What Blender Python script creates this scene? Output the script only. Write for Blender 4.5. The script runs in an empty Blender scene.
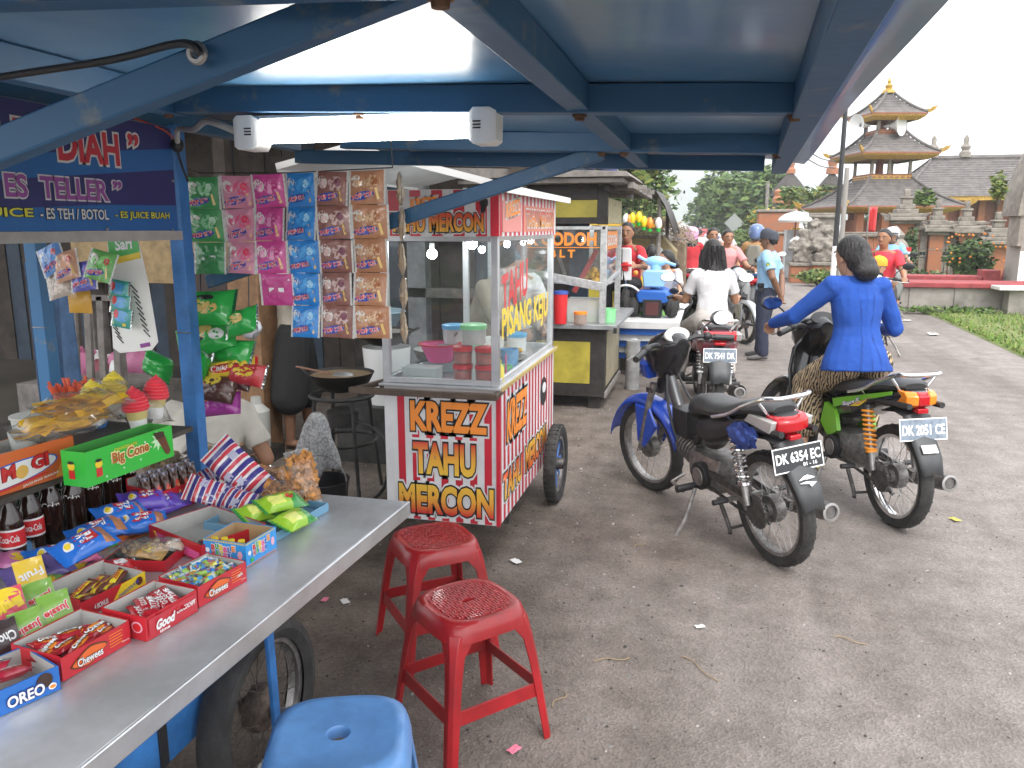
import bpy,math,random
from math import sin,cos,pi,radians,sqrt,atan2,atan
from mathutils import Vector,Matrix,noise
V=Vector
rnd=random.Random(7)
SC=bpy.context.scene
COL=SC.collection
CAMH=1.62
FPX=800.0
PITCH=atan((384-228)/FPX)
YAW=atan((712-512)/(FPX*cos(PITCH)+156*sin(PITCH)))
def ray(x,y):
 r=x-512;u=384-y
 fw=FPX*cos(PITCH)+u*sin(PITCH);up=-FPX*sin(PITCH)+u*cos(PITCH)
 return V((r*cos(YAW)-fw*sin(YAW),r*sin(YAW)+fw*cos(YAW),up))
def atY(x,y,Y):
 d=ray(x,y);t=Y/d.y;return V((d.x*t,Y,CAMH+d.z*t))
def atX(x,y,X):
 d=ray(x,y);t=X/d.x;return V((X,d.y*t,CAMH+d.z*t))
def atZ(x,y,z=0.0):
 d=ray(x,y);t=(z-CAMH)/d.z;return V((d.x*t,d.y*t,z))
MATS={}
def mat(name,col,rough=0.6,metal=0.0,var=0.0,vscale=8.0,bump=0.0,bscale=60.0,trans=0.0,alpha=1.0,emit=None,estr=0.0,col2=None,coat=0.0,lo=0.35,hi=0.65,spec=None,ior=None,detail=5.0):
 if name in MATS:return MATS[name]
 m=bpy.data.materials.new(name);m.use_nodes=True
 nt=m.node_tree;N=nt.nodes;L=nt.links
 b=N['Principled BSDF']
 c=(*col,1)if len(col)==3 else col
 b.inputs['Base Color'].default_value=c
 b.inputs['Roughness'].default_value=rough
 b.inputs['Metallic'].default_value=metal
 if trans:b.inputs['Transmission Weight'].default_value=trans
 if alpha<1:b.inputs['Alpha'].default_value=alpha
 if coat:b.inputs['Coat Weight'].default_value=coat;b.inputs['Coat Roughness'].default_value=0.1
 if spec is not None:b.inputs['Specular IOR Level'].default_value=spec
 if ior:b.inputs['IOR'].default_value=ior
 if emit:
  b.inputs['Emission Color'].default_value=(*emit,1);b.inputs['Emission Strength'].default_value=estr
 if var or bump or col2:
  tc=N.new('ShaderNodeTexCoord')
 if var or col2:
  n=N.new('ShaderNodeTexNoise');n.inputs['Scale'].default_value=vscale;n.inputs['Detail'].default_value=detail
  n.inputs['Roughness'].default_value=0.65
  L.new(tc.outputs['Object'],n.inputs['Vector'])
  r=N.new('ShaderNodeValToRGB')
  r.color_ramp.elements[0].position=lo;r.color_ramp.elements[1].position=hi
  if col2:
   r.color_ramp.elements[0].color=c;r.color_ramp.elements[1].color=(*col2,1)
  else:
   r.color_ramp.elements[0].color=tuple(min(1,x*(1-var))for x in c[:3])+(1,)
   r.color_ramp.elements[1].color=tuple(min(1,x*(1+var))for x in c[:3])+(1,)
  L.new(n.outputs['Fac'],r.inputs['Fac']);L.new(r.outputs['Color'],b.inputs['Base Color'])
 if bump:
  n2=N.new('ShaderNodeTexNoise');n2.inputs['Scale'].default_value=bscale;n2.inputs['Detail'].default_value=4
  L.new(tc.outputs['Object'],n2.inputs['Vector'])
  bp=N.new('ShaderNodeBump');bp.inputs['Strength'].default_value=bump;bp.inputs['Distance'].default_value=0.01
  L.new(n2.outputs['Fac'],bp.inputs['Height']);L.new(bp.outputs['Normal'],b.inputs['Normal'])
 MATS[name]=m
 return m
def glossy(name,col,rough=0.3,**k):return mat(name,col,rough,coat=0.25,**k)
def glassmat(name,col=(0.9,0.95,0.95),a=0.12,rough=0.03):
 """thin sheet glass: mostly see-through with a clear reflection"""
 if name in MATS:return MATS[name]
 m=bpy.data.materials.new(name);m.use_nodes=True
 nt=m.node_tree;N=nt.nodes;L=nt.links
 out=N['Material Output'];N.remove(N['Principled BSDF'])
 t=N.new('ShaderNodeBsdfTransparent');t.inputs['Color'].default_value=(*col,1)
 g=N.new('ShaderNodeBsdfGlossy');g.inputs['Roughness'].default_value=rough
 d=N.new('ShaderNodeBsdfDiffuse');d.inputs['Color'].default_value=(0.8,0.82,0.8,1)
 lw=N.new('ShaderNodeLayerWeight');lw.inputs['Blend'].default_value=.5
 pw=N.new('ShaderNodeMath');pw.operation='POWER';pw.inputs[1].default_value=4;L.new(lw.outputs['Facing'],pw.inputs[0])
 f=N.new('ShaderNodeMath');f.operation='MULTIPLY_ADD';f.inputs[1].default_value=.8;f.inputs[2].default_value=.05;L.new(pw.outputs[0],f.inputs[0])
 m1=N.new('ShaderNodeMixShader');m2=N.new('ShaderNodeMixShader');m2.inputs['Fac'].default_value=a
 L.new(f.outputs[0],m1.inputs['Fac']);L.new(t.outputs[0],m1.inputs[1]);L.new(g.outputs[0],m1.inputs[2])
 L.new(m1.outputs[0],m2.inputs[1]);L.new(d.outputs[0],m2.inputs[2]);L.new(m2.outputs[0],out.inputs['Surface'])
 MATS[name]=m
 return m
def frame(d,up=V((0,0,1))):
 d=V(d).normalized()
 s=d.cross(up)
 if s.length<1e-4:s=d.cross(V((1,0,0)))
 s.normalize();return s,s.cross(d).normalized()
class MB:
 def __init__(s):s.v=[];s.f=[];s.m=[];s.mats=[];s.M=None
 def mi(s,m):
  if m not in s.mats:s.mats.append(m)
  return s.mats.index(m)
 def add(s,vs,fs,m):
  o=len(s.v)
  if s.M is not None:vs=[s.M@V(v)for v in vs]
  s.v.extend([tuple(v)for v in vs]);k=s.mi(m)
  for f in fs:s.f.append([i+o for i in f]);s.m.append(k)
 def box(s,a,b,m,R=None,c=None):
  """box by two corners, optional rotation matrix about its centre"""
  x0,y0,z0=a;x1,y1,z1=b
  vs=[V((x,y,z))for z in(z0,z1)for x,y in((x0,y0),(x1,y0),(x1,y1),(x0,y1))]
  if R is not None:
   ce=V(c)if c else V(((x0+x1)/2,(y0+y1)/2,(z0+z1)/2))
   vs=[ce+R@(v-ce)for v in vs]
  s.add(vs,[(3,2,1,0),(4,5,6,7),(0,1,5,4),(1,2,6,5),(2,3,7,6),(3,0,4,7)],m)
 def bar(s,p,q,w,h,m,up=V((0,0,1))):
  """rectangular bar from p to q, w across, h along up"""
  p=V(p);q=V(q);a,b=frame(q-p,up)
  vs=[c+a*x*w/2+b*y*h/2 for c in(p,q)for x,y in((-1,-1),(1,-1),(1,1),(-1,1))]
  s.add(vs,[(3,2,1,0),(4,5,6,7),(0,1,5,4),(1,2,6,5),(2,3,7,6),(3,0,4,7)],m)
 def loft(s,rings,m,close=True,caps=True):
  n=len(rings[0]);vs=[v for r in rings for v in r];fs=[]
  for i in range(len(rings)-1):
   for j in range(n if close else n-1):
    k=(j+1)%n
    fs.append((i*n+j,i*n+k,(i+1)*n+k,(i+1)*n+j))
  if caps and close:
   fs.append(tuple(range(n))[::-1]);fs.append(tuple(range((len(rings)-1)*n,len(rings)*n)))
  s.add(vs,fs,m)
 def tube(s,pts,r,m,n=8,flat=1.0,up=V((0,0,1)),caps=True):
  """tube along points, r number or list; flat squeezes the up axis"""
  pts=[V(p)for p in pts];rings=[]
  if not isinstance(r,(list,tuple)):r=[r]*len(pts)
  pa=None
  for i,p in enumerate(pts):
   d=(pts[min(i+1,len(pts)-1)]-pts[max(i-1,0)])
   if pa is None:a,b=frame(d,up)
   else:
    dn=d.normalized();a=(pa-dn*pa.dot(dn))
    a=a.normalized()if a.length>1e-5 else frame(d,up)[0]
    b=a.cross(dn).normalized()
   pa=a
   rings.append([p+a*cos(t)*r[i]+b*sin(t)*r[i]*flat for t in[2*pi*k/n for k in range(n)]])
  s.loft(rings,m,True,caps)
 def cyl(s,p,q,r,m,n=16,r2=None):s.tube([p,q],[r,r if r2 is None else r2],m,n)
 def lathe(s,o,prof,m,n=20,axis=V((0,0,1)),a0=0,a1=2*pi):
  """profile (radius, height) spun round axis at o"""
  o=V(o);ax=V(axis).normalized();a,b=frame(ax,V((0,1,0))if abs(ax.y)<0.9 else V((1,0,0)))
  full=abs(a1-a0-2*pi)<1e-5
  k=n if full else n+1
  rings=[[o+ax*h+(a*cos(t)+b*sin(t))*max(r,1e-4)for t in[a0+(a1-a0)*j/n for j in range(k)]]for r,h in prof]
  s.loft(rings,m,full,False)
 def torus(s,o,R,r,m,n=36,k=10,axis=V((0,1,0)),sq=1.0):
  prof=[(R+r*cos(2*pi*i/k),r*sq*sin(2*pi*i/k))for i in range(k+1)]
  s.lathe(o,prof,m,n,axis)
 def ell(s,o,r,m,n=12,k=8,R=None):
  o=V(o);rx,ry,rz=(r,r,r)if not isinstance(r,(tuple,list))else r
  rings=[]
  for i in range(k+1):
   t=-pi/2+pi*i/k
   rg=[V((rx*max(cos(t),1e-3)*cos(2*pi*j/n),ry*max(cos(t),1e-3)*sin(2*pi*j/n),rz*sin(t)))for j in range(n)]
   rings.append([o+(R@v if R is not None else v)for v in rg])
  s.loft(rings,m,True,True)
 def prism(s,pts,d,m):
  """polygon (3-D points, in order) extruded by vector d"""
  n=len(pts);d=V(d);pts=[V(p)for p in pts]
  s.add(pts+[p+d for p in pts],[tuple(range(n))[::-1],tuple(range(n,2*n))]+[(i,(i+1)%n,(i+1)%n+n,i+n)for i in range(n)],m)
 def poly(s,pts,m):s.add(pts,[tuple(range(len(pts)))],m)
 def sheet(s,fn,nu,nv,m,mfn=None):
  """grid surface fn(u,v) for u,v in 0..1"""
  vs=[V(fn(i/nu,j/nv))for j in range(nv+1)for i in range(nu+1)]
  for j in range(nv):
   pass
  fs=[(j*(nu+1)+i,j*(nu+1)+i+1,(j+1)*(nu+1)+i+1,(j+1)*(nu+1)+i)for j in range(nv)for i in range(nu)]
  if mfn is None:s.add(vs,fs,m)
  else:
   o=len(s.v)
   if s.M is not None:vs=[s.M@v for v in vs]
   s.v.extend([tuple(v)for v in vs])
   for q,f in enumerate(fs):
    s.f.append([i+o for i in f]);s.m.append(s.mi(mfn((q%nu+.5)/nu,(q//nu+.5)/nv)))
 def text(s,body,m,o,xd,ud,w,h,off=0.0,outm=None,outw=0.06,lift=0.002,center=False,shear=0.0,bend=0.0):
  """flat lettering fitted into w x h on the plane o + xd*u + ud*v, printed lift metres proud of it"""
  xd=V(xd).normalized();ud=V(ud).normalized();nr=xd.cross(ud);o=V(o)
  base=_text(body,off)
  if not base:return
  x0,x1,y0,y1=base[2]
  sx=w/max(x1-x0,1e-6);sy=h/max(y1-y0,1e-6)
  def put(dat,mm,lf):
   vs=[]
   for(x,y)in dat[0]:
    u=(x-x0)*sx;v=(y-y0)*sy
    v2=v+bend*(1-((u/w)*2-1)**2)*h
    vs.append(o+xd*(u+shear*v-(w/2 if center else 0))+ud*(v2-(h/2 if center else 0))+nr*lf)
   s.add(vs,dat[1],mm)
  if outm:put(_text(body,off+outw),outm,lift)
  put(base,m,lift+(0.0012 if outm else 0))
 def build(s,name,parent=None,bevel=0.0,smooth=38,sub=0,seg=2,solid=0.0):
  me=bpy.data.meshes.new(name);me.from_pydata(s.v,[],s.f)
  for m in s.mats:me.materials.append(m)
  me.polygons.foreach_set('material_index',s.m)
  me.validate();me.update()
  if smooth:
   me.polygons.foreach_set('use_smooth',[True]*len(me.polygons))
   me.set_sharp_from_angle(angle=radians(smooth))
  o=bpy.data.objects.new(name,me);COL.objects.link(o)
  if parent is not None:o.parent=parent
  if solid:
   q=o.modifiers.new('Solid','SOLIDIFY');q.thickness=solid;q.offset=0
  if bevel:
   q=o.modifiers.new('Bevel','BEVEL');q.width=bevel;q.segments=seg;q.limit_method='ANGLE';q.angle_limit=radians(40)
  if sub:
   q=o.modifiers.new('Sub','SUBSURF');q.levels=sub;q.render_levels=sub
  return o
_TC={}
def _text(body,off):
 k=(body,round(off,4))
 if k in _TC:return _TC[k]
 cu=bpy.data.curves.new('lettering','FONT');cu.body=body;cu.size=1;cu.offset=off;cu.resolution_u=3;cu.fill_mode='FRONT'
 ob=bpy.data.objects.new('lettering',cu);COL.objects.link(ob)
 me=bpy.data.meshes.new_from_object(ob)
 vs=[(v.co.x,v.co.y)for v in me.vertices];fs=[tuple(p.vertices)for p in me.polygons]
 bpy.data.objects.remove(ob);bpy.data.curves.remove(cu);bpy.data.meshes.remove(me)
 if not vs:_TC[k]=None;return None
 xs=[v[0]for v in vs];ys=[v[1]for v in vs]
 _TC[k]=(vs,fs,(min(xs),max(xs),min(ys),max(ys)))
 return _TC[k]
def tag(o,label,cat,group=None,kind=None):
 if label:o['label']=label
 if cat:o['category']=cat
 if group:o['group']=group
 if kind:o['kind']=kind
 return o
def thing(name,label,cat,loc=(0,0,0),rz=0.0,group=None):
 o=bpy.data.objects.new(name,None);COL.objects.link(o);o.empty_display_size=.1
 o.location=loc;o.rotation_euler=(0,0,rz)
 return tag(o,label,cat,group)
def struct(o):o['kind']='structure';return o
def place(o,loc,rz=0.0,rx=0.0,ry=0.0):o.location=loc;o.rotation_euler=(rx,ry,rz);return o
def kids(o):return[c for c in COL.objects if c.parent==o]
def dup(o,loc=None,rz=None,label=None,group=None,parent=None,rot=None):
 c=o.copy();COL.objects.link(c);c.parent=parent
 if loc is not None:c.location=loc
 if rz is not None:c.rotation_euler=(0,0,rz)
 if rot is not None:c.rotation_euler=rot
 if label:c['label']=label
 if group:c['group']=group
 for ch in kids(o):dup(ch,parent=c)
 return c
def Rz(a):return Matrix.Rotation(a,3,'Z')
def Rx(a):return Matrix.Rotation(a,3,'X')
def Ry(a):return Matrix.Rotation(a,3,'Y')
def TR(loc,rz=0,rx=0,ry=0):
 return Matrix.Translation(V(loc))@Matrix.Rotation(rz,4,'Z')@Matrix.Rotation(ry,4,'Y')@Matrix.Rotation(rx,4,'X')
def arc(c,r,a0,a1,n,ax=V((1,0,0)),ay=V((0,0,1))):
 return[V(c)+ax*r*cos(a0+(a1-a0)*i/n)+ay*r*sin(a0+(a1-a0)*i/n)for i in range(n+1)]
def smooth_path(pts,n=6):
 """Catmull-Rom through pts"""
 pts=[V(p)for p in pts];out=[]
 for i in range(len(pts)-1):
  p0=pts[max(i-1,0)];p1=pts[i];p2=pts[i+1];p3=pts[min(i+2,len(pts)-1)]
  for j in range(n):
   t=j/n
   out.append(0.5*((2*p1)+(p2-p0)*t+(2*p0-5*p1+4*p2-p3)*t*t+(3*p1-p0-3*p2+p3)*t**3))
 out.append(pts[-1]);return out
WHITE=mat('white_paint',(.75,.75,.74),.45)
BLACK=mat('black_plastic',(.018,.018,.02),.45,bump=.05,bscale=300)
BLACKG=glossy('black_gloss',(.012,.012,.014),.2)
RUB=mat('rubber',(.028,.027,.026),.8,var=.4,vscale=20,bump=.3,bscale=90)
CHROME=mat('chrome',(.75,.75,.76),.18,1.0)
ALU=mat('aluminium',(.62,.63,.65),.38,.85,var=.12,vscale=6,bump=.05,bscale=30)
STEEL=mat('dull_steel',(.32,.31,.30),.45,.8,var=.3,vscale=25)
GREASE=mat('greasy_metal',(.09,.085,.08),.5,.6,var=.5,vscale=30,bump=.2)
GLASS=glassmat('glass',a=.05)
CLEAR=glassmat('clear_plastic',(.95,.95,.95),.07,.12)
RED=glossy('red_print',(.62,.025,.03),.35)
ORANGE=glossy('orange_print',(.85,.27,.03),.35)
YELLOW=glossy('yellow_print',(.85,.62,.03),.35)
GREEN=glossy('green_print',(.04,.42,.06),.35)
BLUE=glossy('blue_print',(.02,.12,.55),.35)
WPRINT=glossy('white_print',(.8,.8,.8),.4)
GREYCARD=mat('grey_card',(.42,.41,.39),.8,var=.08)
BROWNCARD=mat('brown_card',(.42,.28,.14),.85,var=.08)
cam=bpy.data.cameras.new('camera');co=bpy.data.objects.new('camera',cam);COL.objects.link(co)
cam.sensor_width=36;cam.lens=36*FPX/1024;cam.clip_end=4000;cam.clip_start=.02
co.location=(0,0,CAMH);co.rotation_euler=(pi/2-PITCH,0,YAW)
SC.camera=co
w=bpy.data.worlds.new('World');SC.world=w;w.use_nodes=True
N=w.node_tree.nodes;L=w.node_tree.links;bg=N['Background']
sky=N.new('ShaderNodeTexSky');sky.sky_type='NISHITA';sky.sun_disc=False
SUN_EL,SUN_AZ=radians(52),radians(150)
sky.sun_elevation=SUN_EL;sky.sun_rotation=SUN_AZ;sky.air_density=1.0;sky.dust_density=6.0;sky.ozone_density=1.0
hs=N.new('ShaderNodeHueSaturation');hs.inputs['Saturation'].default_value=.18;hs.inputs['Value'].default_value=1.0
mxs=N.new('ShaderNodeMix');mxs.data_type='RGBA';mxs.inputs[0].default_value=.7;mxs.inputs[7].default_value=(9.6,9.75,10.0,1)
L.new(sky.outputs[0],hs.inputs['Color']);L.new(hs.outputs[0],mxs.inputs[6]);L.new(mxs.outputs[2],bg.inputs['Color'])
bg.inputs['Strength'].default_value=.15
sl=bpy.data.lights.new('sun','SUN');so=bpy.data.objects.new('sun',sl);COL.objects.link(so)
sl.energy=0.9;sl.angle=radians(14);sl.color=(1,.97,.92)
sd=V((sin(SUN_AZ)*cos(SUN_EL),cos(SUN_AZ)*cos(SUN_EL),sin(SUN_EL)))
so.rotation_euler=(-sd).to_track_quat('-Z','Y').to_euler();so.location=(5,-5,20)
SC.view_settings.view_transform='Standard';SC.view_settings.look='None';SC.view_settings.gamma=1;SC.view_settings.exposure=1.2
SC.render.engine='CYCLES'
try:
 SC.cycles.transparent_max_bounces=24;SC.cycles.max_bounces=8;SC.cycles.volume_bounces=2
except Exception:pass
def ground_mat(name,mix_x=None):
 m=bpy.data.materials.new(name);m.use_nodes=True
 nt=m.node_tree;N=nt.nodes;L=nt.links;b=N['Principled BSDF'];b.inputs['Roughness'].default_value=.9
 b.inputs['Specular IOR Level'].default_value=.25
 tc=N.new('ShaderNodeTexCoord')
 def noi(sc,de=6,ro=.6):
  n=N.new('ShaderNodeTexNoise');n.inputs['Scale'].default_value=sc;n.inputs['Detail'].default_value=de;n.inputs['Roughness'].default_value=ro
  L.new(tc.outputs['Object'],n.inputs['Vector']);return n
 def ramp(src,a,b_,ca,cb):
  r=N.new('ShaderNodeValToRGB');r.color_ramp.elements[0].position=a;r.color_ramp.elements[1].position=b_
  r.color_ramp.elements[0].color=(*ca,1);r.color_ramp.elements[1].color=(*cb,1);L.new(src,r.inputs['Fac']);return r
 def mix(fac,a,b_,mode='MIX',val=None):
  x=N.new('ShaderNodeMix');x.data_type='RGBA';x.blend_type=mode
  if val is None:L.new(fac,x.inputs[0])
  else:x.inputs[0].default_value=val
  L.new(a,x.inputs[6]);L.new(b_,x.inputs[7]);return x.outputs[2]
 big=noi(.55,5);med=noi(5,6);fine=noi(150,3,.7)
 asp=ramp(med.outputs['Fac'],.3,.7,(.20,.175,.163),(.285,.256,.241))
 dirt=ramp(med.outputs['Fac'],.3,.7,(.095,.075,.06),(.21,.172,.146))
 sep=N.new('ShaderNodeSeparateXYZ');L.new(tc.outputs['Object'],sep.inputs[0])
 mr=N.new('ShaderNodeMapRange');mr.inputs[1].default_value=-1.6;mr.inputs[2].default_value=1.4
 L.new(sep.outputs['X'],mr.inputs[0])
 ad=N.new('ShaderNodeMath');ad.operation='ADD';L.new(mr.outputs[0],ad.inputs[0])
 sb=N.new('ShaderNodeMath');sb.operation='MULTIPLY_ADD';sb.inputs[1].default_value=1.6;sb.inputs[2].default_value=-.8
 L.new(big.outputs['Fac'],sb.inputs[0]);L.new(sb.outputs[0],ad.inputs[1])
 cl=N.new('ShaderNodeClamp');L.new(ad.outputs[0],cl.inputs[0])
 c=mix(cl.outputs[0],dirt.outputs[0],asp.outputs[0])
 vo=N.new('ShaderNodeTexVoronoi');vo.inputs['Scale'].default_value=95;L.new(tc.outputs['Object'],vo.inputs['Vector'])
 vr=ramp(vo.outputs['Color'],.1,.9,(.5,.5,.5),(1.35,1.33,1.3))
 fr=ramp(fine.outputs['Fac'],.3,.75,(.62,.62,.62),(1.3,1.3,1.3))
 c=mix(None,c,vr.outputs[0],'MULTIPLY',.38);c=mix(None,c,fr.outputs[0],'MULTIPLY',.5)
 mp=N.new('ShaderNodeMapping');mp.inputs['Scale'].default_value=(1.6,.16,1);mp.inputs['Rotation'].default_value=(0,0,-.12);L.new(tc.outputs['Object'],mp.inputs[0])
 sk=N.new('ShaderNodeTexNoise');sk.inputs['Scale'].default_value=1.5;sk.inputs['Detail'].default_value=5;L.new(mp.outputs[0],sk.inputs['Vector'])
 c=mix(None,c,ramp(sk.outputs['Fac'],.34,.6,(.72,.71,.70),(1.1,1.1,1.1)).outputs[0],'MULTIPLY',.8)
 oil=noi(1.7,3,.5);c=mix(None,c,ramp(oil.outputs['Fac'],.66,.74,(1,1,1),(.62,.6,.6)).outputs[0],'MULTIPLY',.7)
 L.new(c,b.inputs['Base Color'])
 bp=N.new('ShaderNodeBump');bp.inputs['Strength'].default_value=.7;bp.inputs['Distance'].default_value=.006
 a2=N.new('ShaderNodeMath');a2.operation='ADD';L.new(vo.outputs['Distance'],a2.inputs[0]);L.new(fine.outputs['Fac'],a2.inputs[1])
 L.new(a2.outputs[0],bp.inputs['Height']);L.new(bp.outputs['Normal'],b.inputs['Normal'])
 return m
EARTH=mat('earth',(.06,.05,.036),.95,var=.4,vscale=.6,bump=.4,bscale=20)
g=MB();g.sheet(lambda u,v:(-900+1800*u,-60+1900*v,0),20,20,EARTH);struct(g.build('ground',smooth=0))
def road_right(Y):
 """x of the asphalt edge on the temple side"""
 P=[(-30,3.6),(5,3.75),(12,4.0),(16,4.15),(19,3.95),(24,3.1),(30,2.7),(45,2.6),(500,2.6)]
 for(a,xa),(b,xb)in zip(P,P[1:]):
  if Y<=b:return xa+(xb-xa)*(Y-a)/(b-a)
 return P[-1][1]
ROADM=ground_mat('worn_asphalt')
ys=[-30,-10,0]+[i*.5 for i in range(1,100)]+[50+10*i for i in range(46)]
g=MB();rg=[[V((-4.5,y,.004)),V((road_right(y)+.12*noise.noise(V((y*.8,3,1))),y,.004))]for y in ys]
g.loft(rg,ROADM,close=False);o=struct(g.build('road',smooth=0))
VERGE=mat('verge_soil',(.10,.13,.035),.95,col2=(.16,.19,.06),vscale=2.5,bump=.5,bscale=40)
g=MB();rg=[[V((road_right(y)-.1,y,.0)),V((road_right(y)+.25,y,.05)),V((road_right(y)+18,y,.09))]for y in[4+i for i in range(60)]+[80,120,200,400]]
g.loft(rg,VERGE,close=False);struct(g.build('verge'))
GR=[mat('grass_%s'%n,c,.8)for n,c in(('mid',(.11,.19,.03)),('light',(.18,.27,.05)),('dry',(.25,.24,.09)))]
g=MB();r=random.Random(3)
for i in range(26000):
 y=7+38*r.random()**1.5;x=road_right(y)+6.0*r.random()**1.6-.05
 if y>20 and x>5.2 and r.random()<.6:continue
 h=r.uniform(.02,.07)*(1.3 if x-road_right(y)>.5 else.7);a=r.uniform(0,6.28);wd=.012+.0007*y
 le=r.uniform(-.05,.05)
 g.add([(x-cos(a)*wd,y-sin(a)*wd,.03),(x+cos(a)*wd,y+sin(a)*wd,.03),(x+le,y+le*.5,.05+h)],[(0,1,2)],GR[r.choice((0,0,1,1,2))])
tag(g.build('grass',smooth=0),'short bright green grass on the verge beside the asphalt road','grass',kind='stuff')
ST=[mat('stone_%s'%n,c,.9)for n,c in(('dark',(.05,.045,.04)),('grey',(.17,.16,.15)),('pale',(.34,.32,.3)))]
g=MB();r=random.Random(5)
for i in range(6000):
 y=1.2+6.5*r.random()**1.4;x=-2.6+5.4*r.random()
 if x>-.2 and r.random()<.6:continue
 s=r.uniform(.0025,.0075)*(1.6 if r.random()<.06 else 1)
 vs=[]
 for q in range(6):
  a=q*pi/3+r.random()*.5;vs.append((x+cos(a)*s*r.uniform(.7,1.3),y+sin(a)*s*r.uniform(.7,1.3),.003))
 vs.append((x+s*.2,y,.004+s*r.uniform(.6,1.1)))
 g.add(vs,[(q,(q+1)%6,6)for q in range(6)],ST[r.choice((0,0,0,1,1,2))])
tag(g.build('gravel',smooth=60),'loose dark gravel and grit scattered over the worn road edge','gravel',kind='stuff')
SCR={'white':mat('scrap_white',(.75,.74,.72),.8),'pink':mat('scrap_pink',(.75,.2,.3),.6),'tan':mat('scrap_tan',(.5,.36,.16),.8),'yellow':mat('dry_leaf',(.42,.38,.08),.8)}
for px,py,s,c,lab in((516,562,.03,'white','white paper scrap on the road above the red stools'),(325,600,.02,'pink','small pink wrapper scrap lying beside the cart wheel'),(514,750,.022,'pink','pink wrapper scrap at the foot of the nearer red stool'),(345,602,.025,'white','white paper scrap between cart wheel and farther red stool'),(700,627,.02,'white','lone white scrap lying on the bare road below the parked motorcycle'),(718,472,.03,'white','white scrap lying under the parked blue motorcycle'),(820,468,.03,'yellow','yellow leaf lying between the two motorcycles'),(323,560,.035,'tan','dry brown leaf on the dirt beside the counter'),(933,335,.1,'white','crumpled white paper at the road edge near the grass'),(906,321,.08,'white','small white litter on the verge below the low wall'),(955,520,.03,'yellow','dry leaf on the open road right of the motorcycles')):
 p=atZ(px,py,.008);b=MB();rr=random.Random(px)
 b.sheet(lambda u,v:((u-.5)*s*2,(v-.5)*s*1.3,s*.25*noise.noise(V((u*3,v*3,px)))),5,4,SCR[c])
 o=b.build('paper_scrap' if c in('white','pink')else 'dry_leaf');tag(o,lab,'litter' if c in('white','pink')else 'leaf','litter on the road');place(o,p+V((0,0,s*.2)),rr.uniform(0,3))
HILL=mat('hill_forest',(.05,.075,.04),.95,var=.5,vscale=.02,bump=.6,bscale=.3)
g=MB()
g.sheet(lambda u,v:(-640+1120*u,640+260*v,(4+96*sin(pi*min(1,max(0,v))*.5)*(.25+.75*math.exp(-((u-.50)/.16)**2)+.12*noise.noise(V((u*9,v*4,0)))))),60,14,HILL)
struct(g.build('hills'))
CB=mat('cart_blue',(.03,.15,.40),.5,var=.4,vscale=5,bump=.12,bscale=14)
CBD=mat('cart_blue_weathered',(.05,.19,.40),.5,col2=(.30,.27,.17),vscale=9,lo=.58,hi=.66,bump=.15,bscale=20)
ROOFP=mat('roof_panel_blue',(.04,.16,.33),.34,col2=(.12,.24,.36),vscale=2.6,bump=.10,bscale=7,coat=.22)
COUNT=mat('counter_sheet',(.52,.53,.55),.32,.35,var=.22,vscale=3,bump=.14,bscale=5)
CBM=mat('beam_blue',(.022,.095,.20),.5,col2=(.16,.17,.16),vscale=11,lo=.60,hi=.74,bump=.2,bscale=14)
cart=thing('snack_cart','blue snack cart with metal counter and low blue awning, laden with sweets','cart',(-1.7,1.5,0))
cart_inv=Matrix.Translation(V((1.7,-1.5,0)))
def cpart(mb,name,**k):
 mb.v=[tuple(cart_inv@V(v))for v in mb.v];return mb.build(name,cart,**k)
TZ=.80
m=MB();m.box((-2.25,.55,TZ-.035),(-.93,2.19,TZ),COUNT)
m=MB();e0=V((-.935,.4,TZ));e1=V((-.862,2.19,TZ))
m.prism([(-2.3,.4,TZ-.04),(e0.x,.4,TZ-.04),(e1.x,2.19,TZ-.04),(-2.3,2.19,TZ-.04)],(0,0,.04),COUNT)
m.bar(e0+V((.002,0,-.022)),e1+V((.002,0,-.022)),.006,.046,ALU)
cpart(m,'counter',bevel=.003)
m=MB();m.box((-2.2,.5,.30),(-1.262,1.735,.76),CB);m.box((-1.266,1.50,.305),(-1.255,1.53,.755),BLACK);m.box((-2.2,1.74,.34),(-1.30,2.12,.755),CB)
m.bar((-1.24,.5,.74),(-1.24,2.15,.74),.04,.04,CB);m.bar((-1.05,.5,.735),(-.98,2.15,.735),.03,.03,CB)
for y in(.7,2.1):m.bar((-1.24,y,.735),(-.92,y,.735),.03,.03,CB)
cpart(m,'body',bevel=.004)
m=MB();m.box((-2.2,.6,.985),(-1.575,2.16,1.0),mat('shelf_board',(.07,.06,.05),.7,var=.3));cpart(m,'shelf',bevel=.002)
for x,y,z1,mm in((-1.62,2.235,1.93,CB),(-2.175,2.235,1.98,CBD),(-1.62,.75,1.93,CB),(-2.175,.75,1.98,CB)):
 m=MB();m.box((x-.024,y-.024,TZ),(x+.024,y+.024,z1),mm);m.box((x-.026,y-.026,1.29),(x+.026,y-.02,1.295),STEEL);cpart(m,'post',bevel=.003)
for y in(2.12,.6):
 m=MB();m.box((-2.2,y,.0),(-2.15,y+.05,.76),CB);cpart(m,'leg')
RUST0=mat('rust_bolt',(.13,.07,.04),.8,.3,var=.4,vscale=60)
def zb(x):return 1.86-.033*(x+1.1)
def beam(p,q,w,h,m=CBM):
 b=MB();b.bar(p,q,w,h,m);return cpart(b,'roof_beam',bevel=.002)
H2=V((0,0,.026))
for y,xl in((.745,-1.65),(1.565,-1.12),(2.37,-1.12),(3.06,-1.65)):
 beam(V((xl,y,zb(xl)))+H2,V((.17,y+.01,zb(.17)))+H2,.042,.052)
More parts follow.
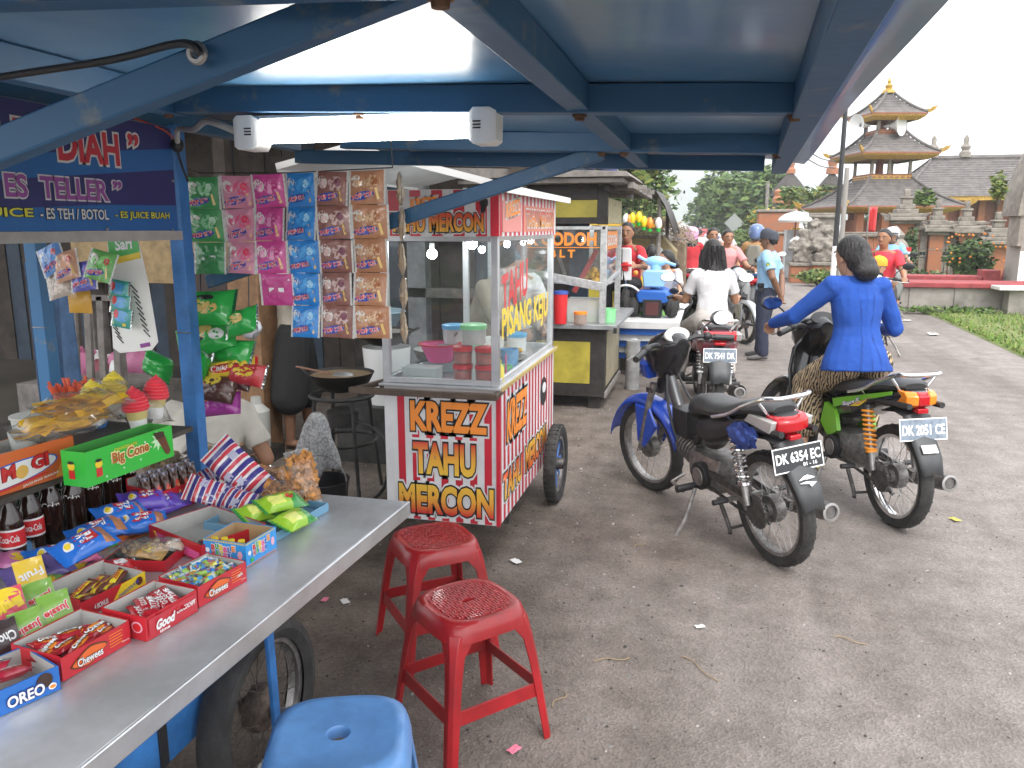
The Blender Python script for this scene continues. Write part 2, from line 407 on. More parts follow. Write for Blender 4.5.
beam(V((-.255,.3,zb(-.25)+.002))+H2,V((-.255,3.04,zb(-.25)+.002))+H2,.042,.048)
beam(V((.095,.2,zb(.1)-.003))+H2,V((.222,3.09,zb(.2)-.003))+H2,.05,.06)
beam(V((-1.13,.3,zb(-1.1)-.002))+H2,V((-1.13,1.58,zb(-1.1)-.002))+H2,.04,.056)
beam(V((-1.64,.3,1.95)),V((-1.64,3.04,1.95)),.045,.055)
for x,y in((-.255,.76),(-.255,1.58),(-.255,2.385),(.11,.76),(.135,1.58),(.165,2.385),(-1.13,.76),(-1.13,1.55),(-.70,1.565),(-.32,2.40)):
 bm=MB();bm.lathe((x,y,zb(x)-.004),[(.0,-.007),(.009,-.007),(.010,-.001),(.014,0),(.014,.006)],RUST0,8);cpart(bm,'bolt',smooth=20)
m=MB();off=V((0,0,.056))
def rsheet(u,v):
 y=.15+3.0*v;x=-1.15+(1.15+.222+.04*(y-.9))*u
 sag=.0 if u<.9 else-(u-.9)*.16*(1+.5*sin(v*9))
 return(x,y,zb(x)+.0545+.0025*sin(u*7)*sin(v*11)+sag)
m.sheet(rsheet,24,30,ROOFP);cpart(m,'awning',solid=.004)
m=MB();m.sheet(lambda u,v:(-2.7+1.56*u,.15+3.0*v,2.0+.10*sin(pi*u)-.06*u),12,4,mat('canopy_dark',(.02,.035,.07),.6));cpart(m,'canopy',solid=.006)
m=MB();m.bar((-1.66,2.42,1.44),(-.32,2.42,1.838),.03,.044,CBM);cpart(m,'brace',bevel=.003)
m=MB();m.bar((-1.6,.84,1.505),(-.30,.84,1.872),.03,.04,CBM);cpart(m,'brace',bevel=.003)
m=MB();m.tube(smooth_path([atY(-260,118,.9),atY(0,77,.87),atY(110,60,.83),atY(170,45,.81),atY(192,45,.80),atY(200,54,.80)]),.0045,BLACK);m.torus(atY(197,53,.81),.009,.004,STEEL,14,6);cpart(m,'hook_rod')
def spokes(mb,o,axis,rh,rr,n,m,r=.0016,w=.03):
 a,b=frame(axis,V((0,0,1)));ax=V(axis)
 for i in range(n):
  t=2*pi*i/n;t2=t+(.5 if(i//2)%2 else-.5);sd=w if i%2 else-w
  mb.cyl(V(o)+(a*cos(t)+b*sin(t))*rh+ax*sd,V(o)+(a*cos(t2)+b*sin(t2))*rr,r,m,5)
RUST=mat('rusty_steel',(.10,.075,.06),.7,.4,var=.5,vscale=40)
WX,WY,WZ,WR=-1.20,1.855,.262,.262
m=MB();o=V((0,0,0));AX=V((1,0,0))
m.lathe(o,[(.185,-.018),(.205,-.02),(.205,.02),(.185,.018),(.195,0),(.185,-.018)],STEEL,40,AX)
m.lathe(o,[(.012,-.06),(.025,-.06),(.04,-.03),(.065,-.025),(.07,.0),(.065,.02),(.025,.035),(.025,.06),(.012,.06)],RUST,24,AX);m.cyl((-.1,0,0),(.09,0,0),.01,STEEL)
spokes(m,o,AX,.06,.195,24,RUST)
m.M=None
wo=MB();wo.v=[tuple(V(v)+V((WX,WY,WZ)))for v in m.v];wo.f=m.f;wo.m=m.m;wo.mats=m.mats
wh=cpart(wo,'wheel')
t=MB();t.lathe((WX,WY,WZ),[(.198,-.03),(.226,-.045),(.25,-.04),(.262,-.015),(.262,.015),(.25,.04),(.226,.045),(.198,.03)],RUB,44,AX)
for i in range(44):
 a=2*pi*i/44
 t.box((WX-.036,WY-.006,WZ-.004),(WX+.036,WY+.006,WZ+.004),RUB,Matrix.Rotation(a,3,'X')@Ry(.0),None)if False else None
t.v=[tuple(cart_inv@V(v))for v in t.v];t.build('tyre',wh)
m=MB();m.bar((-1.12,1.78,.77),(-1.12,1.80,.25),.012,.032,CB,V((0,1,0)));cpart(m,'wheel_strut',bevel=.002)
NAVY=mat('banner_navy',(.028,.03,.145),.5);SKYB=mat('banner_blue',(.015,.12,.36),.5);PURP=mat('banner_purple',(.28,.07,.30),.5);BRED=mat('banner_red',(.5,.03,.05),.5)
BW=mat('banner_white',(.62,.62,.62),.5);BY=mat('banner_yellow',(.62,.6,.06),.5);BAT=mat('batten_grey',(.36,.35,.33),.6,var=.2)
m=MB();XB=-1.595;yn,yf=.95,2.19;z0,z1=1.612,1.915
def bq(pts,mm,lf):m.poly([(XB+lf,yn+(yf-yn)*u,z0+(z1-z0)*v)for u,v in pts],mm)
m.box((XB-.006,yn,z0),(XB,yf,z1),NAVY)
bq([(0,.0),(1,0),(1,.25),(.75,.23),(0,.06)],SKYB,.001)
bq([(0,.22),(.45,.37),(1,.60),(1,.80),(.55,.60),(0,.46)],SKYB,.001)
m.box((XB-.014,yn,z0-.028),(XB+.006,yf+.012,z0-.001),BAT)
yd=V((0,1,0));zd=V((0,0,1))
def btxt(s,x0,x1,yb,h,mm,om,ow=.05,off=.03):
 a=atX(x0,yb,XB);b=atX(x1,yb,XB)
 m.text(s,mm,(XB,a.y,a.z),yd,zd,b.y-a.y,h,off,om,ow,.002)
btxt('BU',-34,22,150,.085,BRED,BW,.05,.035);btxt('DIAH',58,119,160,.085,BRED,BW,.05,.035);btxt('\u201d',127,138,146,.035,BRED,BW,.05)
btxt('ES  TELLER',5,108,197,.055,PURP,BW,.05,.03);btxt('\u201d',112,121,189,.022,PURP,BW,.05)
btxt('ALPUKAT / E JUICE',-190,33,217,.027,BY,BLACK,.05,.02);btxt('- ES TEH / BOTOL',40,108,219,.027,BW,BLACK,.05,.02);btxt('- ES JUICE BUAH',115,169,220,.024,BY,BLACK,.05,.02)
for px,py in((171,139),(171,181),(171,230),(105,229)):
 q=atX(px,py,XB);m.ell(q+V((.007,0,0)),.004,STEEL,8,5)
o=m.build('shop_banner',smooth=30);tag(o,'blue and purple cloth banner listing drinks, hung along the snack cart roof','banner')
EM=mat('tube_light',(1,1,1),.4,emit=(1,.98,.93),estr=20)
lp=thing('fluorescent_lamp','lit white fluorescent tube lamp fixed under the blue awning','lamp',(atY(365,130,1.575).x,1.575,1.820));lp.scale=(.82,1.0,1.0)
m=MB();m.box((-.34,-.012,.004),(.34,.028,.03),WHITE);m.bar((-.28,-.008,.022),(.28,-.008,.022),.02,.006,WHITE);m.build('lamp_housing',lp,bevel=.004)
for s in(-1,1):
 m=MB();m.loft([[V((s*x,yy*k,zz*k-.006))for yy,zz in((-.034,-.034),(.03,-.034),(.034,.034),(-.034,.034))]for x,k in((.275,.7),(.29,1),(.33,1),(.345,.8))],WHITE)
 for i in range(3):m.box((s*.30-.01,-.036,-.012+i*.006),(s*.30+.01,-.0335,-.009+i*.006),BLACK)
 m.build('end_cap',lp,bevel=.004)
m=MB();m.cyl((-.275,-.004,-.012),(.275,-.004,-.012),.0145,EM,14);m.build('tube',lp)
m=MB();WIRE=mat('wire_grey',(.4,.4,.38),.5)
m.tube(smooth_path([(-.99,1.575,1.822),(-1.04,1.59,1.84),(-1.2,1.78,1.872),(-1.40,2.02,1.885),(-1.52,2.12,1.90),(-1.58,2.2,1.86)]),.008,WIRE,8)
m.tube(smooth_path([(-1.58,2.19,1.86),(-1.585,2.16,1.90),(-1.62,2.05,1.93),(-1.66,1.9,1.96)]),.003,mat('wire_red',(.5,.08,.05),.5),6)
m.tube(smooth_path([(-1.58,2.19,1.86),(-1.57,2.2,1.80),(-1.565,2.215,1.76)]),.004,BLACK,6)
m.ell((-1.575,2.19,1.865),(.02,.02,.022),BLACK,10,6)
tag(m.build('electric_cable'),'loose electric cable running from the tube lamp to the blue post','cable')
def bag(mb,l,w,t,base,edge=None,crimp=.07,ny=12,nx=16,seed=0,wr=.16,zones=None,decals=(),both=False):
 """pillow packet in its own xy plane (l along x, w along y), seam crimps at both ends"""
 def hh(u,v,s=1):
  e=min(1,max(0,(min(u,1-u)-crimp*.6)/.22));e=e*e*(3-2*e)
  k=e*(1-abs(2*v-1)**2.6)**.6 if abs(2*v-1)<1 else 0
  n=noise.noise(V((u*7+seed*3.1,v*5,seed+s)))+.6*noise.noise(V((u*17+seed,v*13,s)))
  return t/2*k*(1+wr*n)+(.0015*sin(v*40)if e<.05 else 0)
 def width(u):return 1-.07*(1-abs(2*u-1)**3)*min(1,t/w*2)
 def P(u,v,s):return V(((u-.5)*l,(v-.5)*w*width(u),s*hh(u,v,s)+.0004*s))
 def mf(u,v):
  if edge is not None and(u<crimp or u>1-crimp):return edge
  if zones:
   for(a,b_,c,d,mm)in zones:
    if a<=u<=b_ and c<=v<=d:return mm
  return base
 mb.sheet(lambda u,v:P(u,v,1),nx,ny,base,mf)
 mb.sheet(lambda u,v:P(1-u,v,-1),nx,ny,base,mf if both else(lambda u,v:edge if edge is not None and(u<crimp or u>1-crimp)else base))
 def conf(x,y,lift):
  u=x/l+.5;v=y/w+.5
  return V((x,y,hh(min(max(u,0),1),min(max(v,0),1))+lift))
 for d in decals:
  if d[0]=='ell':
   _,cx_,cy_,rx,ry,mm,lf=d[:7];rot=d[7]if len(d)>7 else 0
   pts=[(0,0)]+[(rx*k*cos(a),ry*k*sin(a))for k in(.5,1)for a in[2*pi*i/16 for i in range(16)]]
   pts=[(cx_+x*cos(rot)-y*sin(rot),cy_+x*sin(rot)+y*cos(rot))for x,y in pts]
   fs=[(0,1+i,1+(i+1)%16)for i in range(16)]+[(1+i,17+i,17+(i+1)%16,1+(i+1)%16)for i in range(16)]
   mb.add([conf(x,y,lf)for x,y in pts],fs,mm)
  elif d[0]=='poly':
   _,pts,mm,lf=d;mb.add([conf(x,y,lf)for x,y in pts],[tuple(range(len(pts)))],mm)
  elif d[0]=='text':
   _,s,cx_,cy_,ww,h,mm,lf=d[:8];rot=d[8]if len(d)>8 else 0;om=d[9]if len(d)>9 else None
   for dat,m2,l2 in([(_text(s,.09),om,lf)]if om else[])+[(_text(s,.03),mm,lf+.0012)]:
    x0,x1,y0,y1=_text(s,.03)[2]
    vs=[]
    for x,y in dat[0]:
     x=((x-x0)/(x1-x0)-.5)*ww;y=((y-y0)/(y1-y0)-.5)*h
     vs.append(conf(cx_+x*cos(rot)-y*sin(rot),cy_+x*sin(rot)+y*cos(rot),l2))
    mb.add(vs,dat[1],m2)
 return mb
FOIL=mat('foil',(.6,.6,.6),.25,.8)
def film(name,c,**k):return mat(name,c,.28,coat=.35,**k)
def carton(p0,p1,d,h,om,im,fl=.0,th=.0025,hb=None,tear=None):
 """open-topped carton: local x runs p0->p1 along its street face, y inward, z up; returns mesh builder and placement"""
 p0=V(p0);p1=V(p1);L=(p1-p0).length;rz=atan2(p1.y-p0.y,p1.x-p0.x);hb=hb or h
 m=MB()
 for(a,b,zz)in(((0,0),(L,th),h),((0,d-th),(L,d),hb),((0,th),(th,d-th),h if hb==h else(h+hb)/2),((L-th,th),(L,d-th),(h+hb)/2)):
  m.box((a[0],a[1],0),(b[0],b[1],zz),om)
 q=th+.0006
 m.poly([(q,q,.004),(L-q,q,.004),(L-q,d-q,.004),(q,d-q,.004)],im)
 for a,b,z in(((q,q),(q,d-q),(h+hb)/2-.001),((q,d-q),(L-q,d-q),hb-.001),((L-q,d-q),(L-q,q),(h+hb)/2-.001),((L-q,q),(q,q),h-.001)):
  m.poly([(a[0],a[1],.004),(b[0],b[1],.004),(b[0],b[1],z),(a[0],a[1],z)],im)
 return m,p0,rz,L
X1=V((1,0,0));Y1=V((0,1,0));Z1=V((0,0,1))
def fin(m,name,p0,rz,lab,cat,group=None,parent=None,**k):
 o=m.build(name,parent,**k);tag(o,lab,cat,group);place(o,p0,rz);return o
def ct(p,l,d=0):return(V(p[0])if len(p)==3 else atZ(p[0],p[1],l))
TT=TZ+.0015
CRED=glossy('carton_red',(.52,.018,.03),.4);BRN=glossy('print_brown',(.13,.035,.015),.4);DKBR=glossy('choc_brown',(.045,.018,.01),.3)
LBLUE=glossy('print_lightblue',(.03,.30,.72),.35);PINK=glossy('print_pink',(.78,.12,.36),.35);PURPLE=glossy('print_purple',(.14,.06,.42),.35);LIME=glossy('print_lime',(.42,.62,.05),.35);PALEP=glossy('print_palepink',(.82,.45,.55),.35)
def scatter(n,mk,o,rz,L,d,z,seed,lab,cat,group,spread=(.2,.8,.2,.8),tilt=.35,ra=None):
 rr=random.Random(seed);base=None
 for i in range(n):
  u=spread[0]+(spread[1]-spread[0])*(i+.5)/n;v=rr.uniform(spread[2],spread[3])
  loc=V(o)+Rz(rz)@V((u*L,v*d,z+.004+.004*(i%3)))
  rot=(rr.uniform(-tilt,tilt),rr.uniform(-tilt,tilt),rz+(rr.uniform(0,6.28)if ra is None else ra+rr.uniform(-.25,.25)))
  if base is None:
   base=mk();tag(base,lab,cat,group);base.location=loc;base.rotation_euler=rot
  else:dup(base,loc,rot=rot)
 return base
m,o,rz,L=carton(atZ(2,716,TT)+V((-.033,-.09,0)),atZ(61,689,TT),.125,.046,glossy('carton_blue',(.02,.14,.48),.4),GREYCARD)
m.text('OREO',WPRINT,(.105,0,.008),X1,Z1,.062,.021,.03,glossy('navy_print',(.01,.03,.2),.4),.06)
m.prism([(L-.026+.014*cos(a),-.0008,.030+.014*sin(a))for a in[2*pi*i/18 for i in range(18)]],(0,-.001,0),DKBR)
m.prism([(L-.014+.007*cos(a),-.0012,.014+.006*sin(a))for a in[2*pi*i/14 for i in range(14)]],(0,-.001,0),WPRINT)
m.prism([(L-.014+.005*cos(a),-.0026,.014+.003*sin(a))for a in[2*pi*i/14 for i in range(14)]],(0,-.0008,0),ORANGE)
fin(m,'biscuit_box',o,rz,'blue open biscuit carton with a dark round biscuit pictured on its side','box')
def wf():
 b=MB();bag(b,.10,.036,.02,film('wafer_red',(.45,.02,.05)),FOIL,seed=4,decals=[('text','WAFER',0,0,.05,.012,WPRINT,.001),('ell',.03,.004,.012,.01,glossy('biscuit_tan',(.6,.33,.12),.5),.001)])
 return b.build('wafer_pack')
scatter(3,wf,o,rz,L,.125,.03,3,'dark red wafer pack lying in the blue biscuit carton','sweet','wafer packs in the blue carton',(.35,.75,.35,.6),.3,.5)
def caramel(p0,p1,d,h,lab):
 m,o,rz,L=carton(p0,p1,d,h,CRED,GREYCARD,hb=h*1.12)
 cx_=L*.38
 pts=[(cx_+.034*(L/.157)*cos(a)*(1+.25*cos(2*a)),0,h*.5+.016*sin(a)*(1.15-.3*cos(a)**2)+.16*.034*cos(a))for a in[2*pi*i/26 for i in range(26)]]
 m.prism([(x,-.0006,z)for x,_,z in pts],(0,-.001,0),BRN)
 m.prism([(cx_+(x-cx_)*.9,-.0018,h*.5+(z-h*.5)*.82)for x,_,z in pts],(0,-.0006,0),glossy('caramel_orange',(.72,.13,.02),.4))
 m.text('Chewees',WPRINT,(cx_-.028,-.003,h*.5-.011),X1,V((-.05,0,1)),.056,.016,.02,BRN,.05,.0)
 for i in range(5):m.box((L*.68,-.0009,h*.8-i*.006),(L*(.88-.02*(i%2)),-.0004,h*.8-i*.006+.0014),ORANGE)
 m.text('choco',WPRINT,(L*.86,0,h*.22),X1,Z1,.016,.004)
 return fin(m,'sweet_box',o,rz,lab,'box'),o,rz,L
o_,o,rz,L=caramel(atZ(63,682,TT),atZ(131,642,TT),.128,.046,'red open caramel sweets box between the blue biscuit carton and the plastic-fronted box')
def cp():
 b=MB();bag(b,.068,.034,.018,film('caramel_pack',(.42,.015,.03)),None,seed=2,decals=[('ell',0,0,.027,.011,ORANGE,.0008),('text','Chewees',0,0,.044,.011,WPRINT,.0018,0,BRN)])
 return b.build('caramel_packet')
scatter(10,cp,o,rz,L,.128,.022,5,'small red caramel packet heaped in the nearer red sweets box','sweet','caramel packets in the nearer red box',(.12,.88,.25,.75),.3,.1)
m,o,rz,L=carton(atZ(147,642,TT),atZ(198,611,TT),.115,.05,CRED,GREYCARD,hb=.055)
m.box((.006,-.0025,.008),(L-.004,-.0016,.045),film('red_film',(.5,.02,.035)))
m.text('Good',WPRINT,(.02,-.003,.014),X1,V((.25,0,1)),.05,.022,.05);m.text('time',WPRINT,(.03,-.003,.005),X1,Z1,.028,.007,.03);m.text('CHOCOCHIPS',WPRINT,(.078,-.003,.024),X1,V((.25,0,1)),L-.09,.011,.03)
m.prism([(-.0006,.022+.014*cos(a),.028+.012*sin(a))for a in[2*pi*i/18 for i in range(18)]],(-.0008,0,0),PALEP)
m.prism([(-.0016,.022+.011*cos(a),.028+.009*sin(a))for a in[2*pi*i/18 for i in range(18)]],(-.0006,0,0),RED)
fin(m,'biscuit_box',o,rz,'red biscuit box with a glossy plastic front and big white lettering','box')
def gp():
 b=MB();bag(b,.09,.04,.02,film('biscuit_red',(.5,.015,.03)),None,seed=6,decals=[('text','GOOD',.006,.007,.046,.011,WPRINT,.001),('text','TIME',-.004,-.008,.044,.011,WPRINT,.001)])
 return b.build('biscuit_pack')
scatter(6,gp,o,rz,L,.115,.026,8,'red biscuit pack with white lettering in the plastic-fronted box','sweet','red biscuit packs',(.2,.8,.3,.65),.25,1.0)
o_,o,rz,L=caramel(atZ(199,608,TT),atZ(247,581,TT),.115,.048,'red caramel sweets box heaped with small blue and yellow wrapped sweets')
def tw():
 b=MB();zz=[(.1,.5,0,.5,film('twist_yellow',(.75,.7,.12))),(.5,.9,0,.5,film('twist_blue',(.03,.2,.6))),(.3,.8,.5,1,film('twist_green',(.35,.55,.12)))]
 bag(b,.046,.022,.013,film('twist_cyan',(.08,.35,.68)),film('twist_clear',(.55,.6,.62)),.14,8,10,1,.3,zz,[('text','FOX',0,0,.018,.008,film('twist_redprint',(.65,.05,.05)),.001)],True)
 return b.build('wrapped_sweet')
rr=random.Random(12);t0=None
for i in range(46):
 u=rr.uniform(.1,.9);v=rr.uniform(.15,.85);z=.02+.032*(1-(2*u-1)**2*.6)*(1-(2*v-1)**2*.5)*rr.uniform(.6,1)
 loc=V(o)+Rz(rz)@V((u*L,v*.115,z));rot=(rr.uniform(-.7,.7),rr.uniform(-.7,.7),rr.uniform(0,6.28))
 if t0 is None:t0=tw();tag(t0,'tiny blue and yellow wrapped sweet heaped in the farther red caramel box','sweet','wrapped sweets in the red box');t0.location=loc;t0.rotation_euler=rot
 else:dup(t0,loc,rot=rot)
m,o,rz,L=carton(atZ(82,620,TT),atZ(146,588,TT),.13,.038,CRED,GREYCARD,hb=.05)
m.prism([(L*.45,-.0006,.003),(L,-.0006,.003),(L,-.0006,.042),(L*.62,-.0006,.037)],(0,-.0008,0),YELLOW)
m.text('CHOCOLATE',BLUE,(L*.55,-.0016,.008),V((1,0,.3)),Z1,L*.34,.008,.02)
m.prism([(L-.018+.009*cos(a),-.0016,.026+.01*sin(a))for a in[2*pi*i/14 for i in range(14)]],(0,-.0008,0),BRN)
m.text('4 BONUS',WPRINT,(.03,-.001,.01),X1,Z1,.035,.012,.03)
fin(m,'chocolate_box',o,rz,'red and yellow open box holding brown and yellow chocolate bars','box')
def zp():
 b=MB();bag(b,.075,.026,.014,film('bar_brown',(.14,.03,.015)),None,seed=8,zones=[(.15,.85,.3,1,film('bar_yellow',(.8,.68,.05)))],decals=[('text','ZEN',.0,.003,.034,.011,film('bar_red',(.6,.05,.03)),.001)])
 return b.build('chocolate_bar')
scatter(9,zp,o,rz,L,.13,.018,9,'brown and yellow chocolate bar lying in the red and yellow box','sweet','chocolate bars',(.15,.85,.25,.7),.3,.25)
m,o,rz,L=carton(atZ(104,571,TT),atZ(166,572,TT),.12,.028,CRED,mat('card_dark',(.08,.07,.06),.8))
place_nut=(o,rz,L)
fin(m,'sweet_box',o,rz,'low red tray of nuts and twists in clear film, behind the wrapped sweets','box')
def nt():
 b=MB();rr=random.Random(2)
 for i in range(16):b.ell((rr.uniform(-.03,.03),rr.uniform(-.018,.018),rr.uniform(-.006,.012)),(.008,.006,.006),mat('peanut',(.42,.27,.14),.6,var=.3),8,5)
 bag(b,.10,.06,.045,CLEAR,CLEAR,seed=3,wr=.35)
 return b.build('nut_bag')
scatter(3,nt,o,rz,L,.12,.022,5,'small clear bag of nuts lying in the low red tray','snack','bags of nuts in the red tray',(.15,.85,.35,.6),.2)
m,o,rz,L=carton(atZ(150,541,TT),atZ(203,563,TT),.19,.046,CRED,GREYCARD,hb=.046)
m.prism([(L*.2,-.0006,.004),(L*.95,-.0006,.004),(L*.95,-.0006,.024),(L*.14,-.0006,.034)],(0,-.0008,0),PINK)
m.prism([(L*.1,-.0006,.036),(L*.2,-.0006,.004),(L*.14,-.0006,.034),(L*.14,-.0006,.036)],(0,-.001,0),YELLOW)
m.prism([(L*.5+.007*cos(a),-.0016,.018+.007*sin(a))for a in[2*pi*i/14 for i in range(14)]],(0,-.0008,0),BLUE)
fin(m,'sweet_box',o,rz,'nearly empty pink and red sweets carton with bare grey inside','box')
def lp_():
 b=MB();bag(b,.06,.028,.014,film('lolly_dark',(.28,.02,.05)),FOIL,seed=5);return b.build('sweet_packet')
scatter(3,lp_,o,rz,L,.155,.012,4,'dark red packet left in the nearly empty pink carton','sweet','packets in the pink carton',(.6,.95,.4,.8),.2)
m,o,rz,L=carton(atZ(247,568,TT),atZ(277,549,TT),.125,.062,LBLUE,BROWNCARD)
for a,b,fx in(((0,0),L,X1),((0,.125),.125,-Y1)):
 w_=b;base=V((0,0,0))if fx is X1 else V((0,.125,0));nrm=fx.cross(Z1)
 for k in range(int(w_/.005)):
  for z in(.057,.0005):
   q=base+fx*(k*.005)+nrm*.0008;m.poly([q+Z1*z,q+fx*.0027+Z1*z,q+fx*.0027+Z1*(z+.0045),q+Z1*(z+.0045)],YELLOW if z>.01 else ORANGE)
 for s,zz in(('BUBBLE',.036),('WATER',.020)):
  u=.014
  for i,ch in enumerate(s):
   cw=(w_*.62)/6.5;m.text(ch,(RED,GREEN,YELLOW,PINK,BLUE,ORANGE)[i%6],base+fx*(w_*.2+i*cw)+Z1*(zz+.003*sin(i*1.4)),fx,Z1,cw*.85,.014,.05,WPRINT,.08,.001)
 m.prism([base+fx*(w_*.86+.007*cos(a))+Z1*(.03+.011*sin(a))+nrm*.0008 for a in[2*pi*i/14 for i in range(14)]],nrm*.0006,PALEP)
 m.prism([base+fx*(w_*.1+.006*cos(a))+Z1*(.034+.006*sin(a))+nrm*.0008 for a in[2*pi*i/14 for i in range(14)]],nrm*.0006,WPRINT)
 m.box(base+fx*(w_*.12)+nrm*.0006+Z1*.008,base+fx*(w_*.22)+nrm*.0014+Z1*.018,GREEN)if fx is X1 else m.prism([base+fx*(w_*.6)+nrm*.0008+Z1*.009,base+fx*(w_*.7)+nrm*.0008+Z1*.007,base+fx*(w_*.74)+nrm*.0008+Z1*.016],nrm*.0006,ORANGE)
fin(m,'bubble_box',o,rz,'bright blue open carton of soap-bubble bottles with striped yellow rim','box')
bb=None
for i in range(4):
 loc=V(o)+Rz(rz)@V((.018+.006*(i%2),.105-.025*i,.005))
 if bb is None:
  bb=thing('bubble_bottle','small yellow capped bubble bottle standing in the blue carton','bottle',loc,0,'bubble bottles')
  b=MB();b.lathe((0,0,0),[(0,0),(.009,0),(.009,.038),(.006,.042),(0,.042)],LIME,12);b.build('bottle',bb)
  b=MB();b.lathe((0,0,.042),[(.0085,0),(.0085,.012),(.0075,.013),(0,.013)],YELLOW,12);b.build('cap',bb)
 else:dup(bb,loc)
m=MB();p0=atZ(108,549,TT);p1=atZ(160,530,TT);L=(p1-p0).length;rz=atan2(p1.y-p0.y,p1.x-p0.x)
m.box((-.02,0,0),(L,.08,.022),glossy('carton_orange',(.65,.16,.02),.4));m.text('Viiesta',BLACK,(.05,0,.006),X1,Z1,.05,.009,.02);m.prism([(.0,-.0006,.002),(.03,-.0006,.002),(.02,-.0006,.018),(0,-.0006,.02)],(0,-.0008,0),GREEN)
fin(m,'biscuit_box',p0,rz,'flat orange carton lying under the blue biscuit packs','box')
def sp(c,c2,s1,s2,seed,nm):
 b=MB();k=film(nm,c);r_=film('pack_red',(.6,.03,.04))
 bag(b,.142,.078,.042,k,k,seed=seed,wr=.28,zones=[(.72,.95,.1,.9,film('pack_tan',(.5,.2,.08)))]if c2 else None,decals=[('poly',[(-.024,-.013),(.026,-.013),(.030,.02),(-.02,.02)],r_,.0012),('text',s1,.002,.011,.036,.012,WPRINT,.0024),('text',s2,.0,-.004,.034,.011,WPRINT,.0024),('ell',-.04,.0,.010,.014,WPRINT,.0012),('ell',-.042,.002,.006,.009,YELLOW,.002)])
 return b
packs=[(58,556,.03,.2,0),(98,531,.04,.35,0),(121,513,.055,.15,0),(84,545,.075,.1,0),(146,500,.05,.4,1),(162,505,.025,.25,1),(140,523,.03,.5,0),(38,570,.03,.3,2)]
SPL=['blue biscuit pack with red label, lowest and nearest of the blue heap','blue biscuit pack lying in the middle of the blue heap','blue biscuit pack with red label on top of the far end of the blue heap','blue biscuit pack with rainbow mark lying on the blue heap','purple biscuit pack with red label on the far end of the heap','purple biscuit pack underneath the other purple one','blue pack drooping at the street side of the heap','plain purple pack beside the fruit packets']
for i,((px,py,z,a,k),lab)in enumerate(zip(packs,SPL)):
 b=sp(((.02,.16,.62),(.13,.07,.5),(.16,.12,.36))[k],k==0,'Siai',"o'lai",20+i,('pack_blue','pack_purple','pack_violet')[k])if k<2 else bag(MB(),.14,.085,.035,film('pack_violet',(.16,.12,.36)),None,seed=31,wr=.4)
 loc=atZ(px,py,TZ+z+.01)
 o=b.build('biscuit_pack');tag(o,lab,'biscuit','biscuit packs in the blue heap');o.location=loc;o.rotation_euler=(.45,.12*(-1)**i,radians(80)-a)
for i,(px,py,l,w_,c,z,rot,lab)in enumerate(((66,563,.09,.06,(.75,.55,.05),.02,.3,'small yellow packet lying between the blue heap and the chocolate box'),(84,556,.08,.055,(.70,.12,.30),.025,1.2,'small pink packet beside the yellow one behind the chocolate box'),(20,560,.10,.065,(.62,.2,.45),.03,.5,'mauve packet at the left edge above the fruit sachets'),(12,548,.10,.06,(.1,.3,.6),.04,.9,'light blue packet at the left photo edge in front of the cola bottles'),(150,552,.08,.05,(.5,.3,.1),.03,.2,'tan packet lying behind the tray of nuts'),(176,545,.07,.05,(.6,.5,.4),.03,1.9,'cream packet against the empty pink carton'),(48,583,.08,.06,(.2,.45,.1),.02,.2,'flat green packet behind the row of green juice sachets'),(120,566,.07,.05,(.6,.05,.06),.02,.8,'small red packet between chocolate box and nut tray'))):
 b=bag(MB(),l,w_,.025,film('pk%d'%i,c),FOIL if i%2 else None,seed=90+i,wr=.35,decals=[('ell',0,0,l*.22,w_*.25,WPRINT if i%2 else YELLOW,.001)]);o=b.build('packet');tag(o,lab,'sweet','small packets filling the counter');o.location=atZ(px,py,TZ+z);o.rotation_euler=(.3,.15,rot)
JG=film('juice_green',(.20,.40,.06));FR=film('fruit_red',(.68,.07,.12))
def juice(mb,w,h,base,s,tm,om,seed,extra=None):
 return bag(mb,h,w,.008,base,base,.05,8,12,seed,.5,None,[('text',s,0,0,w*.8,h*.26,tm,.001,-pi/2+.2,om)]+(extra or[]))
for i,(px,py,base,s,dz,lab)in enumerate(((28,628,JG,'Jussie',0,'green juice sachet nearest the caramel box, leaning in its row'),(56,610,JG,'Jussie',.012,'green juice sachet with red lettering leaning beside the chocolate box'),(40,598,JG,'Jussie',.008,'plain backed green juice sachet standing behind the front two'),(9,606,FR,'Fruit',.02,'red and yellow fruit drink sachet at the left photo edge'),(31,575,film('fruit_yellow',(.8,.55,.05)),'Fruit',.02,'yellow fruit drink sachet half hidden behind the green ones'),(2,640,film('sachet_dark',(.05,.03,.03)),'Choco',.0,'dark drink sachet at the very left edge of the counter'))):
 b=juice(MB(),.062,.075,base,s,RED if base is JG else WPRINT if base is not FR else YELLOW,WPRINT if base is JG else YELLOW if base is FR else None,40+i,[('ell',-.02,0,.018,.026,YELLOW,.0006)]if base is FR else None)
 o=b.build('drink_sachet');tag(o,lab,'sachet','upright drink sachets');p=atZ(px,py,TZ+.036+dz)
 o.matrix_world=Matrix.Translation(p)@Matrix.Rotation(radians(64),4,'Z')@Matrix.Rotation(radians(62),4,'X')@Matrix.Rotation(-pi/2,4,'Z')
COLA=mat('cola_glass',(.022,.009,.006),.06,spec=.7);COLAG=mat('green_glass',(.01,.045,.02),.08,spec=.7);CAPR=mat('crown_cap',(.5,.03,.03),.35,.3);NECK=glassmat('bottle_neck',(.55,.45,.4),.1,.05)
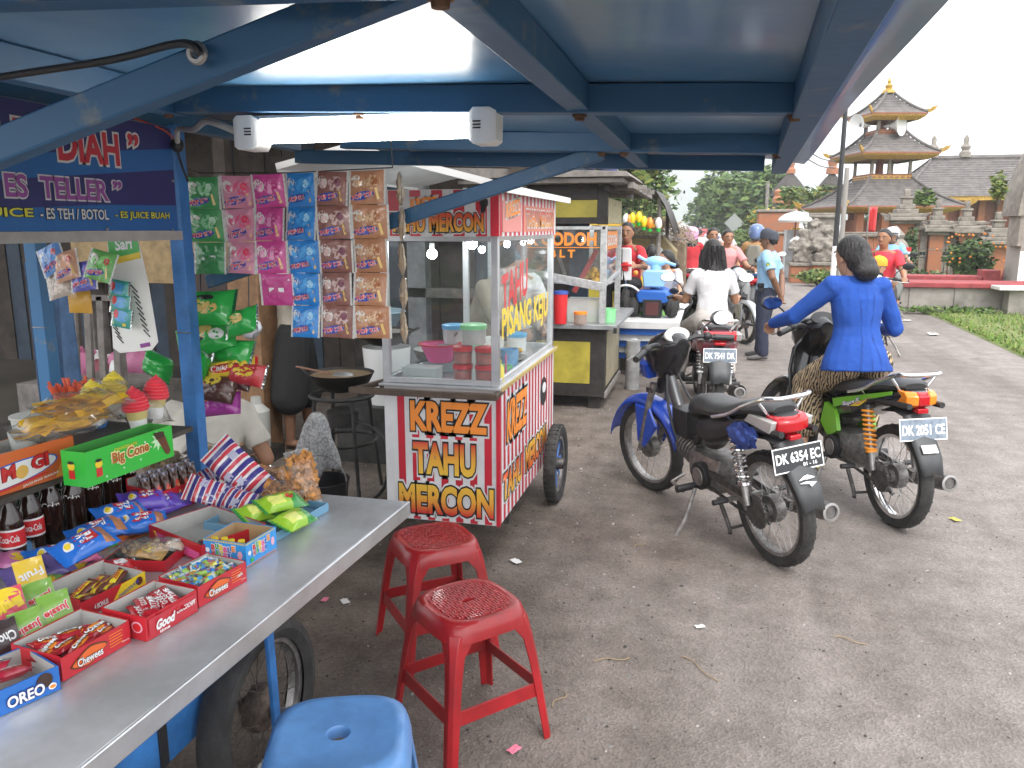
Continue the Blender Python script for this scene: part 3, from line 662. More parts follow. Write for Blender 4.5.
def bottle(lab,label_,col,text=None):
 t=thing('drink_bottle',lab,'bottle',(0,0,0),0,'glass drink bottles in rows under the shelf')
 b=MB();b.lathe((0,0,0),[(0,0),(.026,0),(.029,.006),(.029,.055),(.0265,.075),(.029,.098),(.027,.12),(.017,.145),(.0125,.165),(.012,.186),(.0135,.19),(.0,.191)],col,20);b.build('glass_body',t)
 if label_:
  b=MB();b.lathe((0,0,0),[(.0296,.05),(.0296,.056),(.0292,.094),(.0292,.098)],WPRINT,20);b.lathe((0,0,0),[(.0300,.055),(.0297,.093)],RED,20)
  dat=_text('Coca-Cola',.02);x0,x1,y0,y1=dat[2]
  b.add([V((.0306*sin((((x-x0)/(x1-x0))-.5)*1.5),-.0306*cos((((x-x0)/(x1-x0))-.5)*1.5),.066+.018*(y-y0)/(y1-y0)))for x,y in dat[0]],dat[1],WPRINT);b.build('paper_label',t)
 elif text:
  b=MB();dat=_text(text,.03);x0,x1,y0,y1=dat[2]
  b.add([V((.0282*sin((((x-x0)/(x1-x0))-.5)*1.6),-.0282*cos((((x-x0)/(x1-x0))-.5)*1.6),.10+.014*(y-y0)/(y1-y0)))for x,y in dat[0]],dat[1],WPRINT);b.build('printed_mark',t)
 b=MB();b.lathe((0,0,.182),[(.0145,0),(.0148,.002),(.0135,.008),(.011,.0105),(0,.0108)],CAPR,18);b.build('cap',t)
 return t
b1=bottle('dark cola bottle with red paper label, second from the left',True,COLA);b1.location=(-1.655,1.59,TT);b1.rotation_euler=(0,0,.85)
dup(b1,(-1.64,1.515,TT),.6,'dark cola bottle with red paper label, leftmost in the front row')
dup(b1,(-1.655,1.445,TT),.6,'cola bottle with paper label at the very left edge of the photo')
b2=bottle('unlabelled dark bottle right of the labelled cola bottles',False,COLA,'Coke');b2.location=(-1.665,1.665,TT);b2.rotation_euler=(0,0,.8)
for i,lab in enumerate(('dark plain bottle third in the front row behind the blue packs','dark plain bottle fourth in the front row under the green carton','dark plain bottle near the chocolate bar box','dark plain bottle farthest right under the green carton')):
 dup(b2,(-1.655-.01*(i%2),1.735+.072*i,TT),.5+.3*i,lab)
b3=bottle('green soda bottle standing in the back row behind the cola bottles',False,COLAG,'Sprite');b3.location=(-1.735,1.555,TT);b3.rotation_euler=(0,0,.9)
for i in range(5):dup(b3,(-1.735,1.63+.075*i,TT),.9)
m,o,rz,L=carton(atZ(150,520,TT),atZ(196,503,TT),.09,.07,CRED,GREYCARD,hb=.11)
for i in range(8):m.box((.0,.006+i*.011,.001),(-.0015,.011+i*.011,.055),WPRINT)
o_=V(o);fin(m,'chocolate_box',o,rz,'red striped carton of upright dark chocolate sticks, next to the bottles','box')
def ck():
 b=MB();bag(b,.115,.026,.016,film('stick_brown',(.06,.022,.012)),mat('stick_foil',(.14,.13,.16),.2,.6),.1,8,12,3,.2,None,[('ell',-.008,0,.032,.0085,film('stick_red',(.55,.05,.03)),.0006),('text','Choki',-.008,0,.036,.009,film('stick_gold',(.75,.5,.2)),.0016)])
 return b.build('chocolate_stick')
c0=None
for i in range(6):
 for j in range(2):
  loc=o_+Rz(rz)@V((.012+i*(L+.03)/6,.012+j*.02,.062+.004*(i%2)+.008*j));M=Matrix.Translation(loc)@Matrix.Rotation(rz,4,'Z')@Matrix.Rotation(radians(78),4,'X')@Matrix.Rotation(pi/2,4,'Z')
  if c0 is None:c0=ck();tag(c0,'dark brown chocolate stick in foil wrapper standing in the striped red carton','sweet','chocolate sticks');c0.matrix_world=M
  else:q=dup(c0);q.matrix_world=M
TRAY=mat('tray_blue',(.16,.34,.5),.45);m=MB()
p0=atZ(277,542,TT);p1=atZ(329,511,TT);L=(p1-p0).length;rz=atan2(p1.y-p0.y,p1.x-p0.x);dd=.24
m.box((0,0,0),(L,dd,.003),TRAY)
for a,b in(((0,-.0),(L,.004)),((0,dd-.004),(L,dd)),((0,.004),(.004,dd-.004)),((L-.004,.004),(L,dd-.004))):m.box((*a,.003),(*b,.026),TRAY)
fin(m,'tray',p0,rz,'light blue plastic tray holding green snack bags at the counter end','tray',bevel=.0015)
GB=film('snackbag_green',(.33,.58,.04));GD=film('snackbag_darkgreen',(.04,.3,.06));YL=film('snackbag_yellow',(.75,.8,.2))
for i,(px,py,z,a,lab)in enumerate(((281,503,.055,.15,'lime green snack bag with dark green end lying on top in the tray'),(294,520,.035,.5,'lime and yellow snack bag lying lowest at the street side of the tray'),(262,512,.04,.1,'lime green snack bag against the striped bags'))):
 b=bag(MB(),.15,.075,.045,GB,GD,.06,seed=60+i,wr=.2,zones=[(.62,.95,0,.55,GD),(.2,.5,.2,.7,YL)],decals=[('ell',.02,.0,.012,.012,RED,.001)]if i==0 else())
 o=b.build('snack_bag');tag(o,lab,'snack','green snack bags in the tray');o.location=atZ(px,py,TZ+z);o.rotation_euler=(.35,.1,rz-.45+a)
CRK=mat('cracker',(.55,.25,.07),.7,var=.5,vscale=60,bump=.8,bscale=120);CRK2=mat('cracker_pale',(.62,.45,.25),.75,var=.35,vscale=50,bump=.6,bscale=100)
def crackers(nm,lab,loc,rot,L_,W_,H_,mm,n,seed):
 b=MB();rr=random.Random(seed)
 for i in range(n):
  c=V((rr.uniform(-.4,.4)*L_,rr.uniform(-.36,.36)*W_,rr.uniform(-.3,.3)*H_));R=Rz(rr.uniform(0,6))@Rx(rr.uniform(-1,1))@Ry(rr.uniform(-.8,.8));a=rr.uniform(.016,.026)
  b.sheet(lambda u,v:c+R@V(((u-.5)*2*a,(v-.5)*1.5*a,.006*sin(u*5)+.004*noise.noise(V((u*4,v*4,i))))),5,5,mm)
 bag(b,L_*1.15,W_*1.15,H_*1.1,CLEAR,CLEAR,seed=seed,wr=.3)
 o=b.build(nm,smooth=60);tag(o,lab,'snack','clear bags of crackers');o.location=loc;o.rotation_euler=rot;return o
crackers('cracker_bag','clear bag of brown fried crackers leaning upright at the far end of the counter',atZ(303,478,TZ+.085),(0,radians(68),radians(-30)),.15,.075,.05,CRK,60,1)
crackers('cracker_bag','clear bag of reddish brown crackers lying behind the green snack bags',atZ(268,478,TZ+.06),(.2,.2,.5),.12,.09,.06,CRK,50,2)
crackers('cracker_bag','clear bag of brown crackers squeezed between striped bags and tray',atZ(283,492,TZ+.055),(.3,0,.2),.11,.08,.05,CRK,40,3)
crackers('cracker_bag','clear bag of pale cream crackers beside the blue post',atZ(203,455,TZ+.06),(.5,.3,.4),.12,.1,.07,CRK2,45,4)
crackers('cracker_bag','clear bag of pale crackers tucked behind the chocolate stick carton',atZ(165,462,TZ+.05),(.4,.2,.2),.1,.08,.06,CRK2,40,5)
WS=film('stripe_white',(.78,.76,.78));RS=film('stripe_red',(.62,.05,.08));NS=film('stripe_navy',(.06,.05,.28))
for i,(px,py,z,rot,s,lab)in enumerate(((238,470,.10,(radians(62),.25,radians(-38)),1.25,'large red white and navy striped snack bag standing diagonally against the post'),(212,493,.055,(.9,.3,.3),.9,'smaller striped snack bag lying left of the large one'),(232,500,.04,(.8,.1,-.2),.9,'smaller striped snack bag slumped in front of the large one'),(205,478,.06,(.7,-.3,.9),.7,'striped snack bag half hidden behind the chocolate sticks'))):
 zs=[]
 for k in range(5):
  a=k*.2;zs+=[(a,a+.06,0,1,RS),(a+.06,a+.1,0,1,WS),(a+.1,a+.17,0,1,NS),(a+.17,a+.2,0,1,WS)]
 b=bag(MB(),.17*s,.09*s,.035*s,WS,WS,.03,12,50,70+i,.2,zs,[('poly',[(x*s-.012,y*s-.012),(x*s+.012,y*s-.012),(x*s+.012,y*s+.012),(x*s-.012,y*s+.012)],film('stripe_patch',(.5,.5,.65)),.001)for x,y in((-.03,.02),(.03,-.01),(.0,-.025))],True)
 o=b.build('striped_bag');tag(o,lab,'snack','striped snack bags');o.location=atZ(px,py,TZ+z);o.rotation_euler=(0,0,0)
 o.rotation_euler=rot
 if i==0:o.matrix_world=Matrix.Translation(atZ(px,py,TZ+z))@Matrix.Rotation(radians(15),4,'Z')@Matrix.Rotation(radians(68),4,'X')@Matrix.Rotation(radians(-42),4,'Z')
m,o,rz,L=carton((-1.36,2.09,TT),(-1.25,2.11,TT),.07,.05,mat('box_redplain',(.42,.05,.06),.5),GREYCARD);fin(m,'carton',o,rz,'plain red small box behind the bags of crackers','box')
SZ=1.0015
m,o,rz,L=carton((-1.62,1.30,SZ),(-1.565,1.66,SZ),.12,.098,glossy('carton_rust',(.62,.13,.03),.4),GREYCARD)
def ring(mm,cx_,cz,rx,rz_,lf,tilt=.1):m.prism([(cx_+rx*cos(a),-lf,cz+rz_*sin(a)+tilt*rx*cos(a))for a in[2*pi*i/30 for i in range(30)]],(0,-.0006,0),mm)
ring(BLUE,L*.52,.042,.125,.028,.0006);ring(WPRINT,L*.52,.042,.12,.025,.0014);ring(RED,L*.52,.014,.10,.004,.0006)
m.text('M   M   GI',RED,(L*.52-.1,-.0022,.022),V((1,0,.1)),Z1,.2,.034,.04,mat('print_dkred',(.2,.01,.02),.5),.04,0)
for u in(-.045,.028):ring(mat('print_gold',(.75,.45,.1),.5),L*.52+u,.04+u*.1,.016,.016,.0022)
for i in range(4):m.prism([(.01+i*.018,-.0006,.05),(.03+i*.018,-.0006,.075),(.045+i*.018,-.0006,.076),(.03+i*.018,-.0006,.046)],(0,-.0006,0),ORANGE)
m.prism([(L-.06,-.0006,.004),(L-.005,-.0006,.004),(L-.005,-.0006,.05),(L-.04,-.0006,.04)],(0,-.0006,0),glossy('carton_amber',(.75,.35,.04),.4));m.text('JAGUNG BAKAR',WPRINT,(L-.15,-.0012,.003),V((1,0,.1)),Z1,.10,.007,.02)
fin(m,'snack_box',o,rz,'orange corn-snack carton on the shelf at the left photo edge','box')
a_=atZ(88,488,SZ);b_=atZ(174,456,SZ)
m,o,rz,L=carton(a_,b_,.075,.088,glossy('carton_green',(.03,.50,.05),.35),mat('card_green',(.05,.3,.05),.7))
m.text('Big Cone',glossy('cone_brown',(.45,.13,.02),.4),(L*.27,0,.03),V((1,0,.02)),Z1,L*.42,.036,.03,glossy('cone_cream',(.9,.8,.45),.4),.08)
m.text('CHOCOLATE',YELLOW,(L*.3,0,.068),X1,Z1,L*.26,.007,.02)
sb_=[(L*.82+(.028 if i%2 else.014)*cos(i*pi/9),-.0005,.058+(.028 if i%2 else.014)*sin(i*pi/9))for i in range(18)]
m.prism(sb_,(0,-.0006,0),glossy('cone_flash',(.6,.85,.55),.4))
m.prism([(L*.76,-.0014,.082),(L*.88,-.0014,.08),(L*.955,-.0014,.02),(L*.93,-.0014,.012),(L*.90,-.0014,.014)],(0,-.001,0),BRN)
m.prism([(L*.76,-.0026,.082),(L*.88,-.0026,.08),(L*.89,-.0026,.064),(L*.79,-.0026,.062)],(0,-.001,0),DKBR)
for x0,y0,fx in((L*.13,0,X1),(0,.045,-Y1)):
 q=V((x0,y0,0));nr=fx.cross(Z1)
 m.prism([q+fx*(.011*cos(a))+Z1*(.05+.010*sin(a))+nr*.0008 for a in[2*pi*i/14 for i in range(14)]],nr*.0006,YELLOW)
 m.prism([q+fx*(.010*cos(a))+Z1*(.059+.004*sin(a))+nr*.0016 for a in[2*pi*i/10 for i in range(10)]],nr*.0006,BLACK)
 m.prism([q+fx*u+Z1*z+nr*.0008 for u,z in((-.009,.018),(.009,.018),(.009,.04),(-.009,.04))],nr*.0006,RED)
for i in range(9):m.prism([(L*(.2+.065*i)+.003*cos(a),-.0008,.012+.06*((i*37)%10)/10+.003*sin(a))for a in[0,1.57,3.14,4.71]],(0,-.0005,0),WPRINT)
fin(m,'snack_box',o,rz,'bright green open cone-snack carton on the shelf over the bottles','box')
CH=mat('mango_chip',(.92,.52,.02),.45,var=.2,vscale=30)
def chips(lab,loc,rot,s,seed):
 b=MB();rr=random.Random(seed)
 for i in range(34):
  c=V((rr.uniform(-.07,.07),rr.uniform(-.03,.03),rr.uniform(-.012,.016)))*s;R=Rz(rr.uniform(-.6,.6))@Rx(rr.uniform(-.6,.6))
  b.sheet(lambda u,v:c+R@V(((u-.5)*.075*s,(v-.5)*.02*s,.006*sin(u*4+i))),6,2,CH)
 bag(b,.21*s,.105*s,.06*s,CLEAR,CLEAR,seed=seed,wr=.4)
 o=b.build('snack_bag',smooth=60);tag(o,lab,'snack','clear bags of yellow chips');o.location=loc;o.rotation_euler=rot
p=V((-1.58,1.64,SZ+.045))
chips('clear bag of yellow chips lying on top in the green carton',p+V((.02,.06,.125)),(.1,.0,1.2),1.1,1);chips('clear bag of yellow chips underneath the other between the two cartons',p+V((-.01,.02,.085)),(.15,-.1,1.0),1.15,2)
ICEY=mat('ice_yellow',(.82,.66,.08),.5);ICER=mat('ice_red',(.85,.07,.10),.5)
def cone(lab,loc,mm,tilt=(0,0,0)):
 t=thing('ice_candy_cup',lab,'sweet',loc,0,'swirl topped candy cups');t.rotation_euler=tilt;t.scale=(1.22,)*3
 b=MB();b.lathe((0,0,0),[(0,0),(.017,0),(.022,.045),(.0,.045)],WPRINT,18);b.lathe((0,0,.028),[(.0215,0),(.024,.024),(.0,.025)],mat('candy_wrap',(.5,.1,.1)if mm is ICER else(.6,.5,.2),.4),18);b.build('cup',t)
 b=MB();pr=[(.029*sqrt(max(0,1-(i/18)**2.2))+(.0016 if i%3 else-.0022),.050+i*.0027)for i in range(18)];b.lathe((0,0,0),[(.0,.048),(.027,.048)]+pr+[(.006,.1),(0,.106)],mm,20);b.build('swirl',t)
q=V((-1.545,1.86,SZ+.07))
cone('left yellow swirl candy cup beside the straws',q+V((-.10,-.02,.012)),ICEY,(.1,0,0));cone('right yellow swirl candy cup behind the red ones',q+V((-.115,.06,.02)),ICEY,(0,.1,0))
cone('red swirl candy cup in front, nearest the chip bags',q+V((.0,.02,-.012)),ICER,(.05,-.05,0));cone('red swirl candy cup at the right beside the blue post',q+V((-.02,.115,.0)),ICER,(-.08,.05,0))
m=MB();bag(m,.24,.17,.09,CLEAR,CLEAR,seed=9,wr=.3);o=m.build('plastic_bag',smooth=60);tag(o,'clear plastic bag wrapped over the swirl candy cups','bag');o.location=q+V((-.06,.06,.055));o.rotation_euler=(.2,.5,1.4)
m=MB();rr=random.Random(4);SO=mat('straw_orange',(.75,.12,.05),.4);SBL=mat('straw_blue',(.08,.25,.6),.4)
st=thing('straw_bunch','bunch of orange and blue drinking straws standing on the shelf','straws',(-1.90,2.08,SZ));st.scale=(1.3,1.3,1.2)
for mm,n,nm,cx_ in((SO,42,'orange_straws',-.02),(SBL,14,'blue_straws',.045)):
 b=MB()
 for i in range(n):
  a=rr.uniform(0,6.28);k=rr.random()**.5*(.04 if nm[0]=='o' else.02);x,y=cx_+k*cos(a),k*sin(a)
  b.tube([(x*.7,y*.7,0),(x*1.5,y*1.5,.115+rr.uniform(-.008,.012))],.0035,mm,6)
 b.build(nm,st)
b=MB();b.lathe((0,0,0),[(0,.001),(.035,.001),(.042,.06),(.04,.06),(.033,.004),(0,.004)],mat('jar_dark',(.06,.05,.05),.4),20);b.build('holder',st)
m=MB();m.lathe((0,0,0),[(0,0),(.055,0),(.062,.07),(.066,.072),(.066,.078),(.02,.086),(0,.086)],mat('tub_white',(.62,.62,.58),.4),26);fin(m,'plastic_tub',(-1.92,1.90,SZ),0,'white lidded plastic tub on the shelf left of the straws','tub')
m=MB();m.lathe((0,0,0),[(0,0),(.07,0),(.075,.05),(.085,.052),(.085,.06),(0,.068)],mat('tub_cream',(.66,.62,.5),.4),30);fin(m,'plastic_tub',(-1.75,1.50,SZ+.03),0,'cream lidded tub standing in the orange carton','tub')
m=MB();m.lathe((0,0,0),[(0,0),(.028,0),(.036,.07),(.034,.07),(.0265,.003),(0,.003)],glassmat('frosted_cup',(.85,.85,.82),.4,.3),24);fin(m,'plastic_cup',(-1.655,1.60,SZ+.05),0,'frosted plastic cup standing in the orange carton','cup')
def sachet(nm,base,blob,accent,seed,name='sachet',back=False):
 """one sachet, upright in its local xz plane, face towards -y"""
 b=MB();s_=.102;fb=film('sachet_'+nm,base);fe=film('sachet_edge',(.62,.62,.60));bl=film('blob_'+nm,blob);ac=film('accent_'+nm,accent)
 dec=[('ell',.012,.014,.026,.022,bl,.0006,.4),('ell',.020,.018,.010,.013,ac,.0014),('ell',-.028,.018,.016,.020,film('sachet_pale',(.75,.72,.68)),.0006,.5),('ell',-.026,.012,.009,.012,bl,.0014),('poly',[(.024,-.004),(.029,-.002),(.036,-.036),(.030,-.039)],film('stick_tan',(.78,.55,.2)),.0014),('ell',-.012,-.026,.034,.0125,film('sachet_blue',(.03,.07,.42)),.0012,.2),('text','POP ICE',-.012,-.026,.056,.013,film('sachet_red',(.75,.05,.06)),.002,.2,film('sachet_white',(.8,.8,.8)))]
 if back:dec=[('ell',0,-.004,.034,.03,bl,.0006),('poly',[(-.022,-.006),(-.006,-.006),(-.006,.008),(-.022,.008)],film('sachet_white',(.8,.8,.8)),.0014),('poly',[(.006,-.006),(.022,-.006),(.022,.008),(.006,.008)],film('sachet_white',(.8,.8,.8)),.0014),('poly',[(-.04,.03),(.04,.03),(.04,.036),(-.04,.036)],film('sachet_white',(.8,.8,.8)),.0012)]
 bag(b,s_,.104,.014,fb,fe,.045,16,18,seed,.8,None,dec)
 b.v=[(x,-z,y)for x,y,z in b.v]
 return b.build(name)
HY=2.34
x_l=[atY(x,180,HY).x for x in(186,219,252,283.5,316,349,386)]
COLS=[('green',(.06,.30,.10),(.25,.55,.30),(.5,.75,.55),3,'leftmost strip of dark green drink sachets next to the blue post'),('pink',(.66,.27,.38),(.76,.12,.26),(.78,.05,.12),3,'strip of pale pink drink sachets with strawberry picture'),('magenta',(.60,.07,.30),(.76,.32,.52),(.6,.05,.25),4,'strip of magenta drink sachets ending in a backwards one'),('cyan',(.03,.24,.66),(.07,.38,.80),(.35,.65,.9),5,'strip of bright blue drink sachets, five long'),('mauve',(.27,.12,.10),(.58,.42,.40),(.22,.08,.12),5,'strip of dark brown drink sachets beside the bright blue strip'),('tan',(.46,.22,.12),(.68,.46,.28),(.40,.14,.05),5,'strip of light brown drink sachets at the right end of the display')]
CM={}
for c,(nm,ba,bl,ac,n,lab)in enumerate(COLS):
 X=(x_l[c]+x_l[c+1])/2;wdt=x_l[c+1]-x_l[c];ztop=atY(0.5*(186+33*c),177-c*1.3,HY).z
 ztop=atY(190+33*c,177-c*1.4,HY).z
 t=thing('sachet_strip',lab,'sachets',(X,HY+.006*(c%2),ztop),0,'hanging strips of drink sachets')
 t.rotation_euler=(.02*sin(c*2),.012*sin(c*5),.05*(-1)**c)
 a=sachet(nm,ba,bl,ac,c,back=False);bk=None
 for i in range(n):
  if(nm=='magenta' and i==3)or(nm=='green' and i==2):q=sachet(nm+'back',tuple(x*.9 for x in ba),tuple(x*.8 for x in ba),ac,c+9,'sachet',True)
  else:q=a if i==0 else a.copy()
  if i:
   if q.name not in COL.objects:COL.objects.link(q)
  q.parent=t;k=wdt/.1005
  q.location=((.01 if nm in('magenta','green')and i==n-1 else 0)+.002*sin(i*2.3+c),.004*sin(i*1.7+c),-.052-i*.1035);q.scale=(k,1,1)
  q.rotation_euler=(.13*sin(i*2+c),.03*sin(i*3+c*2),.14*sin(i*1.9+c*1.3))
X=atY(393,180,HY).x
t=thing('sachet_strip','brown sachet strip turned edge-on beyond the light brown ones','sachets',(X+.01,HY+.03,atY(390,170,HY).z),-1.12,'hanging strips of drink sachets')
q0=sachet('browntan',(.55,.42,.28),(.42,.22,.10),(.6,.4,.2),20,back=True)
for i in range(5):
 q=q0 if i==0 else q0.copy()
 if i:COL.objects.link(q)
 q.parent=t;q.location=(0,.003*(i%2),-.055-i*.106)
 q.rotation_euler=(.03*(-1)**i,0,0)
m=MB();m.tube([(-1.62,HY+.012,1.795),(-1.3,HY+.012,1.79),(-.95,HY+.012,1.80)],.0018,BLACK,5);m.cyl((-1.62,HY+.012,1.795),(-1.615,2.26,1.81),.0018,BLACK,5);m.cyl((-.95,HY+.012,1.80),(-.95,HY,1.9),.0018,BLACK,5)
tag(m.build('hanging_wire'),'thin dark wire strung under the awning that carries the sachet strips','wire')
SGB=film('chip_green',(.03,.40,.07));SGD=film('chip_darkgreen',(.015,.12,.05));SYE=film('chip_yellow',(.75,.55,.06));SBR=film('chip_brown',(.09,.035,.025));SPU=film('chip_purple',(.38,.05,.32));SBL2=film('chip_blue',(.08,.35,.7));POT=film('chip_potato',(.78,.55,.18));FOILB=mat('foil_bright',(.55,.58,.56),.2,.8)
for i,(px,py,l,w,base,e,rot,dec,lab)in enumerate(((209,308,.17,.11,SGB,SGD,.05,[('ell',.01,-.008,.036,.018,POT,.001),('ell',-.03,.01,.02,.01,SYE,.0012),('ell',.0,.022,.03,.009,BLACK,.001)],'green crisps bag hanging topmost in the chain beside the post'),(206,338,.18,.11,SGB,SGB,.35,[('ell',.0,.01,.038,.02,POT,.001),('ell',-.02,-.012,.026,.012,BLACK,.001),('ell',.045,-.01,.02,.016,WPRINT,.001)],'green crisps bag hanging second in the chain, potato picture forward'),(233,352,.15,.08,SGB,FOILB,.0,[('ell',.0,.015,.03,.012,BLACK,.001)],'green crisps bag hanging lower right in the chain'),(197,364,.10,.10,SGB,SGD,1.2,[('ell',0,0,.02,.014,POT,.001)],'green crisps bag half behind the blue post in the chain'),(230,370,.17,.06,SYE,RED,.15,[('ell',-.01,0,.04,.014,RED,.001),('text','Chiki',-.02,0,.05,.016,WPRINT,.0022)],'yellow and red snack bag hanging in the chain below the green bags'),(234,381,.12,.05,SBR,FOILB,-.1,[],'small dark brown snack bag hanging behind the yellow ones'),(216,388,.14,.085,SBR,SBR,-.05,[('ell',-.01,.02,.04,.018,SYE,.001),('ell',-.03,0,.01,.014,ORANGE,.0016)],'dark brown snack bag with yellow picture in the hanging chain'),(216,405,.15,.07,SPU,SPU,.12,[('poly',[(-.05,.0),(.05,.0),(.05,.028),(-.05,.028)],SBL2,.001),('ell',-.02,.014,.02,.008,ORANGE,.0018),('ell',.02,.012,.016,.007,ORANGE,.0018)],'purple and blue snack bag at the bottom of the hanging chain'),(158,366,.08,.12,SGB,SGD,1.3,[],'green crisps bag hanging left of the blue post'),(242,322,.12,.08,SGB,FOILB,.3,[('ell',0,0,.03,.014,POT,.001)],'small green crisps bag sticking out right at the top of the chain'),(246,374,.12,.07,film('chip_red',(.5,.04,.05)),FOILB,-.15,[('ell',0,0,.03,.014,SYE,.001)],'red snack bag with silver ends sticking out right of the chain'))):
 b=bag(MB(),l,w,.055,base,e,.06,14,18,80+i,.3,None,dec,True);b.v=[(x,-z,y)for x,y,z in b.v]
 o=b.build('snack_bag');tag(o,lab,'snack','snack bags hanging in a chain');Yb=2.36+.03*(i%3)if i!=8 else 2.42
 o.scale=(1.18,)*3;o.location=atY(px,py,Yb);o.rotation_euler=(-.45 if i!=8 else-.2,rot*-1,.2*sin(i*2))
m=MB();a=atY(200,268,2.40);m.tube([a,atY(202,330,2.40),atY(208,415,2.40)],.002,BLACK,5);m.cyl(a,a+V((.0,-.115,.02)),.002,BLACK,5);tag(m.build('snack_chain_cord'),'thin dark cord carrying the chain of snack bags','cord')
CARD=mat('card_white',(.88,.88,.84),.5);m=MB()
def cardp(x,y):return atY(x,y,2.16)
base=[(107,236),(137,236),(148,282),(158,342),(152,350),(120,353),(113,348)]
pl=[cardp(*p)for p in base];m.prism(pl,(0,.002,0),CARD)
fr_=V((0,-.0012,0))
m.poly([cardp(*p)+fr_ for p in((107,236),(137,236),(140,252),(110,259))],GREEN);m.poly([cardp(*p)+fr_ for p in((110,259),(140,252),(141,258),(112,265))],YELLOW)
q=cardp(116,251)+V((0,-.001,0));m.text('Sari',WPRINT,q,V((1,0,.12)),Z1,.062,.036,.03,None,.05,.001)
for i in range(9):
 for x0,yy in((131,285),(110+i*.2,318)):
  if x0<130 and i>4:continue
  p=cardp(x0+i*1.6,yy+i*5.6 if x0>130 else yy+i*4.5)+fr_;m.bar(p,p+V((.022,0,-.022)),.0006,.004,BLACK,V((0,1,0))if False else Z1)
m.poly([cardp(*p)+fr_ for p in((140,344),(150,342),(151,346),(141,348))],PURP)
o=m.build('display_card',smooth=0);tag(o,'white hanging sachet display card, nearly empty, with green and yellow top','card')
small=[((52,259),(.15,.33,.7),.5,'blue drink sachet, leftmost of the drooping cluster under the banner'),((66,266),(.62,.36,.25),.3,'orange brown drink sachet in front of the drooping cluster'),((84,276),(.12,.12,.45),.15,'dark blue drink sachet in the middle of the cluster'),((101,266),(.16,.42,.12),-.15,'green drink sachet at the right of the cluster'),((60,283),(.5,.42,.36),.3,'sachet back showing its pale edge low in the cluster')]
for i,((px,py),c,r_,lab)in enumerate(small):
 o=sachet('loose%d'%i,c,tuple(min(1,x*1.5)for x in c),(.6,.1,.1),30+i,'drink_sachet',i==4);tag(o,lab,'sachet','drooping cluster of sachets');o.location=atY(px,py,2.05+.015*(i%2)-(.02 if i in(1,3)else 0));o.rotation_euler=(-.25,-r_*.9 if i!=3 else.25,.1);o.scale=(.88,1,.88)
b=MB();bag(b,.085,.07,.01,film('sachet_amber',(.65,.36,.05)),None,seed=44);b.v=[(x,-z,y)for x,y,z in b.v];o=b.build('drink_sachet');tag(o,'plain amber sachet hanging lowest under the cluster','sachet','drooping cluster of sachets');o.location=atY(80,302,2.1)
for i in range(3):
 b=MB();bag(b,.075,.062,.01,film('sachet_teal',(.05,.35,.30)),FOIL,seed=50+i,decals=[('ell',0,.005,.026,.018,SBL2,.001),('ell',-.02,.01,.01,.014,RED,.0016),('poly',[(-.03,-.024),(.02,-.024),(.02,-.016),(-.03,-.016)],YELLOW,.001)]);b.v=[(x,-z,y)for x,y,z in b.v]
 o=b.build('drink_sachet');tag(o,('teal and blue sachet pinned topmost on the white card','teal and blue sachet pinned in the middle on the white card','teal and blue sachet pinned lowest on the white card')[i],'sachet','sachets on the white card');o.location=atY(119+i*1.5,290+i*14,2.135-.006*i);o.rotation_euler=(-.1,.15,0)
KR=glossy('stripe_cart_red',(.52,.022,.042),.4,var=.16,vscale=4);KW=mat('stripe_cart_white',(.68,.68,.69),.45,var=.13,vscale=3);KO=mat('graffiti_orange',(.85,.27,.04),.45)
KX0,KX1,KY0,KY1,KZ0,KZ1=-1.49,-.92,3.5,4.83,.222,.885
kz=thing('food_cart','red and white striped fritter cart with glass case and white metal roof','cart',(KX0,KY0,0))
kinv=Matrix.Translation(V((-KX0,-KY0,0)))
def kpart(mb,name,par=None,**k):
 mb.v=[tuple(kinv@V(v))for v in mb.v];return mb.build(name,par or kz,**k)
def grad(name,z0,z1,c0,c1,c2=None):
 m=bpy.data.materials.new(name);m.use_nodes=True;nt=m.node_tree;N=nt.nodes;L=nt.links;b=N['Principled BSDF'];b.inputs['Roughness'].default_value=.45
 tc=N.new('ShaderNodeTexCoord');s=N.new('ShaderNodeSeparateXYZ');L.new(tc.outputs['Object'],s.inputs[0]);mr=N.new('ShaderNodeMapRange');mr.inputs[1].default_value=z0;mr.inputs[2].default_value=z1;L.new(s.outputs['Z'],mr.inputs[0])
 r=N.new('ShaderNodeValToRGB');r.color_ramp.elements[0].color=(*c0,1);r.color_ramp.elements[1].color=(*c1,1)
 if c2:e=r.color_ramp.elements.new(.5);e.color=(*c2,1)
 L.new(mr.outputs[0],r.inputs[0]);L.new(r.outputs[0],b.inputs['Base Color']);return m
YO=(.80,.50,.05);RD=(.55,.03,.03)
def band(mb,o,xd,w,h,n,first=0,lift=.001):
 """vertical stripes printed on a board"""
 nr=V(xd).cross(Z1)
 for i in range(first,n,2):
  a=V(o)+V(xd)*(w*i/n)+nr*lift;b=a+V(xd)*(w/n);mb.poly([a,b,b+Z1*h,a+Z1*h],KR)
def word(mb,s,mm,o,xd,w,h,up=Z1,ow=.05):
 mb.text(s,KW,o,xd,up,w*1.0,h,.045,KW,.10,.0022);mb.text(s,mm,o,xd,up,w,h,.045,BLACK,.045,.0045)
def P_(x,y):return atY(x,y,KY0)
m=MB();m.box((KX0,KY0,KZ0),(KX1,KY1,KZ1),KW)
band(m,(KX0+.03,KY0,KZ0+.002),X1,KX1-KX0-.03,KZ1-KZ0-.045,15,1);band(m,(KX1,KY0,KZ0+.002),Y1,KY1-KY0,KZ1-KZ0-.02,34,0)
g1=grad('fire_print_upper',.40,.56,RD,(.78,.45,.05));
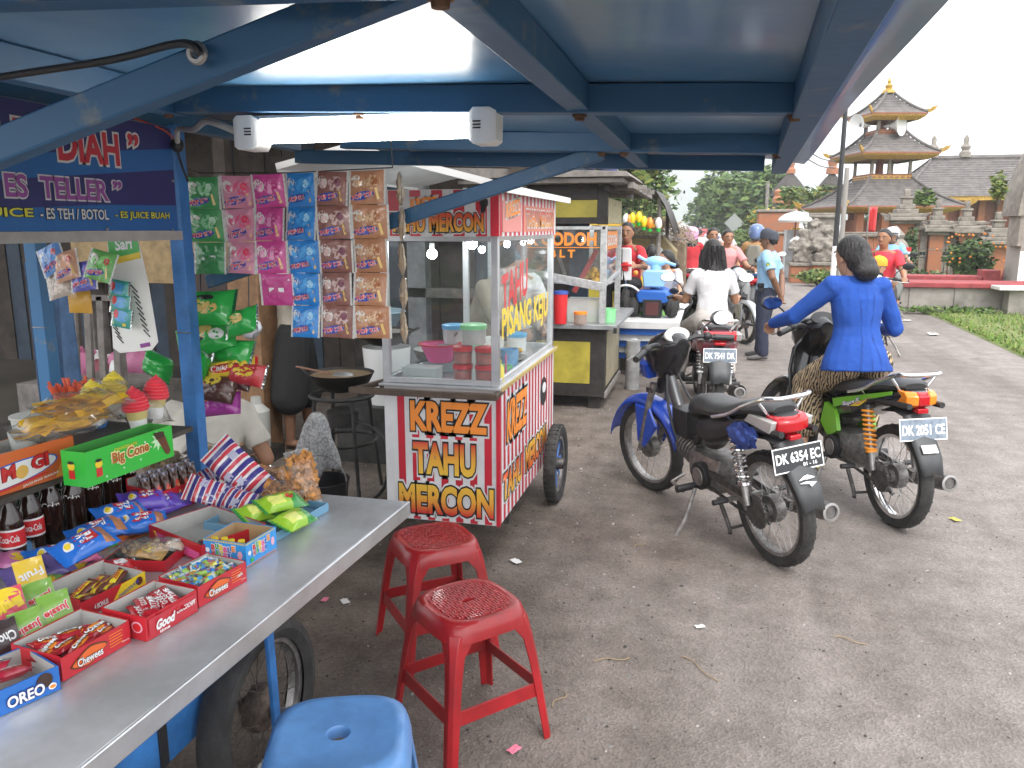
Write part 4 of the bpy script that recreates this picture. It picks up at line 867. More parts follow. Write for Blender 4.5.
def wl(s,mm,x0,x1,y0,y1,shear=0):
 a=P_(x0,y1);b=P_(x1,y1);c=P_(x0,y0);word(m,s,mm,a,X1,b.x-a.x,c.z-a.z)
wl('KREZZ',KO,411,488,400,430);m.text('KREZZ',KO,P_(411,430),V((1,0,.04)),Z1,.01,.01)
zt=P_(414,473).z;zt2=P_(414,441).z;wl('TAHU',grad('fire_print_tahu',zt,zt2,(.80,.52,.06),(.6,.05,.03),(.78,.38,.05)),414,476,441,473)
zt=P_(414,511).z;zt2=P_(414,482).z;wl('MERCON',grad('fire_print_mercon',zt,zt2,(.6,.04,.03),(.78,.5,.06),(.78,.38,.05)),400,494,482,511)
def Q_(x,y):return atX(x,y,KX1)
def ws(s,mm,ya,yb,z,h,up):word(m,s,mm,(KX1,KY0+ya,z),V((0,1,0)),yb-ya,h,up)
ws('KREZZ',KO,.12,.55,.60,.2,V((0,.12,1)));ws('TAHU',grad('fire_print_side',.3,.47,(.78,.5,.06),(.6,.05,.03)),.05,.45,.32,.14,Z1);ws('MERCON',MATS.get('x')or grad('fire_print_sidetwo',.3,.5,(.6,.05,.03),(.78,.5,.06)),.53,1.1,.32,.15,Z1)
m.prism([(KX1+.0015,KY0+1.02+.09*cos(a),.68+.085*sin(a))for a in[2*pi*i/20 for i in range(20)]],(.001,0,0),BLACK);m.prism([(KX1+.003,KY0+1.03+.05*cos(a),.70+.03*sin(a))for a in[2*pi*i/20 for i in range(20)]],(.001,0,0),KW)
m.bar((KX1-.004,KY0-.003,KZ0),(KX1-.004,KY0-.003,KZ1),.018,.01,KR,Y1)
kpart(m,'cart_body',bevel=.002)
m=MB();m.box((KX0-.015,KY0-.03,KZ1),(KX1+.015,KY1+.02,KZ1+.012),ALU);m.bar((KX1+.017,KY0-.02,KZ1+.004),(KX1+.017,KY1+.02,KZ1+.004),.006,.022,mat('brass_strip',(.55,.42,.16),.5,.3));kpart(m,'worktop',bevel=.002)
m=MB();hb=mat('handle_iron',(.13,.095,.075),.55,.6,var=.3);m.bar((KX0-.13,KY0-.10,KZ1-.012),(KX1+.02,KY0-.10,KZ1-.012),.03,.03,hb);m.bar((KX0-.115,KY0-.1,KZ1-.012),(KX0-.02,KY0+.1,KZ1+.0),.025,.025,hb);m.bar((KX1+.005,KY0-.10,KZ1-.012),(KX1+.005,KY0+.05,KZ1-.006),.025,.025,hb);m.bar((KX0-.02,KY0+.02,KZ1-.012),(KX0-.02,KY0+.3,KZ1-.012),.025,.025,hb)
kpart(m,'push_handle',bevel=.003)
ZS=1.572;ZT=1.79;m=MB();A=ALU
for x,y in((KX0+.015,KY0+.015),(KX1-.02,KY0+.015),(KX0+.015,KY1-.02),(KX1-.02,KY1-.02)):m.box((x-.018,y-.015,KZ1+.012),(x+.018,y+.015,ZT),A)
for z in(KZ1+.026,ZS):
 for y in(KY0+.015,KY1-.02):m.bar((KX0+.03,y,z),(KX1-.03,y,z),.022,.026,A)
 for x in(KX0+.015,KX1-.02):m.bar((x,KY0+.03,z),(x,KY1-.03,z),.022,.026,A)
kpart(m,'case_frame',bevel=.003)
m=MB();m.box((KX0+.008,KY0+.1,1.0),(KX0+.012,KY0+.12,1.02),RED)
m=MB();y=KY0+.012;m.poly([(KX0+.033,y,KZ1+.04),(KX1-.038,y,KZ1+.04),(KX1-.038,y,ZS-.013),(KX0+.033,y,ZS-.013)],GLASS);kpart(m,'front_pane',smooth=0)
m=MB();x=KX1-.018;m.poly([(x,KY0+.03,KZ1+.04),(x,KY1-.035,KZ1+.04),(x,KY1-.035,ZS-.013),(x,KY0+.03,ZS-.013)],GLASS)
m.text('PISANG KEJU',YELLOW,(x,KY0+.12,1.06),Y1,V((0,.02,1)),1.1,.19,.03,None,.05,.001)
m.text('TAHU',RED,(x,KY0+.12,1.21),V((0,1,.12)),V((0,.0,1)),.55,.19,.03,None,.05,.001)
kpart(m,'side_pane',smooth=0)
m=MB();y=KY1-.02;m.poly([(KX0+.033,y,KZ1+.04),(KX1-.038,y,KZ1+.04),(KX1-.038,y,ZS-.013),(KX0+.033,y,ZS-.013)],GLASS);kpart(m,'back_pane',smooth=0)
m=MB();m.box((KX0-.0,KY0-.006,ZS+.01),(KX1+.004,KY0-.001,ZT),KW);band(m,(KX0,KY0-.006,ZS+.012),X1,KX1-KX0,ZT-ZS-.015,11,1)
m.text('KREZZ',KO,(KX0+.16,KY0-.006,ZS+.128),V((1,0,.08)),Z1,.13,.05,.05,KW,.1,.003)
word(m,'TAHU MERCON',grad('fire_print_header',ZS+.03,ZS+.1,(.80,.45,.06),(.62,.08,.03)),(KX0+.06,KY0-.006,ZS+.03),X1,.445,.085)
m.ell((KX1-.065,KY0-.008,ZT-.06),(.02,.004,.025),BLACK,12,6);m.prism([(KX1-.08,KY0-.0075,ZT-.075),(KX1-.055,KY0-.0075,ZT-.08),(KX1-.085,KY0-.0075,ZS+.03)],(0,-.001,0),BLACK)
m.box((KX1-.035,KY0-.0085,ZS+.012),(KX1+.004,KY0-.0065,ZT),KR)
kpart(m,'front_sign',smooth=0)
m=MB();m.box((KX1-.001,KY0+.0,ZS+.01),(KX1+.004,KY1,ZT-.01),KW);band(m,(KX1+.004,KY0,ZS+.012),Y1,KY1-KY0,ZT-ZS-.025,30,0);
m.box((KX1+.0055,KY0+.05,ZS+.03),(KX1+.0065,KY0+.42,ZT-.05),mat('sign_pink',(.66,.25,.22),.5));m.box((KX1+.0055,KY0+.47,ZS+.03),(KX1+.0065,KY1-.05,ZT-.06),mat('sign_salmon',(.62,.22,.16),.5));m.text('KREZZ',KO,(KX1+.0065,KY0+.1,ZS+.09),V((0,1,.1)),Z1,.28,.07,.04,KW,.08,.002);m.text('TAHU MERCON',grad('fire_print_sidesign',ZS+.03,ZS+.14,(.75,.42,.08),(.6,.06,.04)),(KX1+.0065,KY0+.52,ZS+.05),Y1,Z1,.72,.09,.03,KW,.06,.002)
kpart(m,'side_sign',smooth=0)
RW=mat('roof_white',(.62,.63,.64),.45,.2,var=.12,vscale=5);yf=3.3
a0=atY(278,170,yf);ap=atY(350,150,yf);e1=atY(498,188,yf);L_=1.75
m=MB()
for p,q in((a0,ap),(ap,e1)):
 n=(q-p).normalized();up=V((-n.z,0,n.x))
 m.prism([p,q,q+up*.012,p+up*.012],(0,L_,0),RW)
 m.prism([p-up*.0,q,q+up*.028,p+up*.028],(0,-.012,0),WHITE)
m.bar(e1+V((.0,0,.004)),e1+V((0,L_,.004)),.012,.032,WHITE);m.bar(a0+V((.0,0,.004)),a0+V((0,L_,.004)),.012,.03,WHITE)
kpart(m,'roof',smooth=25)
for x in(KX0+.02,KX1-.02):
 for y in(KY0+.02,KY1-.03):m=MB();m.box((x-.012,y-.012,ZT),(x+.012,y+.012,1.81 if x>-1.2 else 1.86),A);kpart(m,'roof_support')
for xw,s in((KX1+.075,1),(KX0-.075,-1)):
 m=MB();c=V((xw,4.55,.235));m.lathe(c,[(.15,-.02),(.17,-.022),(.17,.022),(.15,.02)],STEEL,36,X1);m.lathe(c,[(0,-.05),(.03,-.05),(.035,-.02),(.035,.02),(.03,.05),(0,.05)],GREASE,16,X1)
 for i in range(9):
  t=2*pi*i/9;m.bar(c+V((0,cos(t)*.03,sin(t)*.03)),c+V((0,cos(t)*.155,sin(t)*.155)),.018,.008,mat('hub_blue',(.08,.18,.45),.5),X1)
 m.cyl(c-X1*.12*s,c+X1*.05*s,.012,GREASE);w_=kpart(m,'wheel')
 m=MB();m.lathe(c,[(.168,-.024),(.19,-.034),(.222,-.034),(.235,-.015),(.235,.015),(.222,.034),(.19,.034),(.168,.024)],RUB,40,X1)
 for i in range(40):
  t=2*pi*i/40;q=c+V((0,cos(t)*.234,sin(t)*.234));m.bar(q-X1*.028,q+X1*.028,.008,.006,RUB,V((0,cos(t),sin(t))))
 kpart(m,'tyre',w_)
m=MB();m.box((KX0+.3,KY0+.05,0),(KX0+.335,KY0+.085,KZ0),GREASE);m.bar((KX0+.1,KY0+.1,KZ0-.02),(KX1-.1,KY0+.1,KZ0-.02),.03,.03,GREASE);kpart(m,'prop_leg')
m=MB();m.box((KX1-.08,KY0+.3,.12),(KX1-.03,KY0+.36,KZ0),GREASE);kpart(m,'prop_block')
EB=mat('bulb_light',(1,1,1),.4,emit=(.95,1,1),estr=45)
for i,(px,py,y,lab)in enumerate(((432,254,4.3,'lit round bulb hanging left in the striped cart case'),(472,244,4.1,'lit round bulb hanging in the middle of the striped cart case'),(507,244,4.6,'lit small bulb hanging farthest right in the striped cart case'))):
 q=atY(px,py,y);t=thing('light_bulb',lab,'lamp',q,0,'lit bulbs in the striped cart')
 b=MB();b.ell((0,0,0),.028 if i<2 else.02,EB,12,8);b.build('bulb',t);b=MB();b.cyl((0,0,.02),(0,0,.06),.014,WHITE);b.cyl((0,0,.06),(0,0,ZS+.2-q.z),.003,BLACK);b.build('socket',t)
WT=KZ1+.0135
def ky(x,y,Y):
 p=atY(x,y,Y);return p
def tub(nm,lab,cat,x,Y,r,h,bm,lm=None,z=WT,grp=None,fill=None,taper=.9):
 t=thing(nm,lab,cat,(x,Y,z),0,grp)
 b=MB();b.lathe((0,0,0),[(0,0),(r*taper,0),(r,h),(r*.94,h),(r*taper*.94,.004),(0,.004)],bm,22);b.build('container',t)
 if fill:b=MB();b.lathe((0,0,.005),[(0,0),(r*taper*.92,0),(r*.9,h*.62),(0,h*.68)],fill,18);b.build('contents',t)
 if lm:b=MB();b.lathe((0,0,h),[(r*1.04,-.012),(r*1.05,.008),(r*.9,.012),(0,.012)],lm,22);b.build('lid',t)
 return t
JAR=glassmat('jar_plastic',(.95,.85,.82),.10,.2);SAMB=mat('chilli_sauce',(.55,.05,.025),.6,var=.3,vscale=40);TUBC=glassmat('tub_plastic',(.9,.92,.92),.45,.3)
PKP=mat('plastic_pink',(.75,.12,.32),.4);LID_R=mat('lid_red',(.6,.04,.05),.4);LID_B=mat('lid_blue',(.12,.42,.72),.4);LID_G=mat('lid_green',(.25,.65,.3),.4)
def at_case(px,Y):return atY(px,375,Y).x
j=tub('sauce_jar','red lidded jar at the bottom left of the jar stack in the striped cart','jar',at_case(463,3.62),3.62,.046,.072,JAR,LID_R,WT,'red sauce jars',SAMB,.96)
x2=at_case(485,3.62)
for(x,z,lab)in((x2,WT,'red lidded jar at the bottom right of the jar stack in the striped cart'),(j.location.x,WT+.086,'red lidded jar at the top left of the jar stack'),(x2,WT+.086,'red lidded jar at the top right of the jar stack')):dup(j,(x,3.62,z),0,lab)
tub('plastic_tub','clear tub with green lid standing on the red jars','tub',at_case(474,3.66),3.66,.062,.085,TUBC,LID_G,WT+.175,None,SAMB)
tub('plastic_tub','clear tub with blue lid behind the pink bowl','tub',atY(454,333,3.95).x,3.95,.06,.09,TUBC,LID_B,WT+.13)
m=MB();m.box((-.07,-.06,0),(.07,.06,.126),mat('plastic_crate',(.3,.34,.36),.5));fin(m,'crate',(atY(454,333,3.95).x,3.95,WT),0,'grey crate hidden behind the pink bowl under the blue lidded tub','crate')
t=thing('plastic_bowl','pink plastic bowl next to the red jars in the striped cart','bowl',(atY(440,350,3.85).x,3.85,WT+.05));b=MB();b.lathe((0,0,0),[(0,0),(.06,0),(.10,.085),(.108,.092),(.10,.09),(.056,.006),(0,.006)],PKP,26);b.build('bowl',t);b=MB();b.lathe((0,0,.088),[(.098,0),(.11,0),(.112,.006),(.098,.006)],RED,26);b.build('rim',t)
m=MB();m.box((-.08,-.05,0),(.08,.05,.049),mat('plastic_crate',(.3,.34,.36),.5));fin(m,'crate',(atY(440,350,3.85).x,3.86,WT),0,'grey crate that the pink bowl stands on','crate')
m=MB();m.box((0,0,0),(.17,.1,.003),TUBC)
for a,b_ in(((0,0),(.17,.003)),((0,.097),(.17,.1)),((0,.003),(.003,.097)),((.167,.003),(.17,.097))):m.box((*a,.003),(*b_,.055),TUBC)
m.box((-.004,-.004,.055),(.174,.104,.06),TUBC)
for i in range(3):m.box((.02+i*.05,.03,.004),(.05+i*.05,.06,.018),mat('tofu_tan',(.6,.45,.2),.7))
fin(m,'food_box',(at_case(404,3.6),3.58,WT),0,'shallow clear plastic box with food pieces at the front of the case','box')
m=MB();m.box((-.003,0,0),(.003,.09,.11),PKP);o=fin(m,'chopping_board',(at_case(507,3.75),3.72,WT+.0),0.2,'small pink board standing against the side pane','board',bevel=.002)
m=MB();m.lathe((0,0,0),[(0,0),(.02,0),(.02,.07),(.008,.09),(.008,.11),(0,.11)],mat('bottle_yellow',(.7,.6,.1),.4),14);fin(m,'sauce_bottle',(at_case(500,3.62),3.62,WT),0,'small yellow sauce bottle at the corner of the case','bottle')
BLUET=mat('tub_blueclear',(.2,.4,.65),.4)
tub('plastic_tub','translucent blue tub low in the case behind the yellow lettering','tub',-1.02,4.1,.05,.09,BLUET,None,WT);tub('plastic_bowl','small green bowl behind the pink board','bowl',-1.0,3.92,.04,.03,LID_G,None,WT)
for i,(x,y)in enumerate(((-1.2,4.45),(-1.1,4.6))):tub('plastic_tub',('white tub with lid at the back of the case','white tub at the far back corner of the case')[i],'tub',x,y,.06,.1,WHITE,LID_B if i else None,WT)
WOK=mat('wok_iron',(.03,.028,.026),.5,.6,var=.3)
t=thing('wok','dark wok with ladle inside the left of the glass case','wok',(-1.36,3.95,WT));b=MB();b.lathe((0,0,0),[(0,.0),(.06,.01),(.12,.05),(.14,.10),(.137,.10),(.117,.052),(.058,.014),(0,.006)],STEEL,26);b.build('pan',t);b=MB();b.tube([(0,.0,.03),(.08,-.04,.16),(.12,-.06,.2)],.006,STEEL);b.build('ladle',t)
TBL=mat('work_table_iron',(.05,.048,.046),.6,.4,var=.4)
t=thing('stove_stand','dark iron stove stand carrying the big wok left of the striped cart','stove',(atY(342,395,4.4).x,4.4,0));SX=t.location.x;t.scale=(1,1,1.13);m=MB();m.torus((0,0,.55),.19,.012,TBL,28,6,Z1);m.torus((0,0,.3),.2,.01,TBL,28,6,Z1);m.lathe((0,0,.38),[(0,0),(.09,0),(.1,.08),(.05,.1),(0,.1)],TBL,16);m.build('ring_frame',t)
for i in range(4):
 a=pi/4+i*pi/2;m=MB();m.tube(smooth_path([(.17*cos(a),.17*sin(a),.56),(.2*cos(a),.2*sin(a),.3),(.24*cos(a),.24*sin(a),.0)]),.012,TBL);m.build('leg',t)
m=MB();m.tube(smooth_path([(.05,0,.42),(.3,-.1,.35),(.34,-.2,.1),(.2,-.5,.02)]),.01,BLACK);m.build('gas_hose',t)
t=thing('wok','large shallow wok with two handles on the iron stove stand','wok',(SX,4.4,.63));m=MB();m.lathe((0,0,0),[(0,.0),(.1,.02),(.17,.07),(.2,.13),(.196,.13),(.165,.074),(.098,.026),(0,.006)],WOK,32);m.lathe((0,0,0),[(.185,.115),(.1,.118),(0,.118)],mat('frying_oil',(.28,.2,.12),.25),24);m.ell((.02,-.02,.118),(.07,.05,.02),mat('skimmer_wire',(.4,.4,.4),.4,.7),12,6);m.build('pan',t)
m=MB();m.tube(smooth_path([(-.19,.03,.12),(-.26,.0,.15),(-.19,-.05,.12)]),.009,WOK);m.bar((-.25,-.09,.17),(-.05,-.05,.13),.02,.006,mat('tongs_wood',(.25,.12,.08),.6));m.build('handle',t)
t=thing('wok','second dark wok with grey fat, higher and behind the large one','wok',(atY(386,365,5.2).x,5.2,.80));m=MB();m.lathe((0,0,0),[(0,.0),(.1,.02),(.17,.07),(.2,.12),(.196,.12),(.165,.074),(.098,.026),(0,.006)],WOK,32);m.lathe((0,0,0),[(.185,.105),(0,.108)],mat('frying_fat',(.38,.34,.3),.3),24);m.build('pan',t)
m=MB();m.tube(smooth_path([(.18,.03,.11),(.25,.0,.14),(.18,-.05,.11)]),.009,WOK);m.build('handle',t)
m=MB();m.lathe((0,0,0),[(0,0),(.14,0),(.17,.4),(.165,.4),(.135,.005),(0,.005)],WHITE,24);fin(m,'bucket',(atY(386,365,5.2).x,5.22,.40),0,'white plastic bucket under the second wok','bucket')
m=MB();m.box((-.3,-.25,0),(.3,.25,.4),TBL);fin(m,'work_box',(atY(386,365,5.2).x,5.25,0),0,'low dark bench under the white bucket','bench')
t=thing('basin','grey blue plastic basin on the dark post beyond the woks','basin',(atY(366,345,5.6).x,5.75,.86));m=MB();m.lathe((0,0,0),[(0,0),(.17,0),(.24,.12),(.255,.125),(.25,.135),(.235,.125),(.165,.006),(0,.006)],mat('basin_blue',(.22,.30,.36),.45),30);m.build('basin_bowl',t)
m=MB();m.lathe((0,0,0),[(0,0),(.14,0),(.15,.85),(0,.86)],mat('stump_dark',(.045,.04,.035),.9,var=.4,bump=.6,bscale=20),18);fin(m,'wooden_stump',(atY(366,345,5.6).x,5.75,0),0,'dark round stump that carries the basin','stump')
t=thing('bucket','black bucket under the plaid cloth in front of the stove','bucket',(atY(336,470,4.05).x+.04,3.8,0));m=MB();m.lathe((0,0,0),[(0,0),(.11,0),(.145,.27),(.15,.28),(.14,.28),(.106,.006),(0,.006)],BLACK,24);m.build('pail',t);m=MB();m.tube(arc((0,0,.27),.145,-.3,pi+.3,14),.004,STEEL);m.build('bail',t)
PLA=mat('cloth_grey_check',(.30,.30,.31),.9,col2=(.55,.55,.55),vscale=60,lo=.45,hi=.55)
m=MB()
def cl(u,v):
 a=u*2*pi;r_=.02+.13*v**.7;fold=1+.3*sin(a*5+3*v)*v+.25*noise.noise(V((cos(a)*2,sin(a)*2,v*3)))
 return(r_*cos(a)*fold,r_*sin(a)*fold,.62-.36*v**1.3-.05*v*sin(a*3))
m.sheet(cl,48,14,PLA);m.box((-.02,-.02,0),(.02,.02,.6),TBL);cq=atY(318,440,4.0);fin(m,'check_cloth',(cq.x,4.0,0),0,'grey checked cloth draped over a short stake in front of the stove','cloth',solid=.003).scale=(.8,.8,.97)
rr=random.Random(31);m=MB()
for i in range(26):m.ell((rr.uniform(-.09,.09),rr.uniform(-.07,.07),rr.uniform(.004,.05)),(.026,.02,.016),mat('fritter',(.72,.40,.05),.6,var=.3,vscale=30),8,5)
m.lathe((0,0,0),[(0,0),(.13,0),(.15,.012),(.148,.016),(0,.004)],STEEL,20);fin(m,'fritter_tray',(-1.12,4.3,WT),0,'round metal tray of golden fritters inside the striped cart','food')
tub('plastic_tub','white tub with red lid behind the stacked red jars','tub',-1.07,3.85,.055,.12,WHITE,LID_R,WT,None,None);tub('plastic_tub','clear tub of red sauce with green lid at the middle of the case','tub',-1.24,4.15,.06,.11,TUBC,LID_G,WT,None,SAMB)
tub('plastic_bowl','yellow bowl at the far end of the case','bowl',-1.3,4.6,.08,.07,mat('bowl_yellow',(.75,.55,.08),.4),None,WT)
DW=mat('dark_timber',(.026,.022,.02),.6,var=.4,vscale=12,bump=.2,bscale=40);OLV=mat('olive_panel',(.40,.33,.045),.5,var=.2,vscale=5);GRW=mat('grey_timber',(.20,.18,.165),.8,var=.3,vscale=9,bump=.3);CTOP=mat('counter_zinc',(.36,.37,.38),.4,.6,var=.3,vscale=10)
GX0,GX1,GY0,GY1=-1.95,-.88,7.05,8.25
gc=thing('food_cart','dark timber cart with olive panels and orange lettering on its glass','cart',(-1.4,7.6,0));ginv=Matrix.Translation(V((1.4,-7.6,0)))
def gpart(mb,name,**k):mb.v=[tuple(ginv@V(v))for v in mb.v];return mb.build(name,gc,**k)
m=MB();m.box((GX0,GY0,.12),(GX1,GY1,.74),DW);m.box((GX0+.08,GY0-.006,.24),(GX1-.13,GY0-.002,.62),OLV);m.box((GX1+.002,GY0+.1,.2),(GX1+.006,GY1-.1,.7),mat('side_panel',(.34,.30,.2),.55,var=.2));m.bar((GX1+.012,GY0,.14),(GX1+.012,GY1,.14),.02,.05,GRW)
for x in(GX0+.1,GX1-.1):
 for y in(GY0+.1,GY1-.1):m.box((x-.05,y-.05,0),(x+.05,y+.05,.12),DW)
gpart(m,'cart_body',bevel=.004)
m=MB();m.box((GX0-.05,GY0-.10,.745),(GX1+.11,GY1+.35,.785),CTOP);m.bar((GX1+.10,GY0-.105,.74),(GX1+.10,GY0-.10,.74),.03,.05,BLACK);gpart(m,'worktop',bevel=.004)
m=MB();zc0,zc1=.787,1.62;A2=mat('alu_weathered',(.5,.5,.5),.45,.6,var=.25,vscale=20)
for x,y in((GX0+.02,GY0),(GX1-.03,GY0),(GX0+.02,GY1),(GX1-.03,GY1-.05)):m.box((x-.028,y,zc0),(x+.028,y+.05,zc1+.02),A2)
zr=1.13
for y in(GY0+.02,GY1-.03):
 m.bar((GX0,y,zc1),(GX1,y,zc1),.03,.03,A2);
m.bar((GX0+.35,GY0+.01,zr+.10),(GX1-.03,GY0+.01,zr-.02),.03,.075,A2);m.bar((GX1-.03,GY0+.05,zr-.01),(GX1-.03,GY1-.05,zr+.05),.03,.04,A2);m.bar((GX1-.03,GY0,zc1),(GX1-.03,GY1,zc1),.03,.03,A2)
gpart(m,'case_frame',bevel=.003)
m=MB();y=GY0+.02;m.poly([(GX0,y,zr),(GX1-.06,y,zr),(GX1-.06,y,zc1-.015),(GX0,y,zc1-.015)],GLASS)
def gt(s,x0,x1,y0,y1,mm=ORANGE):
 a=atY(x0,y1,y);b=atY(x1,y1,y);c=atY(x0,y0,y);m.text(s,mm,a,X1,Z1,b.x-a.x,c.z-a.z,.04,None,.05,.002)
gt('LOTEK GODOH',495,596.5,232,245.5);gt('B L T',550,575,249.5,257.5);
a=atY(520,247.5,y);b=atY(600,247.5,y);m.bar(a+V((0,-.002,0)),b+V((0,-.002,0)),.001,.008,ORANGE)
gpart(m,'front_pane',smooth=0)
m=MB();x=GX1-.025;m.poly([(x,GY0+.06,zr+.03),(x,GY1-.06,zr+.06),(x,GY1-.06,zc1-.02),(x,GY0+.06,zc1-.02)],GLASS);m.box((x+.002,GY0+.12,1.43),(x+.004,GY0+1.0,1.59),ORANGE);m.text('GODOH',WPRINT,(x+.005,GY0+.2,1.46),Y1,Z1,.7,.1,.03);gpart(m,'side_pane',smooth=0)
m=MB();m.box((GX0,GY0+.0,1.655),(GX1-.0,GY0+.04,1.71),DW);m.box((GX0,GY0+.01,1.71),(GX1-.09,GY0+.03,1.86),OLV);m.box((GX1-.09,GY0-.002,1.65),(GX1,GY0+.06,1.98),DW);m.box((GX0,GY0+.0,1.86),(GX1-.09,GY0+.05,1.99),DW);m.box((GX1-.035,GY0+.062,1.66),(GX1-.01,GY1,1.88),mat('side_slats',(.33,.29,.17),.6,var=.3,vscale=20));gpart(m,'upper_panel',bevel=.003)
m=MB();m.box((GX0-.2,GY0-.25,1.99),(GX1+.15,GY1+.7,2.03),GRW);m.prism([(GX0-.3,GY0-.3,2.035),(GX1+.22,GY0-.3,2.035),(GX1+.18,GY0-.3,2.075),(GX0-.3,GY0-.3,2.13)],(0,1.3,0),GRW);m.bar((GX1+.2,GY0-.1,1.975),(GX1+.2,GY1+.9,1.955),.05,.05,GRW);m.bar((GX1+.0,GY0-.1,1.955),(GX1+.0,GY1+.9,1.955),.04,.05,DW)
for i in range(3):m.bar((GX0,GY0+.3+i*.5,1.97),(GX1+.3,GY0+.3+i*.5,1.97),.05,.04,GRW)
gpart(m,'roof',bevel=.003)
TRP=mat('tarp_blue',(.07,.12,.52),.45,col2=(.45,.5,.62),vscale=4,lo=.5,hi=.7)
for i,(px,py,r_,lab)in enumerate(((570,168,.085,'left roll of blue tarpaulin on the dark timber cart roof'),(592,176,.075,'right roll of blue tarpaulin on the dark timber cart roof'))):
 p=atY(px,py,GY0-.32);m=MB()
 for k in range(4):
  rr_=r_-k*.012;pts=[(rr_*cos(t)*(1-.02*t),0,rr_*sin(t)*(1-.02*t))for t in[2*pi*q/24 for q in range(25)]]
  m.loft([[V(q)for q in pts],[V(q)+V((.0,.9,0))for q in pts]],TRP,close=False)
 o=m.build('tarp_roll',solid=.005);tag(o,lab,'tarpaulin','rolled tarpaulins on the roof');o.location=(p.x,GY0-.30,2.135+.004+r_-i*.03);o.rotation_euler=(0,0,-.05)
CT=.787
def onc(px,py,Y):p=atY(px,py,Y);return(p.x,Y,CT)
t=thing('drink_cooler','red tub with blue lid on the dark cart counter','cooler',onc(560,340,6.98));m=MB();m.lathe((0,0,0),[(0,0),(.056,0),(.066,.26),(0,.262)],RED,20);m.build('tub',t);m=MB();m.lathe((0,0,.262),[(.07,0),(.07,.025),(0,.035)],mat('lid_navy',(.05,.1,.4),.4),20);m.build('lid',t)
tub('snack_jar','clear jar with orange lid on the dark cart counter','jar',onc(580,343,6.98)[0],6.98,.058,.10,JAR,ORANGE,CT,None,None,.97)
m=MB();m.box((0,0,0),(.28,.2,.2),TUBC);m.box((-.005,-.005,.2),(.285,.205,.21),TUBC);m.box((.02,.02,.004),(.26,.18,.05),mat('salad_green',(.12,.3,.06),.7,var=.5,vscale=30));fin(m,'food_box',onc(567,340,7.12),0,'clear plastic food box behind the orange lidded jar','box')
m=MB();rr=random.Random(2)
for i in range(30):m.ell((rr.uniform(-.08,.08),rr.uniform(-.06,.06),rr.uniform(0,.11)),.028,mat('fritter',(.72,.40,.05),.6,var=.3,vscale=30),8,5)
fin(m,'fritter_pile',(onc(595,290,7.5)[0],7.5,zr),0,'heap of golden fritters behind the orange lettered glass','food')
m=MB();m.box((-.5,-.2,0),(.35,.2,.012),A2);o=fin(m,'food_shelf',(onc(575,290,7.5)[0],7.5,zr-.013),0,'metal shelf inside the dark cart case carrying the fritters','shelf')
m=MB();a=atY(574,292,7.3);b=atY(597,250,7.3);m.bar(a,b,.02,.045,mat('red_bar',(.4,.05,.05),.5));tag(m.build('red_bar'),'slanting red bar seen through the orange lettered glass','bar')
m=MB();a=atY(565,275,7.7);b=atY(553,240,7.7);m.bar(a,b,.02,.035,GRW);tag(m.build('grey_bar'),'slanting grey bar behind the orange lettered glass','bar')
tub('plastic_bowl','green bowl on the counter at the right of the dark cart case','bowl',onc(608,338,7.2)[0],7.2,.07,.12,LID_G,None,CT);tub('plastic_bowl','small teal bowl beside the red tub on the dark cart','bowl',onc(571,318,7.6)[0],7.6,.07,.10,mat('bowl_teal',(.15,.5,.42),.4),None,CT)
RB=mat('ride_blue',(.02,.12,.48),.4);RW_=mat('ride_white',(.66,.66,.66),.5,var=.1);PY0=8.75
pf=thing('ride_platform','blue and white striped platform of the childrens rides','platform',(-.75,9.6,0))
m=MB();x0,x1=atY(618,340,PY0).x-.15,atY(672,340,PY0).x+.1
zt=atY(640,322,PY0).z
for i in range(6):m.box((x0,PY0+.04*(5-i),.18+i*(zt-.18)/6),(x1,PY0+1.9,.18+(i+1)*(zt-.18)/6),RB if i%2==0 else RW_)
m.box((x0-.02,PY0+.05,zt),(x1+.02,PY0+2.0,zt+.03),RW_);
for x in(x0+.1,x1-.1):m.cyl((x-.0,PY0+.3,0),(x,PY0+.3,.19),.05,GRW)
m.v=[tuple(V(v)-V((-.75,9.6,0)))for v in m.v];m.build('platform_box',pf)
m=MB();q=atZ(632,412,0);m.cyl((atY(632,390,8.1).x,8.1,0),(atY(632,390,8.1).x,8.1,.5),.07,mat('post_grey',(.3,.3,.3),.6,var=.3));tag(m.build('grey_post'),'short round grey post between the dark cart and the blue motorcycle','post')
zt+=.032
LB=mat('ride_lightblue',(.30,.55,.80),.35);
def wheel_toy(mb,c,r,w,tyre=RUB,rim=WPRINT,ax=X1):
 mb.torus(c,r*.72,r*.28,tyre,24,8,ax,w/(r*.28));mb.lathe(c,[(0,-w*.5),(r*.4,-w*.6),(r*.5,-w*.3),(r*.5,w*.3),(r*.4,w*.6),(0,w*.5)],rim,16,ax)
Yr=9.1;p=atY(653,318,Yr)
t=thing('ride_quad','blue toy quad with light blue seat box on the ride platform','ride',(p.x,Yr,zt))
m=MB();m.loft([[V((x*k,y,z))for x,z in((-.17,.16),(.17,.16),(.2,.24),(.15,.30),(-.15,.30),(-.2,.24))]for y,k in((-.2,.9),(-.1,1),(.3,.95),(.45,.6))],RB);m.build('body',t,bevel=.02,seg=3)
m=MB();m.loft([[V((x*k,y,z))for x,z in((-.11,.33),(.11,.33),(.13,.48),(.10,.51),(-.10,.51),(-.13,.48))]for y,k in((-.12,.95),(-.08,1),(.12,1),(.16,.9))],LB);m.build('seat',t,bevel=.012)
